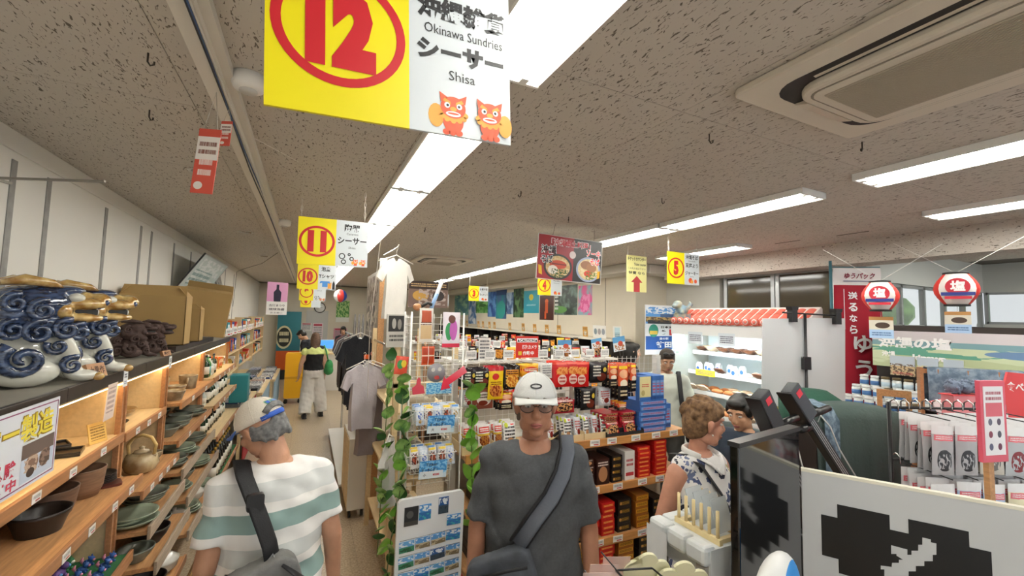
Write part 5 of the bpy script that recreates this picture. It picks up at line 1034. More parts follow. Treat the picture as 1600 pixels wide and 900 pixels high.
# postcard board
pb = thing('postcard_board', 'white rounded board of blue seaside photo cards below the keyrings', 'board', (.715, 2.56, 0), rot=(.04, 0, .02))
MB().prism(rrect(0, .5, .40, .98, .03), -.012, .012).build('board', mat('board white', 'e6e8ea', .3), pb); MB().box(-.2, .2, -.03, .06, 0, .014).build('foot', WIRE, pb)
SEA = [mat_print('sea card %d' % i, a, [('r', .5, .25, .5, .26, b), ('n', .5, .75, .5, .2, 'e8eef4'), ('n', .5, .2, .5, .2, c)], nscale=1.6, seed=i) for i, (a, b, c) in enumerate((('4a90d0', '2f6fb0', '3fa8b0'), ('5a9ad8', 'c8b898', '7a6a50'), ('3a7ac0', '2a8fa8', '1f5a88'), ('2a5a98', '3a4a58', '22303c'), ('6aa8dc', '3f8a6a', '2a5a3a')))]
MB().box(-.16, -.08, -.0165, -.012, .84, .945).build('photo_card', mat_print('dark card', '2a2a2e', [('o', .4, .6, .25, .2, '5a5a58'), ('r', .5, .12, .5, .12, '47443f')]), pb); MB().box(-.075, -.005, -.0165, -.012, .86, .945).build('photo_card', SEA[0], pb); MB().box(.04, .1, -.0165, -.012, .875, .97).build('photo_card', SEA[3], pb)
for r in range(9):
    for c in range(4):
        if r == 0 and c < 3: continue
        MB().box(-.043, .043, -.004, 0, -.028, .032).build('photo_card', random.choice(SEA), pb, (-.138+c*.092, -.0125, .81-.088*r+.018*c*.3), (0, random.uniform(-.08, .08), 0))
for r in range(9): MB().cyl((-.18, -.02, .765-.088*r), (.18, -.02, .775-.088*r), .0015, n=4).build('card_rail', CHROME, pb)
# ivy garlands
LEAFM = mat('ivy leaf', '4f8a3a', .35, col2='a8cf7a', nscale=30); LEAFD = mat('dark ivy leaf', '2f5f2c', .35, noise=.3, nscale=20)
def leaf_mesh(m):
    vs = [(0, 0, 0)]; n = 10; out = []
    for i in range(n+1):
        t = i/n; w = .52*math.sin(PI*t)**.7*(1-.45*t); out.append((w, t))
    V = []; F = []
    for (w, t) in out: V += [(-w*.045, t*.07, .006*math.sin(PI*t)-.1*w*.045), (0, t*.07, .012*math.sin(PI*t)), (w*.045, t*.07, .006*math.sin(PI*t)-.1*w*.045)]
    for i in range(n): a = i*3; F += [(a, a+1, a+4, a+3), (a+1, a+2, a+5, a+4)]
    return MB().add([(x*1.6, y, z) for x, y, z in V], F, True).mesh('leaf', m)
LF = [leaf_mesh(LEAFM), leaf_mesh(LEAFD), leaf_mesh(mat('bright ivy leaf', '86c24a', .35, noise=.2, nscale=25))]
def ivy(label, pts, n, bright, seed):
    t = thing('ivy_garland', label, 'garland', pts[0], group='ivy garlands'); P0 = Vector(pts[0]); rnd = random.Random(seed)
    loc = [tuple(Vector(p)-P0) for p in pts]; MB().tube(loc, .003, 5).build('stem', mat('ivy stem', '5a6a38', .6), t)
    for i in range(n):
        q = (i+rnd.random())/n*(len(loc)-1); a = min(int(q), len(loc)-2); p = Vector(loc[a]).lerp(Vector(loc[a+1]), q-a)
        put(LF[2 if rnd.random() < bright else rnd.choice((0, 1, 0))], 'leaf', t, p, (rnd.uniform(.5, 1.5), rnd.uniform(-.6, .6), rnd.uniform(1.8, 4.6)), scale=rnd.uniform(1.0, 1.75))
ivy('variegated ivy garland hanging down the left side of the keyring rack', [(.56, 2.7, 1.62), (.55, 2.66, 1.4), (.58, 2.66, 1.2), (.56, 2.68, .95), (.52, 2.68, .7), (.5, 2.7, .4)], 34, .2, 1)
ivy('bright ivy garland hanging down the right side of the keyring rack', [(.97, 2.62, 1.62), (.98, 2.6, 1.4), (.98, 2.58, 1.2), (.99, 2.58, .95), (1.0, 2.6, .7)], 22, .8, 2)
ivy('dark ivy garland on the wooden clothes frame behind the keyring rack', [(.55, 3.1, 1.72), (.52, 3.0, 1.4), (.5, 2.95, 1.1), (.49, 2.92, .8), (.48, 2.9, .5)], 30, .25, 3)
# =============== wooden clothes frame and garments on the right of the aisle ===============
fr = thing('clothes_frame', 'tall pale wooden clothes frame on the right of the aisle', 'rack', (.62, 3.25, 0))
for (x, y, h) in ((0, 0, 1.82), (.45, 0, 1.82), (0, 1.2, 1.9), (.45, 1.2, 1.9)): MB().box(x-.02, x+.02, y-.02, y+.02, 0, h).build('post', PALEW, fr)
for z in (.25, .8, 1.3): MB().box(0, .45, .02, 1.18, z-.01, z+.01).build('shelf', PALEW, fr)
MB().cyl((0, 0, 1.78), (0, 1.2, 1.78), .012, n=8).build('rail', CHROME, fr); MB().cyl((.45, 0, 1.78), (.45, 1.2, 1.78), .012, n=8).build('rail', CHROME, fr)
MB().box(-.02, .47, -.02, .02, 1.50, 1.53).build('crossbar', PALEW, fr); MB().box(-.02, .47, -.02, .02, .9, .93).build('crossbar', PALEW, fr)
def shirt_mesh(w, h, m, fold=1.0, seed=0):
    """short-sleeved shirt on a hanger, in the xz plane, neck at z=0"""
    out = [(-.12, 0), (-.5, -.14), (-.68, -.46), (-.5, -.55), (-.38, -.36), (-.4, -1.35), (.4, -1.35), (.38, -.36), (.5, -.55), (.68, -.46), (.5, -.14), (.12, 0), (.06, -.07), (-.06, -.07)]
    sx = w/1.36; sz = h/1.35; mb = MB(); rnd = random.Random(seed); ph = rnd.uniform(0, 6)
    mb.prism([(x*sx, z*sz) for x, z in out], -.018, .018)
    bm = bmesh.new(); me = mb.mesh('garment', m); bm.from_mesh(me); bmesh.ops.triangulate(bm, faces=bm.faces[:])
    bmesh.ops.subdivide_edges(bm, edges=bm.edges[:], cuts=3, use_grid_fill=True)
    for v in bm.verts:
        d = -v.co.z/h; v.co.y += fold*.018*math.sin(v.co.x*34+ph+2*d)*d + fold*.01*math.sin(v.co.x*60+v.co.z*9)
        if abs(v.co.y) > .001: v.co.y *= .8+1.2*d
    bm.to_mesh(me); bm.free(); return smoothed(me, 60)
def garment(label, loc, rz, w, h, m, group='shirts on hangers', seed=0, fold=1, extra=None):
    t = thing('hanging_shirt', label, 'shirt', loc, rz, group)
    put(shirt_mesh(w, h, m, fold, seed), 'fabric', t, (0, 0, -.06))
    MB().tube([(-.17, 0, -.1), (-.03, 0, -.045), (0, 0, -.03), (.03, 0, -.045), (.17, 0, -.1)], .005, 6).tube([(0, 0, -.03), (0, 0, .01), (.012, 0, .03), (.0, 0, .045), (-.012, 0, .035)], .0025, 5).build('hanger', mat('hanger plastic', 'e6e2da', .4), t)
    return t
CLOTH = lambda c: mat('cloth '+c, c, .9, bump=.25, bscale=60, sheen=.2)
gs = garment('black printed souvenir T-shirt facing the aisle on a white hanger', (.545, 5.0, 1.86), .12, .5, .74, CLOTH('15171e'), fold=.6)
MB().box(-.02, .04, -.001, 0, .02, .07).build('logo', mat('logo orange', 'e8641c', .6), gs, (.06, -.035, -.34)); MB().text("OKI", 0, 0, w=.11, h=.035, bold=.04).text('NAWA', 0, -.045, w=.11, h=.035, bold=.04).build('lettering', PWH, gs, (.08, -.037, -.35)); MB().box(-.055, .055, -.001, 0, -.012, .012).build('stripe', mat('logo yellow', 'e8c83a', .6), gs, (.08, -.037, -.44))
m = MB(); m.disc(.0, .0, .04, 0, 16); m.disc(.04, .045, .03, 0, 14); m.disc(.05, -.02, .028, 0, 14); m.build('flower_print', mat_print('flower print', 'd83a3a', [('n', .5, .5, .5, .5, 'f4ece4'), ('o', .7, .85, .3, .2, '6ac03a')], nscale=5), gs, (.15, -.038, -.26))
garment('pale lilac-grey shirt hanging low beside the clothes frame', (.50, 4.15, 1.64), .35, .42, .58, CLOTH('b4aeb4'), seed=3)
garment('white T-shirt hanging high on the wooden bookcase', (.72, 4.0, 2.62), .25, .36, .56, CLOTH('e2dfd8'), seed=4, fold=.7)
garment('white cotton top hanging in front of the dried goods at the frame', (.55, 3.05, 1.25), 1.2, .34, .42, CLOTH('dcdad6'), seed=6)
garment('mauve shirt hanging behind the lilac one', (.60, 4.35, 1.62), .4, .42, .85, CLOTH('8a7f82'), seed=5)
# rail of dark garments
rl = thing('garment_rail', 'chrome garment rail packed with clothes beside the aisle', 'rack', (.62, 5.3, 0)); MB().cyl((0, 0, 1.72), (0, 2.6, 1.72), .014, n=8).cyl((.0, 0, 0), (0, 0, 1.72), .014, n=8).build('frame', CHROME, rl); MB().cyl((0, 2.6, 0), (0, 2.6, 1.72), .014, n=8).build('post', CHROME, rl); MB().box(-.2, .25, 0, 2.6, .08, .1).build('base_shelf', WIRE, rl)
GC = ['22232a', '3a3230', '5a3f3a', '2a3040', 'b8b0a6', '6f2f30', '1f1f22', '4a4a52']; cnm = ['navy-black', 'dark brown', 'brown', 'slate blue', 'beige', 'maroon', 'black', 'grey']
gm = [shirt_mesh(.44, .78, CLOTH(c), .45, i) for i, c in enumerate(GC)]; tm = MB()
for i in range(26):
    k = random.randrange(8); tag(put(gm[k], 'hanging_shirt', None, (.62, 5.42+i*.095, 1.685), (0, random.uniform(-.03, .03), PI+random.uniform(-.15, .15))), '%s garment on the chrome rail, %s from the near end' % (cnm[k], nth(i)), 'shirt', 'garments on the rail')
# clear-wrapped pouches on the top rail, white wheeled cabinet, bookcase
PCH = mat('clear wrapped cloth', 'c9c6c4', .2, noise=.3, nscale=9)
for i in range(7): tag(put(bag_mesh(.13, .3, .02, PCH, 5), 'wrapped_scarf', None, (.60+.05*i-.06, 5.62+.02*i, 1.73), (0, 0, 1.35)), 'clear-wrapped scarf hanging above the black shirt, %s from left' % nth(i), 'scarf', 'wrapped scarves')
wc = thing('wheeled_cabinet', 'white display cabinet on castors under the hanging shirts', 'cabinet', (.50, 4.95, 0)); MB().box(-.05, .13, -.33, .33, .08, .78).build('body', mat('cabinet white', 'dedad2', .5), wc, bevel=.006); MB().box(-.055, -.05, -.31, -.02, .1, .76).box(-.055, -.05, .02, .31, .1, .76).build('shelf_front', PALEW, wc)
for x in (-.02, .1):
    for y in (-.28, .28): MB().cyl((x-.012, y, .035), (x+.012, y, .035), .035, n=12).build('castor', DK, wc)
for i in range(5): tag(put(gm[(i*3) % 8], 'folded_shirt', None, (.62, 4.7+i*.12, 1.12), (0, 0, PI), scale=(.5, 1, .4)), '%s small shirt above the white cabinet, %s' % (cnm[(i*3) % 8], nth(i)), 'shirt', 'small shirts above the cabinet')
bc = thing('tall_bookcase', 'tall wooden bookcase with white-topped end panel above the clothes', 'bookcase', (.66, 4.56, 0)); MB().box(0, .06, -.02, .02, 0, 2.5).build('end_panel', WOOD, bc); MB().box(-.005, .065, -.022, .022, 2.5, 2.62).build('cap', mat('white laminate', 'e4e1da', .4), bc); MB().box(.0, .06, .02, 1.0, 1.72, 1.76).build('shelf', WOOD, bc); MB().tube([(.03, -.02, 2.655), (.06, -.6, 2.655), (.06, -.66, 2.67)], .006, 6).build('bracket', CHROME, bc)
MB().box(0, .02, .02, 1.0, 1.76, 2.5).build('back_panel', mat_print('framed photos', '9a938a', [('n', .5, .75, .45, .2, '5a4a40'), ('r', .3, .3, .1, .2, '4a4644'), ('r', .55, .3, .1, .2, '3a3836'), ('r', .8, .3, .1, .2, '5a5450'), ('n', .5, .3, .45, .2, 'c8c0b4')], axes='YZ'), bc)
single(MB().box(-.26, .26, -.01, .01, 0, .34), 'picture_panel', mat_print('crafts photo', '7a6258', [('r', .5, .85, .5, .15, '3a2a24'), ('t', .5, .85, .45, .08, 'c8a878'), ('o', .3, .45, .2, .2, 'c89a4a'), ('n', .6, .4, .35, .3, 'b8a8a0'), ('o', .75, .45, .15, .2, '3a3230')]), 'dark craft photo panel above the shelving behind the wire rack', 'panel', (1.42, 5.5, 2.14), (0, 0, 0))
sp_ = thing('panel_stand', 'slim post carrying the craft photo panel', 'post', (1.42, 5.53, 0)); MB().box(-.02, .02, -.01, .015, 0, 2.2).build('post', WOODD, sp_); MB().box(-.15, .15, -.1, .1, 0, .02).build('base', WOODD, sp_)
# odds and ends on the frame shelves
DRY = [mat('linen bundle', 'b09a7e', .9, bump=.3), mat('grey bundle', '8a8680', .9, bump=.3), mat('cream bundle', 'd6ccb8', .9, bump=.3)]
for zi, z in enumerate((.26, .81, 1.31)):
    for i in range(8):
        b = MB(); b.ball((0, 0, .06), (.12, .06, .06), 10, 7); b.ball((.05, .0, .1), (.07, .05, .04), 8, 6)
        tag(put(b.mesh('cloth_bundle', DRY[(i+zi) % 3]), 'cloth_bundle', None, (.845, 3.38+i*.13, z+.002)), '%s cloth bundle on the %s shelf of the clothes frame, %s along' % (['linen', 'grey', 'cream'][(i+zi) % 3], ('low', 'middle', 'upper')[zi], nth(i)), 'bundle', 'cloth bundles on the frame')
# =============== far end of the aisle ===============
fw = 14.9
t = thing('wall_clock', 'round white wall clock at the far end of the aisle', 'clock', (.36, Y1-.001, 2.2)); MB().cyl((0, -.03, 0), (0, 0, 0), .17, n=28).build('rim', DK, t); MB().cyl((0, -.034, 0), (0, -.03, 0), .145, n=28).build('dial', PWH, t); MB().box(-.006, .006, -.036, -.034, 0, .1).build('hand', BLK, t); MB().box(0, .075, -.036, -.034, -.006, .006).build('hand', BLK, t)
t = thing('mural_panel', 'dark teal and orange panel with a round emblem at the aisle end', 'panel', (-.45, 14.7, 0)); MB().box(-.34, .3, 0, .04, 0, 2.05).build('board', mat_print('mural print', '1f5a68', [('g', .5, .4, 1, .35, '2a7a88'), ('r', .5, .2, .5, .22, 'c8561c'), ('r', .5, .06, .5, .08, '1a1a1a'), ('o', .3, .62, .34, .17, 'd8cfa8'), ('o', .3, .62, .28, .14, '22261f'), ('t', .3, .62, .2, .1, 'd8cfa8')]), t)
dr = struct(MB().box(-.02, .62, Y1-.03, Y1, 0, 2.1).build('door_1', mat('grey door', 'c6c6c2', .5))); MB().cyl((.55, Y1-.06, 1.0), (.55, Y1-.03, 1.0), .02, n=10).build('door_handle', CHROME, dr)
ct = thing('till_counter', 'white till counter at the far end of the aisle', 'counter', (.5, 12.6, 0)); MB().box(-.4, 1.1, -.3, .3, 0, .95).build('body', mat('cabinet white', 'dedad2', .5), ct); MB().box(-.45, 1.15, -.35, .35, .95, .99).build('worktop', PALEW, ct)
t = thing('till_monitor', 'small till screen glowing blue on the far counter', 'monitor', (.52, 12.45, .991)); MB().box(-.18, .18, -.02, .02, .08, .34).build('housing', mat('monitor white', 'd8dadc', .4), t); MB().box(-.16, .16, -.022, -.02, .1, .32).build('screen', mat('blue screen', '4a90d8', .3, emit=.6), t); MB().box(-.06, .06, -.05, .05, 0, .012).box(-.015, .015, -.01, .01, .012, .08).build('stand', mat('monitor white', 'd8dadc', .4), t)
t = thing('yellow_suitcase', 'tall yellow suitcase standing in the aisle', 'suitcase', (-.2, 10.9, 0)); MB().prism(rrect(0, .62, .36, 1.0, .04), -.12, .12).build('shell', mat('yellow plastic', 'f0b21c', .35), t); MB().box(-.18, .18, -.13, -.12, .55, .6).build('ridge', mat('yellow ridge', 'd89a14', .35), t)
for x in (-.14, .14): MB().cyl((x, -.08, .04), (x, -.05, .04), .04, n=10).cyl((x, .05, .04), (x, .08, .04), .04, n=10).build('wheel', DK, t)
t = thing('striped_ball', 'red, white and blue striped ball hanging near the far wall', 'ball', (.78, 12.3, 2.5)); b = MB()
b.ball((0, 0, 0), .17, 18, 12); me = b.mesh('ball', [PWH, mat('ball red', 'd0403a', .3), mat('ball blue', '2f58b0', .3)]); 
for p in me.polygons: a = math.atan2(p.center.y, p.center.x); p.material_index = int((a+PI)/(PI/3)) % 3
put(me, 'skin', t); MB().cyl((0, 0, .16), (0, 0, H-2.5-.01), .002, n=4).build('string', CHAIN, t)
single(MB().box(-.2, .2, -.005, .005, 0, .7), 'green_poster', mat_print('far green art', '5a9a4a', [('n', .5, .5, .5, .5, 'b8d88a'), ('r', .5, .1, .5, .12, 'e8e8e0')]), 'green leafy poster on the far wall', 'poster', (1.05, Y1-.006, 1.75))
single(MB().box(-.16, .16, -.1, .1, 0, 1.2), 'grey_pillar_panel', mat('grey panel', 'a8acb0', .5), 'grey upright panel near the far wall', 'panel', (1.75, 13.2, 1.001), (0, 0, 0))
single(MB().box(-.2, .2, -.1, .1, 0, 1.0), 'pillar_stand', mat('grey stand', '8a8c90', .5), 'low grey stand under the grey panel', 'stand', (1.75, 13.2, 0))
for (x, z, w, h, c, lb) in ((.0, 1.45, .3, .25, 'e8e6e2', 'white notice on the far door'), (.33, 1.2, .3, .5, 'e8d8dc', 'pink-edged notice board at the far wall'), (1.0, 1.2, .4, .35, 'd89aa8', 'pink card near the far till')):
    single(MB().box(-w/2, w/2, -.004, .004, 0, h), 'notice', mat_print('notice '+c, c, [('t', .5, .5, .4, .35, '8a8a90'), ('r', .5, .9, .4, .06, 'c8405a')]), lb, 'notice', (x, Y1-.04, z))
# ---- left of the far aisle: tables of folded shirts, boxes and cards
FOLD = [mat_print('folded print %d' % i, a, [('n', .5, .5, .5, .5, b)], axes='XY', rough=.4, nscale=4, seed=i) for i, (a, b) in enumerate((('2f4a88', 'e4e8f0'), ('e8e4dc', '4a5a7a'), ('22262e', '8a9098'), ('8a8e92', 'e0e2e4'), ('6a2a30', 'd8c0b0')))]
fme = [MB().prism(rrect(0, 0, .26, .2, .03), 0, .022, ax='z').mesh('folded_shirt', f) for f in FOLD]
fn = ['blue', 'white', 'black', 'grey', 'maroon']
for ti, (y0, y1, z, lb, x1) in enumerate(((6.6, 7.9, .78, 'nearest', -.66), (7.95, 9.5, .74, 'second', -.58), (9.55, 11.4, .72, 'third', -.5))):
    t = thing('display_table', 'display table of folded souvenirs left of the far aisle, %s' % lb, 'table', (0, 0, 0), group='souvenir tables'); MB().box(X0+.05, x1, y0, y1, z-.04, z).build('top', PALEW, t); MB().box(x1-.012, x1+.0, y0, y1, .05, z-.04).build('apron', mat('red cloth', 'a82a2c', .9) if ti == 0 else mat('blue cloth', '8fa8b8', .9), t)
    for y in (y0+.05, y1-.05):
        for x in (X0+.1, x1-.06): MB().box(x-.02, x+.02, y-.02, y+.02, 0, z-.04).build('leg', PALEW, t)
    n = int((y1-y0)/.28)
    for r in range(2):
        for c in range(n):
            for s_ in range(3):
                k = random.randrange(5); tag(put(fme[k], 'folded_shirt', None, (x1-.16-r*.3, y0+.15+c*.28, z+.001+s_*.0235), (0, 0, random.uniform(-.08, .08)+PI/2)), '%s folded shirt, %s table, %s row, %s pile, %s up' % (fn[k], lb, ('front', 'back')[r], nth(c), nth(s_)), 'shirt', 'folded shirts on tables')
for ui, (y0, y1) in enumerate(((6.55, 8.5), (8.55, 10.5), (10.55, 12.8))):
    u = thing('souvenir_rack', 'wall rack crowded with small souvenirs along the far left wall, %s' % nth(ui), 'shelf', (0, 0, 0), group='far wall racks')
    for z in (1.1, 1.4, 1.7): MB().box(X0+.002, -1.0, y0, y1, z-.02, z).build('shelf', PALEW, u)
    for y in (y0, y1-.02): MB().box(X0+.002, -1.0, y, y+.02, 1.0, 1.9).build('side', PALEW, u)
    for zi, z in enumerate((1.1, 1.4, 1.7)):
        for c in range(int((y1-y0)/.13)-1):
            k = random.randrange(7); hgt = random.uniform(.6, 1.5)
            tag(put(BMESH[k], 'souvenir_box', None, (-1.09, y0+.12+c*.13, z+.001), (0, 0, random.uniform(-.3, .3)), scale=(1, random.uniform(.6, 1), hgt)), '%s souvenir box, far left rack %s, %s shelf, %s along' % (gcol[k], nth(ui), nth(zi), nth(c)), 'box', 'souvenir boxes on the far racks')
    for c in range(9):
        single(MB().box(-.001, .001, -.045, .045, 0, .11), 'shelf_card', TAGX, 'white card clipped to the far left rack %s, %s along' % (nth(ui), nth(c)), 'card', (-.98, y0+.15+c*.2, 1.68), (0, random.uniform(-.1, .1), random.uniform(-.5, .2)), 'cards on the far racks')
single(MB().box(-.1, .1, -.12, .12, 0, .35), 'teal_bin', mat('teal plastic', '2f8f98', .4), 'teal box hanging at the shelf side past the bottles', 'box', (-.75, 6.66, .855), (0, 0, 0), None, .01)
# =============== bread chiller under the windows ===============
CW = mat('chiller white', 'e8ecec', .4); CI = mat('chiller inner', 'e2eef0', .4)
ch = thing('bread_chiller', 'open lit chiller cabinet of breads and packets under the dark windows', 'chiller', (4.48, 0, 0))
cy0, cy1 = 2.64, 4.3
MB().box(0, .76, cy0, cy1, 0, .55).build('base', CW, ch, bevel=.01); MB().box(.70, .76, cy0, cy1, .55, 1.9).build('back_wall', CI, ch); MB().box(.02, .76, cy0, cy1, 1.9, 2.0).build('canopy', CW, ch, bevel=.01)
MB().box(-.015, .02, cy0, cy1, 1.87, 2.0).build('fascia', mat('fascia', 'f2f4f4', .3), ch); MB().box(.04, .12, cy0+.05, cy1-.05, 1.885, 1.899).build('light_strip', mat('chiller lamp', 'f4fbff', .4, emit=30), ch)
for y in (cy0, cy1-.012): MB().box(.0, .70, y, y+.012, .55, 1.88).build('end_glass', glassy('end glass', 'cfdad4', .3), ch)
CHZ = (.6, .88, 1.12, 1.36, 1.62); 
for i, z in enumerate(CHZ):
    dp = .68-.09*i; s_ = MB().box(.70-dp, .70, cy0+.02, cy1-.02, z-.012, z).build('shelf', glassy('shelf glass', 'e8f0f0', .6) if i else CI, ch)
    MB().box(.70-dp-.006, .70-dp, cy0+.02, cy1-.02, z-.02, z+.03).build('price_rail', mat('price rail', 'eef0ee', .4), s_)
BRD = [mat('bread crust', 'b9713a', .5, noise=.3, nscale=12), mat('white roll', 'e8dcc6', .6, noise=.08), mat('pale wrapped bread', 'd9bfa0', .25, noise=.3, nscale=10), mat_print('milk carton', 'eef0f2', [('o', .5, .35, .4, .22, '3a68b8'), ('t', .5, .75, .35, .1, '5a6a90')], axes='YZ'), mat('pink packet', 'e07a80', .3, noise=.35, nscale=14), mat('brown packet', '7a5038', .3, noise=.4, nscale=14)]
bl = [MB().ball((0, 0, .03), (.05, .085, .035), 12, 8).mesh('bread', BRD[0]), MB().ball((0, 0, .03), (.05, .055, .032), 12, 8).mesh('bread', BRD[1]), bag_mesh(.15, .12, .06, BRD[2], 5), MB().box(-.03, .03, -.03, .03, 0, .09).prism([(-.03, .09), (.03, .09), (0, .125)], -.03, .03).mesh('carton', BRD[3]), bag_mesh(.12, .1, .04, BRD[4], 5), bag_mesh(.13, .1, .05, BRD[5], 5)]
blk = [('bread_loaf', 'crusty oval bread'), ('bread_roll', 'white bread roll'), ('wrapped_bread', 'wrapped pale bread'), ('milk_carton', 'blue-spotted milk carton'), ('pink_packet', 'pink packet'), ('brown_packet', 'brown packet')]
for i, z in enumerate(CHZ):
    for c in range(9):
        y = cy1-.14-c*.175
        opts = {4: [5, 2], 3: [3, 3, 5] if c < 4 else [5, 1], 2: [2, 2, 0], 1: [0, 2, 1], 0: [4, 4, 1]}[i]
        for r in range(2):
            k = random.choice(opts); nm, lb = blk[k]; dp = .68-.09*i
            flat = k in (2, 4, 5)
            tag(put(bl[k], nm, None, (4.48+.70-dp+.07+r*.16, y, z+(.034 if flat else .009)), (-1.1 if flat else 0, 0, (PI/2 if flat else 0)+random.uniform(-.12, .12))), '%s in chiller, %s shelf up, %s row, %s from far end' % (lb, nth(i), ('front', 'back')[r], nth(c)), nm.split('_')[-1], 'goods in the chiller')
for i, (y, z, w, c) in enumerate(((4.0, 1.36, .3, 'e8d23a'), (3.45, 1.12, .18, 'e8d23a'), (3.0, 1.12, .2, 'e8d23a'), (3.9, 1.86, .22, 'dfe8f0'), (3.45, 1.86, .22, 'dfe8f0'), (2.9, 1.86, .22, 'dfe8f0'))):
    single(MB().box(-.001, .001, -w/2, w/2, -.06 if i < 3 else -.13, .02), 'chiller_card', mat_print('chiller card '+c, c, [('t', .5, .5, .4, .3, '5a5a70')], axes='YZ'), ('yellow price card on the chiller shelf, %s' % nth(i)) if i < 3 else 'pale price sheet hanging from the chiller canopy, %s from far end' % nth(i-3), 'price card', ((4.757 if i == 0 else 4.667) if i < 3 else 4.463, y, z+.03), (0, 0, 0), 'chiller cards')
# little red-tiled display roof
rf = thing('tiled_display_roof', 'pink-red tiled display roof standing on the bread chiller', 'roof', (4.45, 0, 2.002)); TL = mat('coral tile', 'e0705f', .5, noise=.12, nscale=6); MO = mat('white mortar', 'f0e6e2', .7)
ry0, ry1 = 2.6, 4.28
MB().prism([(0, .0), (.36, .22), (.38, .2), (.38, 0)], ry0, ry1).build('slope', MO, rf)
tile_ = MB()
for a in range(6): pass
th = []
for k in range(7):
    a = PI*k/6; th.append((.045*math.cos(a), .014*math.sin(a)))
tm_ = MB(); N_ = 7
vs = [(0, u, v) for u, v in th]+[(.115, u*.92, v*.92) for u, v in th]; fs = [(i, i+1, N_+i+1, N_+i) for i in range(N_-1)]+[tuple(range(N_-1, -1, -1)), tuple(N_+i for i in range(N_))]
tm_.add(vs, fs); TILE = tm_.mesh('roof_tile', TL); sl_ = math.atan2(.22, .36)
cap = MB().cyl((-.012, 0, 0), (.01, 0, 0), .046, n=16).ring(0, 0, .03, .006, 0).mesh('eave_disc', TL)
CAPD = MB().cyl((-.012, 0, 0), (.01, 0, 0), .046, n=16).mesh('eave_disc', TL); CAPI = MB().cyl((-.016, 0, 0), (-.01, 0, 0), .03, n=14).mesh('eave_ring', MO); CAPC = MB().cyl((-.018, 0, 0), (-.01, 0, 0), .022, n=14).mesh('eave_boss', TL)
for j in range(16):
    y = ry0+.06+j*.104
    for r in range(3): put(TILE, 'roof_tile', rf, (.01+r*.121*math.cos(sl_), y, .006+r*.121*math.sin(sl_)+.001), (0, -sl_, 0))
    e = put(CAPD, 'eave_disc', rf, (0, y, .0)); e.location.z = .048; e.location.x = -.012; put(CAPI, 'eave_ring', e); put(CAPC, 'eave_boss', e)
t = thing('roof_lion', 'small grey-blue guardian lion at the left end of the tiled roof', 'statue', (4.52, 4.16, 2.13)); m = MB(); m.ball((0, 0, .06), (.07, .09, .07)); m.ball((-.05, .03, .13), (.06, .07, .06)); m.ball((-.1, .03, .11), (.04, .045, .03)); m.tube([(.05, -.05, .08), (.08, -.08, .14), (.05, -.07, .18)], [.03, .03, .01], 8)
for s_ in (-.05, .05): m.ball((-.05, s_, .02), (.03, .025, .03))
put(remesh(m, .012, 3, 'body', mat('slate glaze', '6f8a9a', .4, col2='a8a890', nscale=12)), 'body', t); MB().box(-.06, .06, -.09, .09, -.06, .01).build('base', MATS['slate glaze'], t)
# tourist poster before the chiller: 日本全国 第1位 許田
t = thing('ranking_poster', 'blue and white poster 日本全国第1位 許田 beside the chiller', 'poster', (0, 0, 0)); a = at(1008, 476, Y=4.6); b = at(1065, 553, Y=4.6); w = b.x-a.x; h = a.z-b.z; t.location = (a.x, 4.6, b.z)
MB().box(0, w, -.004, .004, 0, h).build('sheet', mat('rank white', 'e8ecf0', .35), t)
MB().poly([(.01, h*.62), (w-.01, h*.62), (w-.01, h*.96), (.01, h*.96)], -.0046).build('photo_print', mat_print('station photo', '5f9fe0', [('n', .5, .8, .5, .2, 'e8f0f8'), ('r', .5, .28, .5, .14, 'c8a86a'), ('r', .55, .1, .5, .12, '3a4048'), ('n', .5, .25, .5, .15, '6a5a4a'), ('r', .7, .5, .3, .1, '4a6a98')]), t)
MB().poly([(.01, h*.1), (w-.01, h*.1), (w-.01, h*.37), (.01, h*.37)], -.0046).build('blue_band', mat('rank blue', '2458a8', .4), t)
MB().text('日本全国', w*.63, h*.555, w=w*.42, h=h*.05, y=-.005, bold=.03).text('第', w*.5, h*.45, w=w*.13, h=h*.1, y=-.005, bold=.04).text('位', w*.86, h*.45, w=w*.13, h=h*.1, y=-.005, bold=.04).build('lettering', BLK, t)
MB().text('1', w*.68, h*.45, w=w*.07, h=h*.12, y=-.005, bold=.05).build('lettering', RED, t)
MB().text('許田', w*.5, h*.2, w=w*.42, h=h*.13, y=-.005, bold=.04).text('道の駅', w*.5, h*.32, w=w*.25, h=h*.05, y=-.005, bold=.03).build('lettering', PWH, t)
MB().disc(w*.22, h*.48, w*.13, -.0048, 20).build('seal_print', mat_print('rank seal', '2f8f7a', [('r', .5, .35, .4, .14, 'd8b84a')]), t)
for i, c in enumerate(('c04a4a', 'd8783a', '3a58a8', '3f9a5a')): MB().box(w*.5+i*w*.11, w*.58+i*w*.11, -.0052, -.0046, h*.02, h*.075).build('icon_print', mat('icon '+c, c, .4), t)
MB().box(w*.45, w*.55, .004, .03, -b.z, h*.5).build('post', WIRE, t); MB().box(w*.2, w*.8, -.1, .12, -b.z, -b.z+.015).build('foot', WIRE, t)
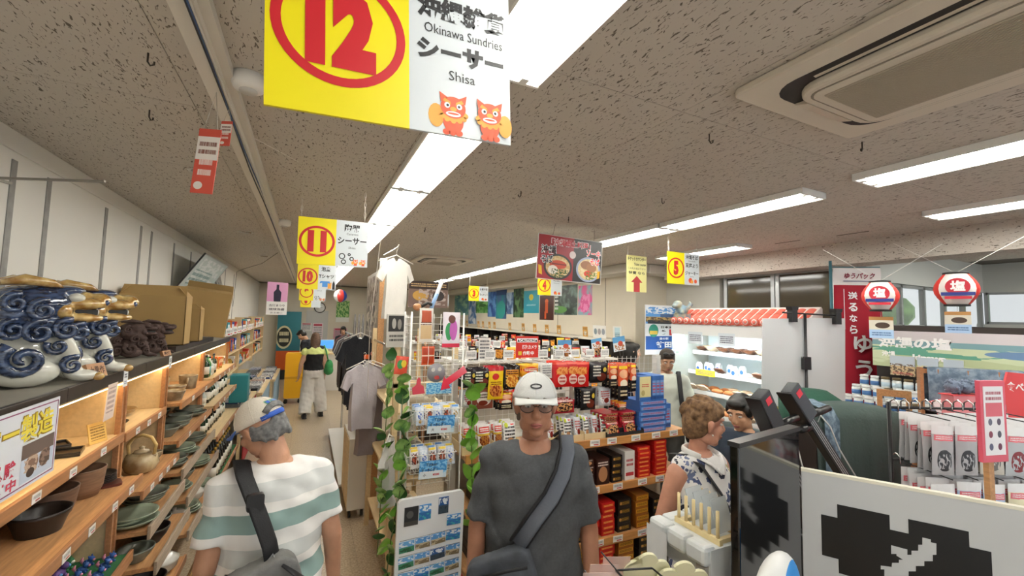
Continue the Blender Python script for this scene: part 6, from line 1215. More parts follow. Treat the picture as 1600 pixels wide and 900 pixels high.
# =============== white boards on a clip stand ===============
st = thing('board_stand', 'black clip stand carrying two blank white boards', 'stand', (3.62, 2.10, 0), rot=(0, 0, -.45)); bz = 2.10
MB().cyl((.0, -.03, .02), (0, -.03, bz+.02), .011, n=8).build('pole', WIREB, st); MB().cyl((-.18, -.03, bz+.03), (.26, -.03, bz+.015), .006, n=8).build('crossbar', WIREB, st); MB().box(-.025, .025, -.055, -.01, 1.68, 1.78).build('clamp', WIREB, st)
for a in range(3): MB().cyl((0, -.03, .3), (.3*math.cos(a*2.09+.5), .3*math.sin(a*2.09+.5)-.03, .012), .01, n=6).build('leg', WIREB, st)
for x, z in ((-.1, bz+.03), (.25, bz+.02)): MB().box(x-.012, x+.028, -.05, .02, z-.075, z+.05).prism([(x-.02, z+.05), (x+.036, z+.05), (x+.03, z+.02), (x-.014, z+.02)], -.055, .025).build('clip', WIREB, st)
FOAM = mat('foam board', 'd3d6d8', .4)
for (x0, x1, zt, zb, nm, ry) in ((-.34, .0, 2.08, 1.38, 'left', .0), (.004, .345, 2.09, 1.36, 'right', .0)):
    t = thing('white_board', 'blank white foam board on the clip stand, %s one' % nm, 'board', st.location, rot=(0, ry, -.45), group='blank white boards'); MB().prism([(x0+(.02 if nm == 'left' else 0), zt), (x1, zt+.005), (x1-(0 if nm == 'left' else .02), zb), (x0, zb)], .0, .012).build('sheet', FOAM, t)
# =============== red flag, lanterns, salt display ===============
fl_ = thing('flag_banner', 'tall red flag banner ゆうパック on a teal pole', 'banner', (4.92, 2.32, 0), rot=(0, 0, -.6)); MB().cyl((-.24, 0, 0), (-.245, 0, 2.68), .014, n=8).build('pole', mat('teal pole', '4a7a86', .4), fl_); MB().cyl((-.26, 0, 2.62), (.2, 0, 2.62), .005, n=6).build('top_rod', MATS['teal pole'], fl_); MB().cyl((-.24, 0, .0), (-.24, 0, .06), .15, n=16).build('foot', mat('foot grey', '8a8c90', .6), fl_)
pts = 24; m = MB()
for (z0, z1, mi) in ((1.1, 2.44, 0), (2.44, 2.61, 1)):
    m.use(mi); vs = []; fs = []
    for j in range(9):
        for i in range(13): u = i/12; vs.append((-.22+u*.42, .012*math.sin(u*9+j*.4), z0+(z1-z0)*j/8))
    for j in range(8):
        for i in range(12): a = j*13+i; fs.append((a, a+1, a+14, a+13))
    m.add(vs, fs, True)
m.build('cloth', [mat('flag red', 'a8162c', .8), mat('flag white', 'ece6e4', .8)], fl_)
MB().text('ゆうパック', 0, 2.53, w=.27, h=.06, y=-.018, bold=.03, slant=.2).build('lettering', mat('flag maroon', '8a1f38', .7), fl_); MB().text('送るなら', 0, 0, w=.42, h=.085, y=0, bold=.03)
v = MB()
for i, c_ in enumerate('送るなら'): v.text(c_, -.06, 2.33-i*.11, h=.085 if c_ != 'な' else .07, y=-.018, bold=.03)
v.text('ゆ', .02, 1.86, w=.17, h=.17, y=-.018, bold=.03).text('う', .02, 1.62, w=.15, h=.17, y=-.018, bold=.03).build('lettering', PWH, fl_); MB().box(-.14, -.135, -.018, -.016, 2.0, 2.4).build('line', PWH, fl_); MB().box(-.14, .14, -.018, -.016, 2.475, 2.482).build('underline', mat('flag navy', '3a3a70', .7), fl_)
def lantern(label, x, y, z, s_):
    t = thing('paper_lantern', label, 'lantern', (x, y, z), rot=(0, 0, -1.2), group='red paper lanterns'); R_, Hh = .105*s_, .095*s_
    prof = [(R_*.55, -Hh)]+[(R_*(.55+.45*math.sin(PI*i/14))*(1 if i % 2 else .985), -Hh+2*Hh*i/14) for i in range(1, 14)]+[(R_*.55, Hh)]
    b = MB(); b.lathe(prof, 28); me = b.mesh('shade', [mat('lantern red', 'd8342a', .6), mat('lantern white', 'f2eee8', .6)])
    for p in me.polygons:
        a = math.atan2(p.center.x, -p.center.y); p.material_index = 1 if abs(a) < .85 else 0
    put(me, 'shade', t)
    for zz in (-Hh-.012, Hh): MB().lathe([(R_*.57, zz), (R_*.57, zz+.012)], 20).build('rim', DK, t)
    MB().disc(0, .012, R_*.52, -R_*1.02, 24, rz=R_*.5).build('emblem', mat('emblem red', 'c8283a', .6), t); MB().text('塩', 0, .018, w=R_*.62, h=R_*.62, y=-R_*1.03, bold=.04).build('lettering', PWH, t)
    MB().box(-R_*.7, R_*.7, -R_*1.04, -R_*1.03, -R_*.42, -R_*.22).build('band', mat('band navy', '2a3a88', .6), t); MB().box(-R_*.55, R_*.55, -R_*1.04, -R_*1.03, -R_*.62, -R_*.46).build('band', MATS['emblem red'], t)
    MB().tube([(-.32, 0, .36), (0, 0, Hh+.01), (.32, 0, .34)], .002, 4).build('wire', WIRE, t)
    MB().cyl((0, 0, -Hh-.012), (0, 0, -Hh-.05), .0015, n=4).build('string', WIRE, t)
    c = MB().box(-.065, .065, -.001, .001, -Hh-.2, -Hh-.05).build('photo_card', mat_print('salt card', 'd8d4c4', [('r', .5, .2, .5, .2, 'a8c8e8'), ('t', .5, .2, .4, .1, '4a6a9a'), ('o', .55, .6, .3, .14, '4a3a30'), ('r', .5, .92, .5, .08, 'b8864a')]), t)
lantern('red and white paper lantern with 塩 emblem, nearer the red flag', 3.63, 1.58, 2.25, 1.0); lantern('red and white paper lantern with 塩 emblem, farther right', 4.11, 1.345, 2.31, 1.12)
# salt showcase: dark cabinet, banner, bottles
sc = thing('salt_showcase', 'dark showcase counter below the salt banner', 'cabinet', (4.77, 0, 0)); MB().box(.02, .5, -.2, 2.13, 0, 2.0).build('body', mat('dark cabinet', '26221f', .4), sc); MB().box(.0, .52, -.2, 2.15, 2.0, 2.05).build('top', DKSH, sc)
t = thing('salt_banner', 'long seaside banner 沖縄の塩 on the dark showcase', 'banner', (4.755, 1.42, 1.68), rot=(0, 0, -PI/2)); MB().box(-.72, 1.3, -.006, .006, 0, .32).build('sheet', mat_print('shore print', 'cfc8cc', [('r', .5, .62, .5, .12, '7aa0a8'), ('r', .5, .44, .5, .14, '5f9f8a'), ('r', .5, .16, .5, .18, 'b8c49a'), ('n', .5, .3, .5, .3, 'c9d4b0'), ('o', .5, .5, .14, .1, '6a8ab0')], nscale=2.2), t)
ya, yb = at(1372, 530, X=4.75).y, at(1487, 540, X=4.75).y
MB().text('沖縄の塩', 1.42-(ya+yb)/2, .22, w=ya-yb, h=.1, y=-.0075, bold=.045).text('沖縄', -.6, .115, w=.1, h=.05, y=-.0075, bold=.03).text('kinawa', -.32, .1, w=.22, h=.05, y=-.0075, bold=.05).build('lettering', PWH, t)
for (u, c1, c2, lb, w) in ((-.5, 'c8b088', '6a5a4a', 'brown photo sheet pinned on the salt banner', .22), (-.33, '2f58a0', 'd8c87a', 'blue photo sheet pinned on the salt banner', .17), (-.17, 'c8d4da', '8aa0b0', 'pale photo sheet pinned on the salt banner', .15)):
    single(MB().box(-w/2*.8, w/2*.8, -.002, .002, -.1, .07), 'photo_sheet', mat_print('sheet '+c1, c1, [('r', .5, .75, .5, .25, 'b8c4d0'), ('n', .5, .3, .5, .3, c2), ('t', .5, .12, .4, .06, 'b84a4a')]), lb, 'photo', (4.742, 1.42-u, 1.71), (0, 0, -PI/2), 'sheets on the salt banner')
ss = thing('salt_bottle_stand', 'dark stepped stand of salt jars beside the red flag', 'shelf', (4.5, 1.93, 0)); 
for i, (x, z) in enumerate(((-.12, 1.33), (.02, 1.41), (.16, 1.49))): MB().box(x-.07, x+.07, -.28, .28, z-.02, z).build('step', WIRE, ss)
MB().box(-.19, .23, -.28, .28, 0, 1.31).build('body', mat('dark mahogany', '40221a', .4), ss)
SJ = MB().lathe([(.03, 0), (.033, .01), (.033, .07), (.026, .08)], 12).use(1).lathe([(.03, .08), (.03, .1), (.001, .1)], 12).use(2).lathe([(.0336, .018), (.0336, .055)], 12).mesh('salt_jar', [mat('salt glass', 'dfe2e0', .15), mat('jar lid', '6a5a3a', .4), mat('jar label', 'b8ccd8', .5)])
SB = MB().lathe([(.03, 0), (.033, .01), (.033, .07), (.026, .08)], 12).use(1).lathe([(.03, .08), (.03, .1), (.001, .1)], 12).use(2).lathe([(.0336, .018), (.0336, .055)], 12).mesh('salt_jar', [MATS['salt glass'], mat('white lid', 'ececea', .4), mat('jar label blue', '4a78b0', .5)])
for i, (x, z) in enumerate(((-.12, 1.33), (.02, 1.41), (.16, 1.49))):
    for c in range(7): tag(put(random.choice((SJ, SB)), 'salt_jar', None, (4.5+x, 1.69+c*.08, z+.001)), 'small salt jar on the stepped stand, %s step up, %s from right' % (nth(i), nth(c)), 'jar', 'salt jars')
for c in range(4): single(MB().box(-.001, .001, -.05, .05, 0, .05), 'jar_price_card', TAGX, 'white price card under the salt jars, %s from right' % nth(c), 'price tag', (4.307, 1.72+c*.14, 1.29), (0, 0, 0), 'cards under the salt jars')
t = thing('display_easel', 'small open wooden display frame before the salt jars', 'frame', (4.1, 1.72, 0), rot=(0, .0, -1.0)); MB().box(-.1, -.07, -.015, .015, 1.02, 1.55).box(.07, .1, -.015, .015, 1.02, 1.55).box(-.07, .07, -.015, .015, 1.5, 1.55).box(-.07, .07, -.015, .015, 1.3, 1.33).build('frame', WOOD, t); MB().box(-.15, .15, -.1, .1, 0, 1.02).build('pedestal', mat('dark mahogany', '40221a', .4), t)
t = thing('wooden_crate', 'low wooden crate with small goods before the salt jars', 'crate', (3.72, 1.52, 0), rot=(0, 0, -.9)); MB().box(-.22, .22, -.16, .16, 0, 1.12).build('stand', MATS['dark mahogany'], t)
for bx in ((-.22, .22, -.15, -.135, 1.12, 1.25), (-.22, .22, .135, .15, 1.12, 1.25), (-.22, -.205, -.135, .135, 1.12, 1.25), (.205, .22, -.135, .135, 1.12, 1.25)): MB().box(*bx).build('side', WOOD, t)
for i in range(4): tag(put(bag_mesh(.1, .13, .03, PK['silver'], 5), 'small_packet', None, (3.66+.05*i, 1.56-.05*i, 1.127), (-.3, 0, -.9)), 'silver packet standing in the wooden crate, %s' % nth(i), 'packet', 'packets in the crate')
# cloth-covered stand with a denim strip
cv = thing('draped_table', 'stand draped in dark green cloth with a denim scarf', 'table', (3.1, 1.55, 0), rot=(0, 0, -.42)); cv.scale = (.68, .7, 1)
m = MB(); vs = []; fs = []
prof = [(-.32, 1.0), (-.31, 1.5), (-.27, 1.56), (0, 1.6), (.27, 1.56), (.31, 1.5), (.32, 1.0)]
for j, u in enumerate([i/20 for i in range(21)]):
    for (y, z) in ((-.2, .55), (-.19, 1.2), (-.17, 1.44), (-.12, 1.5), (.1, 1.52), (.16, 1.46), (.18, .55)):
        x = -.42+u*.84; vs.append((x, y+(.012*math.sin(u*40) if z < 1.3 else 0), z+.03*math.sin(u*3.1)))
for j in range(20):
    for i in range(6): a = j*7+i; fs.append((a, a+1, a+8, a+7))
m.add(vs, fs, True).build('cloth', mat('dark green cloth', '3f4f4b', .85, bump=.3, bscale=50), cv); MB().box(-.4, .4, -.15, .15, 0, 1.4).build('body', DKSH, cv)
m = MB(); vs = []; fs = []
for j in range(9):
    for (y, z) in ((-.215, .75), (-.205, 1.2), (-.185, 1.46), (-.13, 1.53), (.1, 1.55)):
        u = j/8; vs.append((-.36+u*.13+.008*math.sin(z*40), y-.004-.006*math.sin(u*14), z+.03*math.sin(.3)))
for j in range(8):
    for i in range(4): a = j*5+i; fs.append((a, a+1, a+6, a+5))
m.add(vs, fs, True).build('denim_scarf', mat('denim', '4f6172', .9, col2='7f93a2', nscale=30), cv)
t = thing('green_hood', 'dark green rounded cover behind the black arms', 'cover', (3.3, 1.87, 0)); MB().lathe([(.17, 0), (.2, 1.35), (.2, 1.5), (.1, 1.57), (.001, 1.58)], 24).build('cover', mat('bottle green cloth', '23503f', .85, bump=.3), t)
# =============== two black leaning arm stands ===============
def arm_stand(label, top, bot, sc_=1.0, head_px=0):
    t = thing('arm_stand', label, 'stand', (bot[0], bot[1], 0), group='black arm stands'); T_ = Vector(top)-Vector((bot[0], bot[1], 0)); B_ = Vector((0, 0, bot[2])); d = (T_-B_).normalized(); s = Vector((0, -1, 0)); n = d.cross(s).normalized(); s = n.cross(d).normalized()
    def fr(u, v, w): return B_+d*u+n*v+s*w
    L_ = (T_-B_).length
    def bar(u0, u1, v0, v1, w0, w1, nm, m, par=t, bev=.004):
        P = [fr(u, v, w) for u in (u0, u1) for v in (v0, v1) for w in (w0, w1)]
        return MB().add(P, [(0,1,3,2),(4,6,7,5),(0,4,5,1),(2,3,7,6),(0,2,6,4),(1,5,7,3)]).build(nm, m, par, bevel=bev)
    GB_ = mat('satin black', '17181a', .3); GP = mat('grey plate', '55585c', .25, metal=.5)
    bar(0, L_-.12, -.028, .028, -.03, .01, 'shaft', GB_); 
    for k in (-.012, .0, .012): bar(.05, L_-.2, k-.0022, k+.0022, .0105, .0125, 'groove', mat('pale groove', 'c9ccd0', .3, metal=.6), t, 0)
    bar(L_-.21, L_, -.045, -.035, -.05, .03, 'head_side', GB_); h_ = bar(L_-.2, L_, -.036, .045, -.03, .028, 'head', GP)
    bar(L_-.06, L_-.025, -.01, .028, .0285, .0295, 'label', mat('red label', 'd83a4a', .5), h_, 0)
    # side grips
    for (u, a, w_) in ((L_-.24, -1, .12), (L_-.2, 1, .13)):
        p = fr(u, a*.02, 0); q = p+Vector((a*w_, -.02, .0 if a < 0 else .035)); MB().tube([p, p.lerp(q, .5), q], [.016, .019, .017], 10).build('grip', GB_, t)
    MB().tube([fr(L_-.25, .03, .01), fr(L_-.23, .06, .02), fr(L_-.32, .075, .02), fr(L_-.45, .05, .015), fr(.1, .04, .012)], .0035, 6).build('cable', mat('cable white', 'dcdcda', .4), t)
    MB().box(-.1, .14, -.12, .12, 0, bot[2]+.05).build('base', GB_, t, bevel=.01)
arm_stand('black leaning arm stand with grips and a red label, left', (1.985, 1.36, 1.70), (2.47, 1.33, .9)); arm_stand('black leaning arm stand with grips and a red label, right', (2.235, 1.37, 1.715), (2.86, 1.26, .9))
# =============== black glossy screen and white pixel-art board ===============
bs = thing('black_screen', 'large glossy black display panel in the foreground', 'screen', (1.39, 1.03, 0), rot=(0, 0, .133)); L_ = .455
MB().prism([(0, .0), (L_, .0), (L_, 1.62), (.0, 1.615)], 0, .035).build('panel', mat('glossy black', '08090a', .08, coat=1), bs, bevel=.006); MB().prism([(-.002, 1.60), (L_, 1.605), (L_, 1.622), (-.002, 1.617)], -.004, .04).build('edge', mat('panel edge', '2a2c2e', .3), bs)
# speaker-like sticker behind the black panel
t = thing('round_sample_pack', 'cream pack with a round clear window standing at the black panel edge', 'pack', (1.905, 1.17, 1.15), rot=(0, -.1, .1)); MB().box(-.05, .045, -.005, .005, 0, .3).build('card', mat_print('sample card', 'dcdcb8', [('r', .5, .84, .5, .16, 'eceaf0'), ('t', .4, .84, .3, .06, 'c8405a')]), t); MB().disc(.0, .12, .045, -.006, 24, rz=.075).build('window', mat('window grey', '9a9a96', .15, noise=.4, nscale=20), t); MB().box(-.03, .03, .005, .04, -1.15, .02).build('stand', DKSH, t)
wb = thing('pixel_art_board', 'white board with black pixel-art print in the right foreground', 'board', (1.842, 1.088, 0), rot=(0, 0, -1.03)); BW_ = .95
MB().box(0, BW_, 0, .02, 0, 1.45).build('panel', mat('board grey white', 'c3c5c6', .45), wb, bevel=.003); MB().box(0, BW_, -.002, .022, 1.445, 1.456).build('top_edge', mat('board cream edge', 'e0dccb', .5), wb)
# pixel shapes measured on the print: columns of squares
pxm = MB(); y_ = -.0012
R_ = at
def onboard(px, py):
    d = ROT @ Vector((px-800, 450-py, -FPX)); o = Vector((0, 0, CZ)); n = Vector((math.sin(-1.03), -math.cos(-1.03), 0)); p0 = Vector((1.842, 1.088, 0))
    k = (p0-o).dot(n)/d.dot(n); p = o+d*k; l = p-p0
    return (l.x*math.cos(-1.03)+l.y*math.sin(-1.03), p.z)
print([tuple(round(v_, 3) for v_ in onboard(*q)) for q in ((1283, 803), (1308, 806), (1308, 788), (1388, 803), (1388, 825), (1418, 832), (1418, 811), (1512, 830), (1512, 855), (1549, 863), (1285, 864), (1311, 870), (1392, 853), (1440, 840), (1462, 845), (1378, 885))])
# =============== people ===============
def skin(key, c): return mat('skin '+key, c, .5, noise=.07, nscale=25, bump=.08, bscale=160)
def loft(m, rings, n=20):
    vs = []; fs = []
    for (z, a, b, ox, oy) in rings:
        for i in range(n): t = 2*PI*i/n; vs.append((ox+a*math.cos(t), oy+b*math.sin(t), z))
    for j in range(len(rings)-1):
        for i in range(n): k = (i+1) % n; fs.append((j*n+i, j*n+k, (j+1)*n+k, (j+1)*n+i))
    fs.append(tuple(range(n-1, -1, -1))); L = (len(rings)-1)*n; fs.append(tuple(L+i for i in range(n)))
    m.add(vs, fs, True)
def limb(m, pts, rad, n=12):
    m.tube(pts, rad, n)
    for p, r in zip(pts, rad): m.ball(p, r*.985, n, 8)
def join_mesh(name, meshes, mats):
    bm = bmesh.new()
    for me in meshes: bm.from_mesh(me)
    out = bpy.data.meshes.new(name); bm.to_mesh(out); bm.free()
    for m in mats: out.materials.append(m)
    out.polygons.foreach_set('use_smooth', [True]*len(out.polygons))
    return out
def hand(m, wrist, d, side, curl=.5):
    """palm and five bent fingers, each a tapering chain; d points down the hand, side to the thumb"""
    w = Vector(wrist); d = Vector(d).normalized(); s = Vector(side); s = (s-d*s.dot(d)).normalized(); n = d.cross(s)
    P = lambda a, b, c: tuple(w+d*a+s*b+n*c)
    M3 = Matrix((d, s, n)).transposed()
    vs0 = len(m.v); m.ball((0, 0, 0), (.05, .041, .017), 14, 10); m.xf(Matrix.Translation(w+d*.055) @ M3.to_4x4(), vs0)
    m.tube([P(-.02, 0, 0), P(.03, 0, 0)], [.027, .026], 10, flat=(1, .8))
    for k, (b, L) in enumerate(((.03, .072), (.0105, .08), (-.009, .075), (-.028, .06))):
        pts = [P(.08, b*.9, 0)]; a = 0; q = Vector(pts[0])
        for seg, f in enumerate((.45, .32, .25)):
            a += curl*(.5+.35*seg); q = q+(d*math.cos(a)-n*math.sin(a)+s*b*.4*(1-seg))*L*f; pts.append(tuple(q))
        m.tube(pts, [.0095, .0088, .008, .0065], 8); m.ball(pts[-1], .0064, 8, 6)
    pts = [P(.02, .028, 0), P(.05, .054, -.012), P(.08, .06, -.026), P(.1, .056, -.034)]; m.tube(pts, [.013, .0115, .01, .008], 8); m.ball(pts[-1], .0078, 8, 6)
def person(label, loc, rz, Ht, arms, sk, vox=.01, fem=False, head=(0, 0, 0), lean=0, legs=None, face=True, bulk=1.0, hs=1.0):
    """arms: ((elbow),(wrist)) right (+x) then left, in metres for a 1.72 m body; head = (pitch down, yaw left, tilt)"""
    s = Ht/1.72; t = thing('person', label, 'person', loc, rz, 'people in the shop')
    G = {'t': t, 's': s}
    LM = Matrix.Translation((0, 0, .9)) @ Matrix.Rotation(-lean, 4, 'X') @ Matrix.Translation((0, 0, -.9))
    SC = Matrix.Scale(s, 4); BK = bulk
    rings = [(.80, .15, .11), (.90, .172, .128), (1.0, .165, .122), (1.1, .158, .12), (1.2, .168, .124), (1.3, .18, .122), (1.37, .165, .105), (1.42, .12, .085), (1.455, .066, .062), (1.47, .058, .058)] if not fem else [(.80, .15, .115), (.90, .172, .13), (1.0, .158, .115), (1.08, .142, .108), (1.18, .155, .125), (1.28, .16, .13), (1.36, .148, .1), (1.42, .1, .075), (1.455, .055, .055), (1.47, .05, .052)]
    sw = .175 if not fem else .16
    G['rings'] = rings; G['sw'] = sw; G['arms'] = arms; G['LM'] = LM; G['SC'] = SC; G['BK'] = BK
    legs = legs or (((.1, .01, .48), (.105, -.03, .09)), ((-.1, .01, .48), (-.105, -.03, .09)))
    G['legs'] = legs
    m = MB(); loft(m, [(z, a*BK, b*BK, 0, 0) for z, a, b in rings])
    for sx, (el, wr) in zip((1, -1), arms): limb(m, [(sx*(sw-.03), 0, 1.385), (sx*sw, -.005, 1.36), el, wr], [.05, .055*BK, .042*BK, .029])
    st = len(m.v)
    m.xf(LM)
    for sx, (kn, an) in zip((1, -1), legs):
        limb(m, [(sx*.085, 0, .86), kn, an], [.085*BK, .056, .038]); m.ball((an[0], an[1]+.07, .05), (.042, .1, .04)); m.ball((an[0], an[1], .06), (.04, .05, .05))
    body = remesh(m, vox, 3, 'b', sk)
    # head
    h = MB(); h.ball((0, -.012, .032), (.076, .094, .086), 20, 14); h.ball((0, .022, -.03), (.062, .07, .08), 16, 12); h.ball((0, .056, -.092), (.03, .026, .022)); h.ball((-.035, .012, -.066), (.031, .05, .034)); h.ball((.035, .012, -.066), (.031, .05, .034))
    h.tube([(0, .078, .03), (0, .096, .002), (0, .106, -.024)], [.009, .011, .015], 10); h.ball((0, .1, -.027), (.018, .014, .011)); h.ball((-.03, .072, .036), (.028, .014, .009)); h.ball((.03, .072, .036), (.028, .014, .009))
    h.ball((-.036, .058, -.022), (.026, .026, .024)); h.ball((.036, .058, -.022), (.026, .026, .024)); h.ball((0, .083, -.054), (.023, .013, .007)); h.ball((0, .082, -.068), (.019, .012, .008))
    for sx in (-1, 1): h.ball((sx*.079, -.008, -.004), (.009, .02, .033), rot=(0, sx*.2, sx*.35)); h.ball((sx*.082, -.014, .012), (.007, .018, .018), rot=(0, sx*.3, sx*.45))
    hk = hs*(.96 if fem else 1.0)
    HP = Matrix.Translation((0, -.005, 1.505)) @ Matrix.Rotation(head[1], 4, 'Z') @ Matrix.Rotation(-head[0], 4, 'X') @ Matrix.Rotation(head[2], 4, 'Y') @ Matrix.Translation((0, .025, .1)) @ Matrix.Scale(hk, 4)
    HM = SC @ LM @ HP; G['HM'] = HM
    h.tube([(0, -.018, -.03), (0, -.022, -.08), (0, -.024, -.1)], [.05, .046, .03], 14)
    hm = remesh(h, max(.0055, vox*.6), 2, 'h', sk); hm.transform(LM @ HP)
    nk = MB(); limb(nk, [(0, -.01, 1.40), (0, -.012, 1.47), tuple((HP @ Vector((0, -.02, -.05))))], [.064, .058, .052] if not fem else [.055, .048, .045]); nk.xf(LM); nkm = remesh(nk, .009, 2, 'n', sk)
    hd = MB()
    for sx, (el, wr) in zip((1, -1), arms):
        d = Vector(wr)-Vector(el); hand(hd, wr, d, (-.25*sx, 1, 0), .45)
    hd.xf(LM); hdm = hd.mesh('hd', [sk])
    bd = join_mesh('body', [body, hm, nkm, hdm], [sk]); bd.transform(SC); put(bd, 'body', t)
    if face:
        for sx in (-1, 1):
            e = MB(); e.ball((sx*.031, .0715, .01), (.0145, .0105, .0068)); e.xf(HM).build('eye', mat('eye white', 'e6e0da', .2), t); p = MB(); p.ball((sx*.031, .079, .0075), (.0052, .0042, .0045)); p.xf(HM).build('iris', mat('iris dark', '2a1d15', .2), t)
            b_ = MB(); b_.tube([(sx*.013, .0865, .035), (sx*.03, .087, .04), (sx*.052, .076, .035)], [.0035, .004, .002], 6); b_.xf(HM).build('eyebrow', mat('brow hair', '4a3a30', .9), t)
        l_ = MB(); l_.tube([(-.023, .0865, -.06), (-.008, .0955, -.0565), (.008, .0955, -.0565), (.023, .0865, -.06)], [.002, .0045, .0045, .002], 6); l_.tube([(-.02, .087, -.063), (0, .094, -.068), (.02, .087, -.063)], [.002, .005, .002], 6); l_.xf(HM).build('lips', mat('lips', 'a8625a', .5), t)
    return G
def wear(G, name, m, mt, vox=.012, smooth=3, wrinkle=.004, lean=True, seed=0, cutz=None):
    if lean: m.xf(G['LM'])
    me = remesh(m, vox, smooth, name, mt)
    n = len(me.vertices); co = np.empty(n*3); no = np.empty(n*3); me.vertices.foreach_get('co', co); me.vertices.foreach_get('normal', no)
    co = co.reshape(-1, 3); no = no.reshape(-1, 3); x, y, z = co.T
    w = wrinkle*(np.sin(x*31+z*17+seed)*np.sin(z*43+y*23+seed*2)+.6*np.sin(x*12-z*38+y*9+seed)+.4*np.sin(x*70+z*22+seed)+1.6*(np.abs(np.sin(x*8+z*7+seed+.9*np.sin(z*9+y*6)))**.3-.9)+1.1*(np.abs(np.sin(x*15-z*11+seed*3+.7*np.sin(x*12)))**.3-.9))
    me.vertices.foreach_set('co', (co+no*w[:, None]).ravel())
    me.transform(G['SC']); return put(me, name, G['t'])
def shirt(G, mt, hem=.80, sleeve=.62, pad=.018, vox=.011, wrinkle=.004, seed=0, flare=1.0, neck=.0, name='shirt', sleeves=True):
    m = MB(); R = [(z, a*G['BK']+pad*flare*(1.0 if z > 1.1 else 1.35), b*G['BK']+pad*(1.0 if z > 1.1 else 1.5), 0, 0) for z, a, b in G['rings'] if z >= hem and z < 1.44]
    R = [(hem, R[0][1], R[0][2], 0, 0)]+R+[(1.447-neck, .085, .078, 0, 0)]
    loft(m, R, 24)
    for sx, (el, wr) in zip((1, -1), G['arms']):
        sw = G['sw']; a = Vector((sx*sw, -.005, 1.365)); b = Vector(el); e = a.lerp(b, sleeve)
        m.ball((sx*(sw-.035), 0, 1.385), (.07, .072, .068)); m.ball((sx*.09, 0, 1.40), (.08, .085, .055))
        if sleeves: m.ball(tuple(a), .07*G['BK']); m.tube([(sx*(sw-.07), 0, 1.375), tuple(a), tuple(a.lerp(b, sleeve*.5)), tuple(e)], [.064, .067*G['BK'], .066*G['BK'], .067*G['BK']], 14)
        else: m.ball((sx*(sw-.05), 0, 1.37), (.05, .075, .05))
    return wear(G, name, m, mt, vox, 3, wrinkle, seed=seed)
def trousers(G, mt, waist=.98, wide=1.0, length=.08, vox=.014, name='trousers'):
    m = MB(); loft(m, [(z, a*G['BK']+.014, b*G['BK']+.014, 0, 0) for z, a, b in G['rings'] if z <= waist]+[(waist, .17*G['BK']+.01, .125*G['BK']+.012, 0, 0)], 20)
    for sx, (kn, an) in zip((1, -1), G['legs']):
        e = Vector(kn).lerp(Vector(an), 1-length) if length > .1 else Vector(an); m.tube([(sx*.085, 0, .88), kn, tuple(e)], [.105*G['BK'], .078*wide, .068*wide], 14)
    return wear(G, name, m, mt, vox, 3, .004, lean=False)
def shoes(G, mt):
    for sx, (kn, an) in zip((1, -1), G['legs']):
        m = MB(); m.ball((an[0], an[1]+.06, .045), (.05, .135, .045)); m.ball((an[0], an[1]-.02, .06), (.045, .06, .06)); m.box(an[0]-.045, an[0]+.045, an[1]-.08, an[1]+.17, 0.002, .025)
        me = remesh(m, .012, 2, 'shoe', mt); me.transform(G['SC']); put(me, 'shoe', G['t'])
def on_head(G, m, name, mt, vox=.007, smooth=2):
    me = remesh(m, vox, smooth, name, mt); me.transform(G['HM']); return put(me, name, G['t'])
def hair(G, mt, style='short', vox=.008):
    m = MB(); rnd = random.Random(3)
    m.ball((0, -.02, .052), (.084, .098, .082), 18, 12); m.ball((0, -.05, .005), (.083, .07, .09), 16, 10)
    if style == 'short':
        for sx in (-1, 1): m.ball((sx*.066, -.025, .01), (.022, .045, .05))
        m.ball((0, .055, .088), (.06, .035, .03))
    if style == 'tufty':
        for i in range(60):
            a = rnd.uniform(0, 2*PI); e = rnd.uniform(-.1, 1.4); x = .085*math.cos(a)*math.cos(e); y = -.02+.1*math.sin(a)*math.cos(e); z = .05+.085*math.sin(e)
            if y > .055 and z < .07: continue
            m.ball((x, y, z), (.02, .022, .02), 8, 6)
        m.ball((0, .06, .09), (.06, .03, .028)); m.ball((0, -.075, -.04), (.06, .04, .05))
    if style == 'bowl':
        m.ball((0, .045, .088), (.066, .045, .033))
        for sx in (-1, 1): m.ball((sx*.07, .0, .03), (.018, .06, .05))
    if style == 'bob':
        m.ball((0, -.045, -.04), (.086, .065, .1)); m.ball((0, .05, .085), (.065, .04, .035))
        for sx in (-1, 1): m.ball((sx*.07, -.01, -.025), (.022, .055, .095))
    if style == 'long':
        m.ball((0, -.06, -.08), (.1, .06, .17)); m.ball((0, -.07, -.2), (.09, .045, .1)); m.ball((0, .04, .09), (.065, .05, .035))
        for sx in (-1, 1): m.ball((sx*.075, -.02, -.07), (.03, .055, .13))
    if style == 'fringe':
        m = MB(); m.ball((0, -.055, -.02), (.08, .056, .05), 16, 10)
        for sx in (-1, 1): m.ball((sx*.068, -.03, -.012), (.018, .04, .03))
        for i in range(30):
            a = rnd.uniform(PI*1.05, PI*1.95); m.ball((.076*math.cos(a), -.02+.085*math.sin(a), rnd.uniform(-.06, .02)), (.014, .014, .022), 7, 5)
    return on_head(G, m, 'hair', mt, vox)
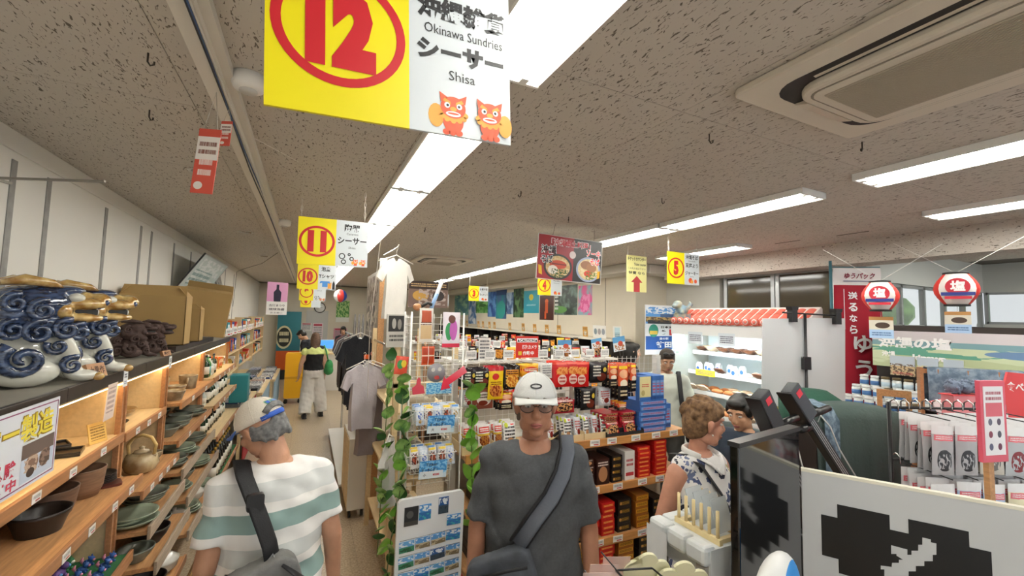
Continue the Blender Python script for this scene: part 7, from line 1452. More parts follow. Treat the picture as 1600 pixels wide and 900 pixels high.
def cap(G, m_crown, m_brim, strap=None, vox=.006):
    m = MB(); pr = []
    for i in range(9): a = (PI/2)*i/8; pr.append((math.cos(a), .03+.105*math.sin(a)*(1 if i < 8 else .995)))
    m.lathe([(max(.001, r), z) for r, z in pr], 32, 0, -.012, 0, .09, .108)
    me = m.mesh('crown', m_crown); me.transform(G['HM']); c = put(me, 'cap', G['t'])
    for k in range(3):
        a = PI*k/3+PI/6; q = MB(); q.tube([(.0905*math.cos(a)*math.cos(e), -.012+.1085*math.sin(a)*math.cos(e), .03+.1055*math.sin(e)) for e in [PI*i/16 for i in range(17)]], .0012, 5); q.xf(G['HM']).build('seam', m_crown, c)
    b = MB(); b.ball((0, -.012, .136), (.008, .008, .004), 10, 6); b.xf(G['HM']).build('button', m_crown, c)
    b = MB(); vs = []; fs = []; n = 14
    for i in range(n+1):
        a = -1.15+2.3*i/n
        for j in range(5):
            t = j/4; ext = .066*math.cos(a*.95)**.6 if abs(a*.95) < PI/2 else 0
            x = math.sin(a)*(.09+.0*t); y = -.012+.108*math.cos(a)+ext*t; z = .036-.008*t-.02*(math.sin(a)**2)*t; vs.append((x, y, z))
    for i in range(n):
        for j in range(4): q = i*5+j; fs.append((q, q+1, q+6, q+5))
    b.add(vs, fs, True); o = b.xf(G['HM']).build('brim', m_brim, c); sm = o.modifiers.new('s', 'SOLIDIFY'); sm.thickness = .004
    if strap:
        s_ = MB(); s_.tube([(.062, -.085, .034), (.035, -.112, .034), (0, -.121, .034), (-.035, -.112, .034), (-.062, -.085, .034)], .011, 8, flat=(1, .35)); s_.xf(G['HM']).build('strap', strap, c)
    return c
def knit(c, **k): return mat('fabric '+c, c, .9, noise=.05, nscale=6, bump=.1, bscale=200, **k)
# ---- man in striped shirt
def stripe_mat():
    m = bpy.data.materials.new('striped jersey'); m.use_nodes = True; nt = m.node_tree; N = nt.nodes; L = nt.links; b = N['Principled BSDF']; b.inputs['Roughness'].default_value = .9
    tc = N.new('ShaderNodeTexCoord'); sp = N.new('ShaderNodeSeparateXYZ'); L.new(tc.outputs['Object'], sp.inputs[0])
    mr = N.new('ShaderNodeMapRange'); mr.inputs[1].default_value = .7; mr.inputs[2].default_value = 1.5; L.new(sp.outputs[2], mr.inputs[0])
    r = N.new('ShaderNodeValToRGB'); r.color_ramp.interpolation = 'CONSTANT'; e = r.color_ramp.elements
    cols = [(.7, 'e9e8e4'), (.80, 'c9cccb'), (.86, 'eceae6'), (.97, '8fa9a4'), (1.045, 'eceae6'), (1.08, 'cdd0ce'), (1.14, 'eceae6'), (1.195, '8fa9a4'), (1.265, 'eceae6'), (1.30, 'd4d6d4'), (1.37, 'efedea')]
    e[0].position = 0; e[0].color = lin(cols[0][1]); e[1].position = (cols[1][0]-.7)/.8; e[1].color = lin(cols[1][1])
    for z, c in cols[2:]: q = e.new((z-.7)/.8); q.color = lin(c)
    L.new(mr.outputs[0], r.inputs[0]); L.new(r.outputs[0], b.inputs['Base Color'])
    n = N.new('ShaderNodeTexNoise'); n.inputs['Scale'].default_value = 9; L.new(tc.outputs['Object'], n.inputs['Vector']); bp = N.new('ShaderNodeBump'); bp.inputs['Strength'].default_value = .35; bp.inputs['Distance'].default_value = .02; L.new(n.outputs['Fac'], bp.inputs['Height']); L.new(bp.outputs[0], b.inputs['Normal'])
    return m
A = person('man in a white and teal striped T-shirt and pale cap seen from behind', (-.085, 2.05, 0), .2, 1.68, (((.24, -.03, 1.10), (.27, .03, .87)), ((-.225, -.03, 1.10), (-.2, .12, .90))), skin('tan', 'b98a6e'), .009, head=(.42, .6, -.2), lean=.06, bulk=1.0, face=True)
shirt(A, stripe_mat(), hem=.80, sleeve=.72, pad=.026, wrinkle=.005, flare=1.25); trousers(A, knit('5a5a58')); shoes(A, mat('shoe grey', '3a3a3c', .6)); hair(A, mat('grey hair', '6f6f6e', .8, noise=.4, nscale=60), 'fringe')
c = cap(A, mat('cap cream', 'd8d0c2', .8, bump=.2, bscale=150), mat('cap blue', '4a6fb8', .7), mat('strap blue', '2a58b8', .6))
q = MB(); q.tube([(.05, -.105, .05), (.03, -.116, .066), (0, -.119, .072), (-.03, -.116, .066), (-.05, -.105, .05)], .013, 8, flat=(1, .3)); q.xf(A['HM']).build('opening', mat('grey hair', '6f6f6e', .8), c)
def decal(G, m, z0, phi0, par, name, mt, off=1.012):
    """bend flat print (x,z) onto the crown of a cap"""
    e0 = math.asin((z0-.03)/.105); out = []
    for (u, _, v) in m.v:
        e = e0+v/.107; a = phi0+u/(.1*math.cos(e)); out.append((.09*off*math.cos(a)*math.cos(e), -.012+.108*off*math.sin(a)*math.cos(e), .03+.105*off*math.sin(e)))
    m.v = out; return m.xf(G['HM']).build(name, mt, par)
def strip(x0, x1, z0, z1, n=10):
    m = MB(); m.add([(x0+(x1-x0)*i/n, 0, z) for i in range(n+1) for z in (z0, z1)], [(2*i, 2*i+2, 2*i+3, 2*i+1) for i in range(n)], True); return m
decal(A, strip(-.045, .045, -.011, .011), .088, -PI/2+.25, c, 'badge', mat('badge green', '5fa07a', .5))
decal(A, MB().text('YONEX', .01, 0, w=.055, h=.013, bold=.04), .088, -PI/2+.25, c, 'lettering', mat('badge blue', '2a5ac0', .5), 1.02)
decal(A, strip(-.04, -.024, -.007, .007, 3), .088, -PI/2+.25, c, 'mark', MATS['badge blue'], 1.02)
def carry(G, name, label, cat): t = thing(name, label, cat, G['t'].location, rot=tuple(G['t'].rotation_euler), group='bags carried by shoppers'); t.scale = (G['s'],)*3; return t
t = carry(A, 'sling_bag', 'grey sling bag with black straps on the back of the striped man', 'bag')
BKS = mat('black webbing', '17171a', .7, bump=.2, bscale=200); GYB = mat('grey nylon', '70706e', .75, noise=.15, nscale=30, bump=.2, bscale=150)
m = MB(); m.tube([(-.1, .1, 1.43), (-.125, .02, 1.475), (-.12, -.09, 1.44), (-.085, -.185, 1.35), (-.06, -.205, 1.28), (-.04, -.22, 1.22), (-.03, -.23, 1.17)], .032, 8, flat=(.13, 1)).build('strap', BKS, t)
MB().prism(rrect(-.09, 1.37, .058, .06, .01), -.19, -.165).build('buckle', mat('buckle black', '222224', .3), t)
m = MB(); m.prism(rrect(-.05, 1.02, .27, .3, .07), -.275, -.19); m.prism(rrect(-.04, .97, .22, .17, .05), -.31, -.26); m.xf(Matrix.Translation((-.05, 0, 1.02)) @ Matrix.Rotation(-.25, 4, 'Y') @ Matrix.Translation((.05, 0, -1.02))); put(remesh(m, .01, 4, 'pouch', GYB), 'pouch', t)
MB().tube([(-.18, -.25, 1.03), (-.1, -.295, .98), (.02, -.315, .97), (.13, -.28, 1.03)], .009, 6).build('zip', BKS, t); MB().tube([(.0, -.27, 1.16), (.05, -.29, 1.11), (.12, -.28, 1.04)], .02, 8, flat=(.2, 1)).build('strap', BKS, t); MB().tube([(-.15, -.21, 1.14), (-.18, -.24, 1.06)], .032, 8, flat=(.3, 1)).build('panel', BKS, t)
MB().tube([(-.03, -.24, 1.19), (-.02, -.25, 1.17), (-.04, -.255, 1.155), (-.05, -.245, 1.17)], .004, 6, closed=True).build('clip', mat('clip metal', '8a8a8c', .3, metal=.8), t)
# ---- man in grey T-shirt
B = person('man in a grey T-shirt, glasses and pale cap looking down', (.955, 1.72, 0), 2.68, 1.765, (((.24, .0, 1.08), (.25, .08, .83)), ((-.24, .0, 1.08), (-.25, .08, .83))), skin('ruddy', 'a8765c'), .009, head=(-.09, .0, .02), lean=.03, bulk=1.0, hs=1.07)
shirt(B, mat('heather grey jersey', '4c4e51', .9, noise=.1, nscale=90, bump=.12, bscale=200), hem=.78, sleeve=.84, pad=.026, wrinkle=.005, flare=1.2, seed=2, neck=.012); trousers(B, knit('33383f')); shoes(B, mat('shoe grey', '3a3a3c', .6)); hair(B, mat('short grey hair', '6a5f56', .8), 'fringe')
c = cap(B, mat('cap pale grey', 'c6c6c4', .8, bump=.2, bscale=150), mat('cap pale brim', 'cdcecc', .8))
decal(B, MB().ring(0, 0, .026, .0075, 0, 36, rz=.0125), .085, PI/2, c, 'emblem', BLK)
g_ = MB()
for sx in (-1, 1):
    g_.tube([(sx*.034+.027*math.cos(2*PI*i/14), .101-.006*abs(math.cos(2*PI*i/14)), .006+.018*math.sin(2*PI*i/14)) for i in range(14)], .0016, 5, closed=True); g_.tube([(sx*.061, .094, .01), (sx*.078, .05, .014), (sx*.084, -.01, .01)], .0018, 5)
g_.tube([(-.008, .103, .01), (0, .106, .013), (.008, .103, .01)], .0016, 5); g_.xf(B['HM']).build('glasses', mat('glasses frame', '3a2f2a', .3, metal=.5), B['t'])
for sx in (-1, 1): q = MB(); q.disc(sx*.034, .006, .0255, .0985, 18, rz=.0165); q.xf(B['HM']).build('lens', glassy('lens', '8a7a70', .3), B['t'])
t = carry(B, 'sling_bag', 'dark grey sling bag worn across the chest of the man in grey', 'bag'); SLG = mat('slate strap', '5f646e', .8, bump=.2, bscale=150)
pth = [(-.12, -.1, 1.43), (-.135, .0, 1.475), (-.13, .09, 1.43), (-.105, .15, 1.36), (-.06, .175, 1.28), (.0, .18, 1.2), (.07, .185, 1.1)]
MB().tube(pth, .034, 8, flat=(.12, 1)).build('strap', SLG, t)
for e_ in (-1, 1): MB().tube([(p[0]+e_*.026, p[1]+.004, p[2]+e_*.018) for p in pth], .0075, 6).build('edging', BKS, t)
m = MB(); m.prism([(p[0], p[1]) for p in rrect(.12, .98, .26, .2, .05)], .165, .235); m.prism(rrect(.14, .95, .2, .13, .04), .22, .258); m.xf(Matrix.Translation((.12, 0, .98)) @ Matrix.Rotation(.35, 4, 'Y') @ Matrix.Translation((-.12, 0, -.98))); put(remesh(m, .01, 4, 'pouch', mat('slate nylon', '3f434a', .7, noise=.2, nscale=20, bump=.2)), 'pouch', t)
MB().tube([(.03, .262, 1.06), (.1, .27, 1.05), (.22, .24, 1.0)], .007, 6).build('zip', BKS, t); MB().tube([(.06, .25, .97), (.15, .258, .94), (.27, .22, .9)], .007, 6).build('zip', BKS, t)
# ---- woman in floral sleeveless blouse
Dm = person('woman with short brown hair in a white floral sleeveless blouse, facing right', (1.84, 1.585, 0), 3.2, 1.63, (((.25, -.04, 1.1), (.17, .12, 1.03)), ((-.22, .0, 1.08), (-.2, .16, .98))), skin('pink tan', 'c08a72'), .009, fem=True, head=(.1, 1.15, .0), bulk=1.1, hs=1.05)
shirt(Dm, mat_print('floral blouse', 'e4e2e0', [], axes='XZ', base2=None), hem=.78, pad=.02, wrinkle=.004, seed=4, sleeves=False, name='blouse'); trousers(Dm, knit('c9c6c0'), wide=1.1); shoes(Dm, mat('shoe tan', '8a6a50', .6)); hair(Dm, mat('brown hair', '5a4029', .75, col2='866645', nscale=45), 'tufty')
def floral():
    m = MATS['floral blouse']; nt = m.node_tree; N = nt.nodes; L = nt.links; b = N['Principled BSDF']; tc = N.new('ShaderNodeTexCoord'); b.inputs['Roughness'].default_value = .9
    vo = N.new('ShaderNodeTexVoronoi'); vo.inputs['Scale'].default_value = 23; vo.inputs['Randomness'].default_value = .8; no = N.new('ShaderNodeTexNoise'); no.inputs['Scale'].default_value = 35; L.new(tc.outputs['Object'], no.inputs['Vector'])
    ad = N.new('ShaderNodeMix'); ad.data_type = 'RGBA'; ad.inputs['Factor'].default_value = .06; L.new(tc.outputs['Object'], ad.inputs[6]); L.new(no.outputs['Color'], ad.inputs[7]); L.new(ad.outputs[2], vo.inputs['Vector'])
    r = N.new('ShaderNodeValToRGB'); r.color_ramp.interpolation = 'CONSTANT'; e = r.color_ramp.elements; e[0].color = (1, 1, 1, 1); e[1].position = .46; e[1].color = (0, 0, 0, 1); L.new(vo.outputs['Distance'], r.inputs[0])
    r2 = N.new('ShaderNodeValToRGB'); r2.color_ramp.interpolation = 'CONSTANT'; e = r2.color_ramp.elements; e[0].color = lin('e4e2e0'); e[1].position = .2; e[1].color = lin('4a5478')
    for p_, c_ in ((.55, '2f3344'), (.7, '6a7494'), (.84, 'b8ad72'), (.9, 'e4e2e0')): q = e.new(p_); q.color = lin(c_)
    sp = N.new('ShaderNodeSeparateColor'); L.new(vo.outputs['Color'], sp.inputs[0]); L.new(sp.outputs[0], r2.inputs[0])
    x = N.new('ShaderNodeMix'); x.data_type = 'RGBA'; L.new(r.outputs[0], x.inputs['Factor']); x.inputs[6].default_value = lin('e4e2e0'); L.new(r2.outputs[0], x.inputs[7]); L.new(x.outputs[2], b.inputs['Base Color'])
floral()
m = MB(); m.tube([(.07, .06, 1.445), (.04, .1, 1.425), (.0, .125, 1.38)], .022, 8, flat=(.25, 1)); m.tube([(-.07, .06, 1.445), (-.04, .1, 1.425), (.0, .125, 1.38)], .022, 8, flat=(.25, 1)); m.tube([(.07, .06, 1.45), (.085, -.01, 1.462), (.05, -.07, 1.462), (0, -.085, 1.462), (-.05, -.07, 1.462), (-.085, -.01, 1.462), (-.07, .06, 1.45)], .018, 8, flat=(1, .3)); m.xf(Dm['SC']).build('collar', mat('blouse white', 'e6e4e2', .9), Dm['t'])
q = MB(); q.ball((.086, -.0, -.04), .005, 8, 6); q.xf(Dm['HM']).build('earring', mat('pearl', 'e8e4dc', .2), Dm['t'])
t = carry(Dm, 'shoulder_bag', 'small black bag on a strap across the floral blouse', 'bag'); MB().tube([(.1, -.1, 1.43), (.115, .0, 1.455), (.1, .09, 1.42), (.05, .165, 1.3), (-.04, .185, 1.15), (-.13, .17, 1.0)], .02, 8, flat=(.15, 1)).build('strap', BKS, t); m = MB(); m.ball((-.17, .17, .92), (.08, .05, .09)); put(remesh(m, .012, 2, 'pouch', BKS), 'pouch', t)
# ---- boy
E_ = person('boy with black hair in a navy T-shirt looking down', (2.80, 2.03, 0), 2.15, 1.53, (((.25, .04, 1.1), (.2, .24, 1.08)), ((-.25, .04, 1.1), (-.18, .25, 1.08))), skin('light', 'cf9f7e'), .01, head=(.34, -.4, 0), hs=1.1)
shirt(E_, knit('3a4656'), hem=.8, sleeve=.6, pad=.022, seed=5); trousers(E_, knit('2a2c30')); shoes(E_, mat('shoe white', 'd8d8d6', .6)); hair(E_, mat('black hair', '17130f', .45, noise=.4, nscale=60), 'bowl')
# ---- man in pale shirt with sunglasses on his head
F_ = person('man in a pale green-grey shirt with sunglasses on his head', (3.68, 3.62, 0), 2.35, 1.73, (((.26, .05, 1.1), (.2, .22, 1.05)), ((-.28, .0, 1.09), (-.28, .08, .86))), skin('tan two', 'b08468'), .012, head=(.4, .2, 0), bulk=1.1)
shirt(F_, knit('c6cbc0'), hem=.8, sleeve=.65, pad=.026, seed=6, vox=.013); trousers(F_, knit('4a4a48')); shoes(F_, mat('shoe grey', '3a3a3c', .6)); hair(F_, mat('dark brown hair', '2f2620', .7, noise=.3, nscale=50), 'short', .01)
g_ = MB()
for sx in (-1, 1): g_.ball((sx*.035, .065, .115), (.03, .02, .016), 10, 6)
g_.xf(F_['HM']).build('sunglasses', mat('black cap', '1c1c1c', .4), F_['t'])
t = carry(F_, 'shoulder_bag', 'black shoulder strap and bag of the man in the pale shirt', 'bag'); MB().tube([(-.12, -.1, 1.42), (-.13, .0, 1.47), (-.135, .1, 1.42), (-.15, .165, 1.25), (-.17, .17, 1.05), (-.2, .14, .9)], .024, 8, flat=(.15, 1)).build('strap', BKS, t); m = MB(); m.ball((-.24, .1, .82), (.05, .09, .1)); put(remesh(m, .014, 2, 'pouch', BKS), 'pouch', t)
# ---- woman with black bob
I_ = person('woman with a black bob in a dark top by the ranking poster', (3.62, 4.15, 0), 4.25, 1.76, (((.24, .03, 1.1), (.2, .2, 1.0)), ((-.24, .03, 1.1), (-.2, .2, 1.0))), skin('fair', 'd8b098'), .013, fem=True, head=(.1, .1, 0))
shirt(I_, knit('22242e'), hem=.8, sleeve=.5, vox=.014); trousers(I_, knit('3a3a40')); shoes(I_, mat('shoe black', '1a1a1a', .5)); hair(I_, MATS['black hair'], 'bob', .01)
# ---- woman walking away down the aisle
J_ = person('woman in wide white trousers and a lime and black top walking down the aisle', (.18, 9.35, 0), .1, 1.64, (((.2, -.05, 1.08), (.2, -.02, .86)), ((-.25, -.02, 1.08), (-.27, .04, .85))), skin('fair two', 'c89c84'), .013, fem=True, legs=(((.13, .06, .48), (.17, -.02, .09)), ((-.1, .05, .48), (-.15, -.12, .09))), head=(.15, 0, 0), bulk=1.08)
shirt(J_, knit('1a1a1c'), hem=.92, pad=.014, vox=.014, name='black_top', sleeves=False)
m = MB(); loft(m, [(z, a*1.08+.024, b*1.08+.022, 0, 0) for z, a, b in J_['rings'] if 1.2 <= z < 1.44]+[(1.448, .085, .078, 0, 0)], 20)
for sx in (-1, 1): m.tube([(sx*.12, 0, 1.385), (sx*.19, -.01, 1.34), (sx*.215, -.02, 1.26)], [.06, .066, .07], 12)
wear(J_, 'lime_shirt', m, mat('lime cotton', 'cbd486', .9), .014); trousers(J_, mat('white linen', 'd6d2cc', .9, bump=.3, bscale=20), wide=1.75, waist=1.0); shoes(J_, mat('shoe black', '1a1a1a', .5)); hair(J_, mat('brown long hair', '5f4634', .6, noise=.3, nscale=40), 'long', .011)
t = carry(J_, 'tote_bag', 'green tote bag on the shoulder of the woman in white trousers', 'bag'); m = MB(); m.ball((.27, -.05, 1.02), (.09, .12, .15)); m.ball((.27, -.05, .94), (.1, .13, .1)); put(remesh(m, .015, 3, 'pouch', mat('green nylon', '2f8a4a', .6, noise=.2, nscale=15)), 'pouch', t); MB().tube([(.24, .03, 1.1), (.19, .03, 1.35), (.17, -.02, 1.455), (.2, -.1, 1.35), (.26, -.11, 1.1)], .014, 8).build('handle', MATS['green nylon'], t)
# ---- clerks at the till and shoppers behind the gondolas
std = (((.24, .03, 1.1), (.2, .2, .98)), ((-.24, .03, 1.1), (-.2, .2, .98)))
for (lb, x, y, rz, h_, c, st_, hd_, ln) in (('clerk in black leaning forward at the far till, left', .12, 11.4, 1.2, 1.66, '1c1d24', 'short', .5, .25), ('clerk in a dark uniform standing behind the far till', .98, 13.35, 2.9, 1.66, '22262c', 'bob', .3, 0), ('dark-haired shopper behind the low gondolas, left', 2.42, 6.2, 2.6, 1.72, '2a2a30', 'bob', .2, 0), ('dark-haired shopper in grey behind the low gondolas, right', 3.25, 4.72, 1.4, 1.7, '4a4a50', 'short', .3, 0)):
    K = person(lb, (x, y, 0), rz, h_, std, skin('shop', 'c89c80'), .016, head=(hd_, 0, 0), lean=ln, fem='bob' == st_)
    shirt(K, knit(c), hem=.8, sleeve=.7, vox=.016); trousers(K, knit('26262a'), vox=.018); shoes(K, mat('shoe black', '1a1a1a', .5)); hair(K, MATS['black hair'], st_, .012)
# =============== pixel print and foreground right goods ===============
cl = .0515; hx, hz = .063, 1.343
def cells(rows):
    m = MB()
    for r, spans in enumerate(rows):
        for a, b in spans: m.box(hx+a*cl, hx+b*cl, -.0012, 0, hz-(r+1)*cl, hz-r*cl)
    return m
cells([[(1, 4), (5, 8)], [(0, 9)], [(0, 9)], [(0, 9)], [(1, 8)], [(2, 7)], [(3, 6)], [(4, 5)]]).build('pixel_heart', mat('print matt black', '0d0d0e', .35), wb)['kind'] = 'stuff'
zz = [(668, 772), (735, 790), (735, 812), (752, 812), (752, 795), (780, 795), (780, 770), (797, 770), (797, 740), (832, 748), (832, 760), (855, 765), (855, 812), (840, 812), (840, 838), (805, 838), (805, 858), (770, 858), (770, 880), (740, 880), (740, 900), (640, 900), (640, 872), (625, 872), (625, 856), (670, 862), (672, 845), (700, 845), (700, 832), (717, 832), (690, 815), (690, 808), (668, 808)]
sh = [onboard(1140+x/2.648, 560+y/2.648) for x, y in zz]
MB().poly(sh[::-1], -.0018).build('pixel_figure', mat('board grey white', 'c3c5c6', .45), wb)
# tall white display counter with padded block edge
tc_ = thing('white_counter', 'white counter with a padded block edge beside the floral blouse', 'counter', (1.335, 1.128, 0)); PAD = mat('padded white', 'cfd2d2', .5, noise=.06, nscale=12)
MB().box(.03, .29, .0, .27, 1.09, 1.21).build('top', PAD, tc_)
for i in range(3): MB().box(0, .065, .002+i*.095, .094+i*.095, 1.15, 1.223).build('edge_block', PAD, tc_, bevel=.016)
for i in range(2): MB().box(.068+i*.115, .18+i*.115, .225, .285, 1.15, 1.223).build('edge_block', PAD, tc_, bevel=.016)
for (x, y) in ((.01, .01), (.01, .22), (.24, .01), (.24, .22)): MB().box(x, x+.04, y, y+.04, 0, 1.15).build('leg', mat('counter leg', '9a958c', .5), tc_)
MB().box(.03, .27, .03, .25, .55, .57).build('lower_shelf', WOOD, tc_)
m = MB(); vs = []; fs = []
for i in range(9):
    for j in range(7): u = i/8; v = j/6; vs.append((-.012-.012*math.sin(u*12)*v, .17+u*.11, 1.2-.42*v))
for i in range(8):
    for j in range(6): a = i*7+j; fs.append((a, a+1, a+8, a+7))
m.add(vs, fs, True).build('hanging_cloth', mat('soft white cloth', 'd4d6d8', .8), tc_)
# peg rack on the counter
pr_ = thing('peg_rack', 'pale wooden peg rack holding clear sleeves on the white counter', 'rack', (1.42, 1.135, 1.2105)); PEG = mat('peg wood', 'd9c493', .5, noise=.08, nscale=20)
for x in (0, .13): MB().box(x, x+.018, 0, .215, 0, .022).build('rail', PEG, pr_)
for y in (.01, .19): MB().box(.018, .13, y, y+.018, 0, .016).build('crosspiece', PEG, pr_)
for i in range(6):
    for x in (.009, .139): MB().cyl((x, .015+i*.037, .02), (x, .015+i*.037, .12), .0065, n=8).build('peg', PEG, pr_)
for i in range(4): single(MB().box(-.05, .05, -.0015, .0015, 0, .12), 'clear_sleeve', glassy('clear sleeve', 'dfe6ea', .55), 'clear plastic sleeve in the peg rack, %s from the front' % nth(i), 'sleeve', (1.50, 1.17+i*.04, 1.234), (-.3, 0, .1), 'sleeves in the peg rack')
# near wire rack with cloud-shaped boards
nr = thing('black_wire_rack', 'low black wire rack at the bottom edge, in front of the man in grey', 'rack', (.98, 1.13, 0)); MB().tube([(0, 0, 1.19), (.13, -.03, 1.19), (.135, .03, 1.19), (.01, .07, 1.19)], .004, 6, closed=True).tube([(0, 0, 1.12), (.13, -.03, 1.12), (.135, .03, 1.12), (.01, .07, 1.12)], .003, 6, closed=True).build('basket', WIREB, nr)
for i in range(6): MB().cyl((.02+i*.02, -.006-.004*i, 1.19), (.02+i*.02, -.006-.004*i, 1.12), .0025, n=5).build('wire', WIREB, nr)
for p in ((.01, .0), (.125, -.02)): MB().cyl((p[0], p[1], 0), (p[0], p[1], 1.19), .006, n=8).build('leg', WIREB, nr)
for q in (((.04, .02, 1.15), (-.06, .06, 1.27)), ((-.06, .05, 1.14), (-.12, .07, 1.22))): MB().cyl(q[0], q[1], .0025, n=5).build('prong', WIREB, nr)
def cloud(label, x, y, z, s_, rz):
    pts = []
    for (cx, cz, r, a0, a1) in ((-.06, .0, .05, PI, .35), (.0, .035, .05, 2.6, .3), (.065, .0, .045, 2.2, -.4)):
        for i in range(9): a = a0+(a1-a0)*i/8; pts.append((cx+r*math.cos(a), cz+r*math.sin(a)))
    pts += [(.09, -.06), (-.1, -.06)]
    t = thing('cloud_board', label, 'board', (x, y, z), rot=(.25, 0, rz), group='cloud boards'); MB().prism([(a*s_, b*s_) for a, b in pts[::-1]], 0, .012).build('board', mat('cream board', 'dcd8b4', .5), t, bevel=.002); MB().box(-.02, .02, .012, .03, -z/math.cos(.25)*.0-.2, .0).build('stay', WIREB, t)
cloud('cream cloud-shaped board at the bottom edge, left', 1.13, 1.2, 1.155, .8, -.3); cloud('cream cloud-shaped board at the bottom edge, right', 1.24, 1.14, 1.13, .85, -.4)
sd = thing('board_plinth', 'low white plinth under the cloud boards', 'plinth', (1.23, 1.17, 0)); MB().box(-.1, .1, -.05, .06, 0, 1.0).build('body', CW, sd); MB().box(-.11, .11, -.06, .07, 1.0, 1.015).build('top', PALEW, sd)
PSL = glassy('pink clear sleeve', 'f0d8d0', .35)
for i, (x, y, z) in enumerate(((.9, 1.2, 1.085), (.95, 1.23, 1.085), (1.02, 1.25, 1.085))): single(MB().box(-.05, .05, -.001, .001, 0, .13), 'pink_sleeve', PSL, 'pinkish clear sleeve hanging at the bottom wire rack, %s from left' % nth(i), 'sleeve', (x, y, z), (.15, .05, -.3), 'sleeves at the wire rack')
# blue and white cushion at the foot of the black screen
t = thing('printed_cushion', 'white and blue printed cushion before the black screen', 'cushion', (1.39, .9, 1.18), rot=(0, .1, .2)); m = MB(); m.ball((0, 0, 0), (.13, .05, .13), 20, 14); put(smoothed(m.mesh('cover', mat_print('cushion print', 'e6e6e4', [('o', .6, .5, .38, .42, '3a8fd8'), ('n', .55, .3, .3, .25, 'bfdcf0')])), 80), 'cover', t); 
st2 = thing('cushion_stool', 'narrow stool carrying the printed cushion', 'stool', (1.39, .9, 0)); MB().box(-.1, .1, -.06, .06, 1.02, 1.045).build('seat', PALEW, st2)
for x in (-.085, .085): MB().cyl((x, 0, 0), (x, 0, 1.02), .012, n=8).build('leg', PALEW, st2)
# packet rack behind the pixel board
rk = thing('packet_rack', 'black wire rack of hanging packets behind the pixel-art board', 'rack', (2.42, 1.035, 0), -.42); RL = .54
for x in (0, RL): MB().cyl((x, 0, 0), (x, 0, 1.695), .008, n=8).build('post', WIREB, rk)
for z in (1.67, 1.44): MB().cyl((0, 0, z), (RL, 0, z), .006, n=8).build('bar', WIREB, rk)
for z in (1.695, 1.455):
    for i in range(11): MB().tube([(.02+i*.05, .014, z-.03), (.02+i*.05, .014, z), (.02+i*.05, -.005, z+.014), (.02+i*.05, -.025, z), (.02+i*.05, -.025, z-.03)], .003, 5).build('ring', CHROME, rk)
MB().box(-.02, RL+.02, -.15, .15, 0, .02).build('base', WIREB, rk)
PC = [('black', '2c2c2e', 'b8b8ba'), ('grey', '6a6a66', 'c8c4b8'), ('red', '8a2a30', 'c0c4c8'), ('blue', '3a68b0', 'b8d0ec'), ('yellow', 'c8b85a', 'ece4c0'), ('clear', 'b8bcc0', 'e8e8ea')]
pms = [bag_mesh(.1, .2, .016, pack('rack '+n, c2, [('r', .5, .92, .5, .09, 'f0f0f0'), ('r', .5, .76, .42, .06, 'e0707a'), ('t', .5, .76, .36, .04, 'f4e0e0'), ('o', .5, .3, .34, .22, c1), ('n', .5, .28, .25, .15, c2)]), 6) for n, c1, c2 in PC]
RM = Matrix.Translation((2.42, 1.035, 0)) @ Matrix.Rotation(-.42, 4, 'Z')
for r, (z, ks) in enumerate(((1.455, (0, 0, 1, 2, 3)), (1.22, (5, 3, 3, 4, 5)))):
    for c in range(5):
        for d in range(6):
            k = ks[c]; p = RM @ Vector((.06+c*.106+random.uniform(-.004, .004), -.03-d*.028, z+random.uniform(-.006, .006)-.004*d)); tag(put(pms[k], 'hanging_packet', None, p, (random.uniform(-.02, .03), random.uniform(-.05, .05), -.42+random.uniform(-.04, .04))), '%s packet on the black rack, %s row, %s hook, %s from front' % (PC[k][0], ('upper', 'lower')[r], nth(c), nth(5-d)), 'packet', 'packets on the black rack')
        MB().cyl((.06+c*.106, 0, z+.208), (.06+c*.106, -.21, z+.206), .0025, n=5).build('hook', WIREB, rk)
# heap of pink packets to the right
hp = thing('packet_tray', 'shallow tray of pink and clear packets at the right edge', 'tray', (2.58, .585, 0), -.42); MB().box(-.2, .2, -.08, .08, 0, 1.15).build('body', CW, hp)
for i in range(8):
    k = random.choice((5, 5, 4, 2)); tag(put(pms[k], 'loose_packet', None, (2.43+i*.042, .655-i*.019, 1.165), (-.9, 0, .9)), '%s loose packet in the right tray, %s along' % (PC[k][0], nth(i)), 'packet', 'loose packets in the tray')
# red food display, pink notice panel
a = at(1492, 600, Y=1.25); rd = thing('red_food_display', 'red cardboard food display 食べるご当地 with an orange cartoon-free panel', 'display', (3.5, 1.0, 0), rot=(0, 0, -.55)); rd['label'] = 'red cardboard food display 食べるご当地 behind the packets'
RC = mat('red card', 'd84a4e', .5)
MB().prism([(-.3, 1.3), (.42, 1.3), (.42, 1.62), (.32, 1.78), (.06, 1.8), (.02, 1.66), (-.26, 1.64), (-.34, 1.62), (-.3, 1.56)], 0, .012).build('backboard', RC, rd); MB().box(-.3, .42, 0, .15, 0, 1.3).build('body', RC, rd)
MB().text('食べるご当地', .18, 1.72, w=.26, h=.055, y=-.001, bold=.03).build('lettering', PWH, rd); MB().prism([(-.34, 1.62), (-.26, 1.64), (-.24, 1.56), (-.3, 1.54)], -.01, .0).build('flap', PWH, rd)
MB().prism([(.1, 1.3), (.34, 1.3), (.26, 1.6), (.14, 1.6)], -.02, -.012).build('front_card', mat_print('snack card', 'f0e6dc', [('n', .5, .3, .45, .3, 'e07a2c'), ('t', .5, .75, .35, .12, 'b83a3a')]), rd)
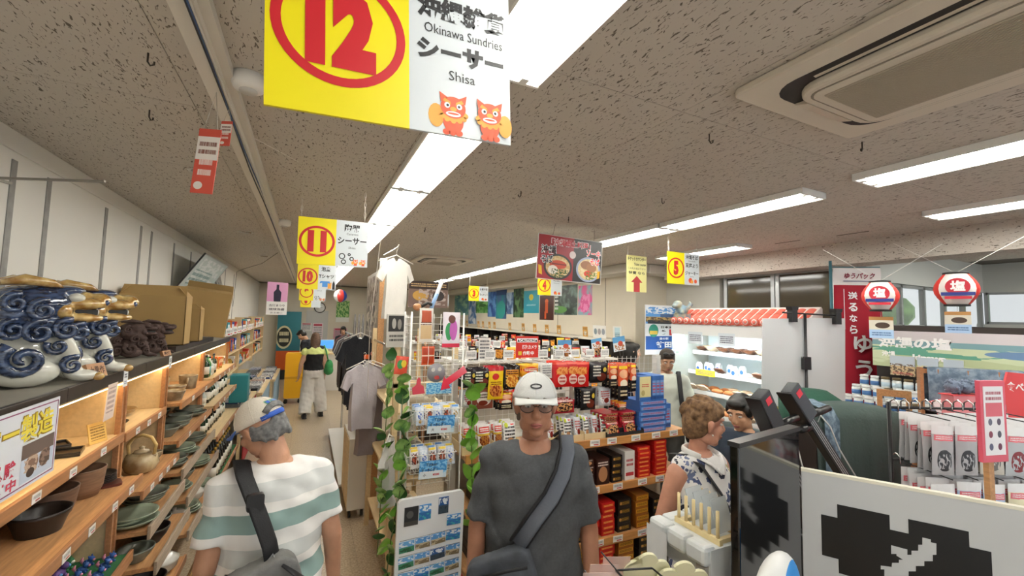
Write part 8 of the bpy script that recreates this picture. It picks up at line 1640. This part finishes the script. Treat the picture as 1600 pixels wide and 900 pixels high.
pp = thing('pink_notice_panel', 'tall narrow pink-framed notice panel at the right edge', 'panel', (2.27, .665, 0), rot=(0, 0, -.25)); MB().box(-.06, .06, -.006, .008, 1.56, 1.85).build('board', mat('pink frame', 'dc5a6e', .4), pp); MB().box(-.047, .047, -.0075, -.006, 1.585, 1.83).build('print', mat_print('notice items', 'f0eef2', [('r', .5, .66, .42, .1, 'dc6a78'), ('t', .5, .86, .4, .08, 'b05a6a'), ('o', .28, .48, .1, .05, '6a6a80'), ('o', .72, .48, .1, .05, '5a4a60'), ('o', .28, .3, .1, .05, '8a3a50'), ('o', .72, .3, .1, .05, '4a4a5a'), ('o', .28, .12, .1, .05, '5a5a78'), ('o', .72, .12, .1, .05, '6a2a4a')]), pp); MB().box(-.012, .012, .008, .025, 0, 1.6).build('post', WOOD, pp); MB().box(-.05, .05, -.03, .05, 0, .02).build('base', WOOD, pp)
# towel rack, pompoms, small whiteboard
tw = thing('towel_rack', 'wooden rack with a denim-blue fringed towel before the salt banner', 'rack', (4.1, 1.28, 0), rot=(0, 0, -.75)); MB().box(-.3, -.28, -.02, .02, 0, 1.76).box(.28, .3, -.02, .02, 0, 1.76).box(-.28, .28, -.015, .015, 1.72, 1.75).build('frame', WOODD, tw)
m = MB(); vs = []; fs = []
for i in range(17):
    for (y, z) in ((-.03, 1.55), (-.028, 1.7), (-.02, 1.84), (.02, 1.845), (.03, 1.6)): u = i/16; vs.append((-.26+.52*u, y-.008*math.sin(u*40), z-.08))
for i in range(16):
    for j in range(4): a = i*5+j; fs.append((a, a+1, a+6, a+5))
m.add(vs, fs, True).build('towel', mat('blue towel', '56687a', .95, col2='8494a2', nscale=25), tw)
for i, (x, y, z) in enumerate(((3.03, 1.02, 1.701), (3.09, .995, 1.701), (3.15, .97, 1.701), (3.21, .945, 1.701))):
    m = MB(); m.ball((0, 0, .035), .035, 12, 8)
    for k in range(26): a = random.uniform(0, 6.28); e = random.uniform(-1, 1.5); m.ball((.034*math.cos(a)*math.cos(e), .034*math.sin(a)*math.cos(e), .035+.034*math.sin(e)), .008, 6, 4)
    tag(put(m.mesh('pompom', mat('grey blue fuzz', '6f7a8c', .95, noise=.4, nscale=60)), 'pompom', None, (x, y, z)), 'grey-blue fuzzy pompom above the red display, %s from left' % nth(i), 'pompom', 'pompoms')
ps = thing('pompom_stand', 'pink card stand carrying the fuzzy pompoms', 'stand', (3.12, .983, 0), rot=(0, 0, -.35)); MB().box(-.14, .14, -.03, .03, 0, 1.695).build('body', mat('pink card', 'e08a90', .5), ps); MB().box(-.15, .15, -.035, .035, 1.695, 1.70).build('top', RC, ps)
single(MB().box(-.2, .25, -.01, .01, 1.25, 1.78).box(-.02, .02, -.008, .008, 0, 1.25).box(-.15, .15, -.1, .1, 0, .02), 'small_whiteboard', FOAM, 'white panel on a foot at the far right edge', 'board', (4.25, .55, 0), (0, 0, -1.0))
for i, (x, y, z, w) in enumerate(((3.85, .35, 1.2, .3), (4.5, .95, 1.1, .26))): single(MB().box(-w/2, w/2, -.12, .12, 0, z), 'kraft_carton', CR, 'stack-high kraft carton at the right edge, %s' % nth(i), 'box', (x, y, 0), (0, 0, .3), 'kraft cartons')
bpy.data.scenes.remove(WS)
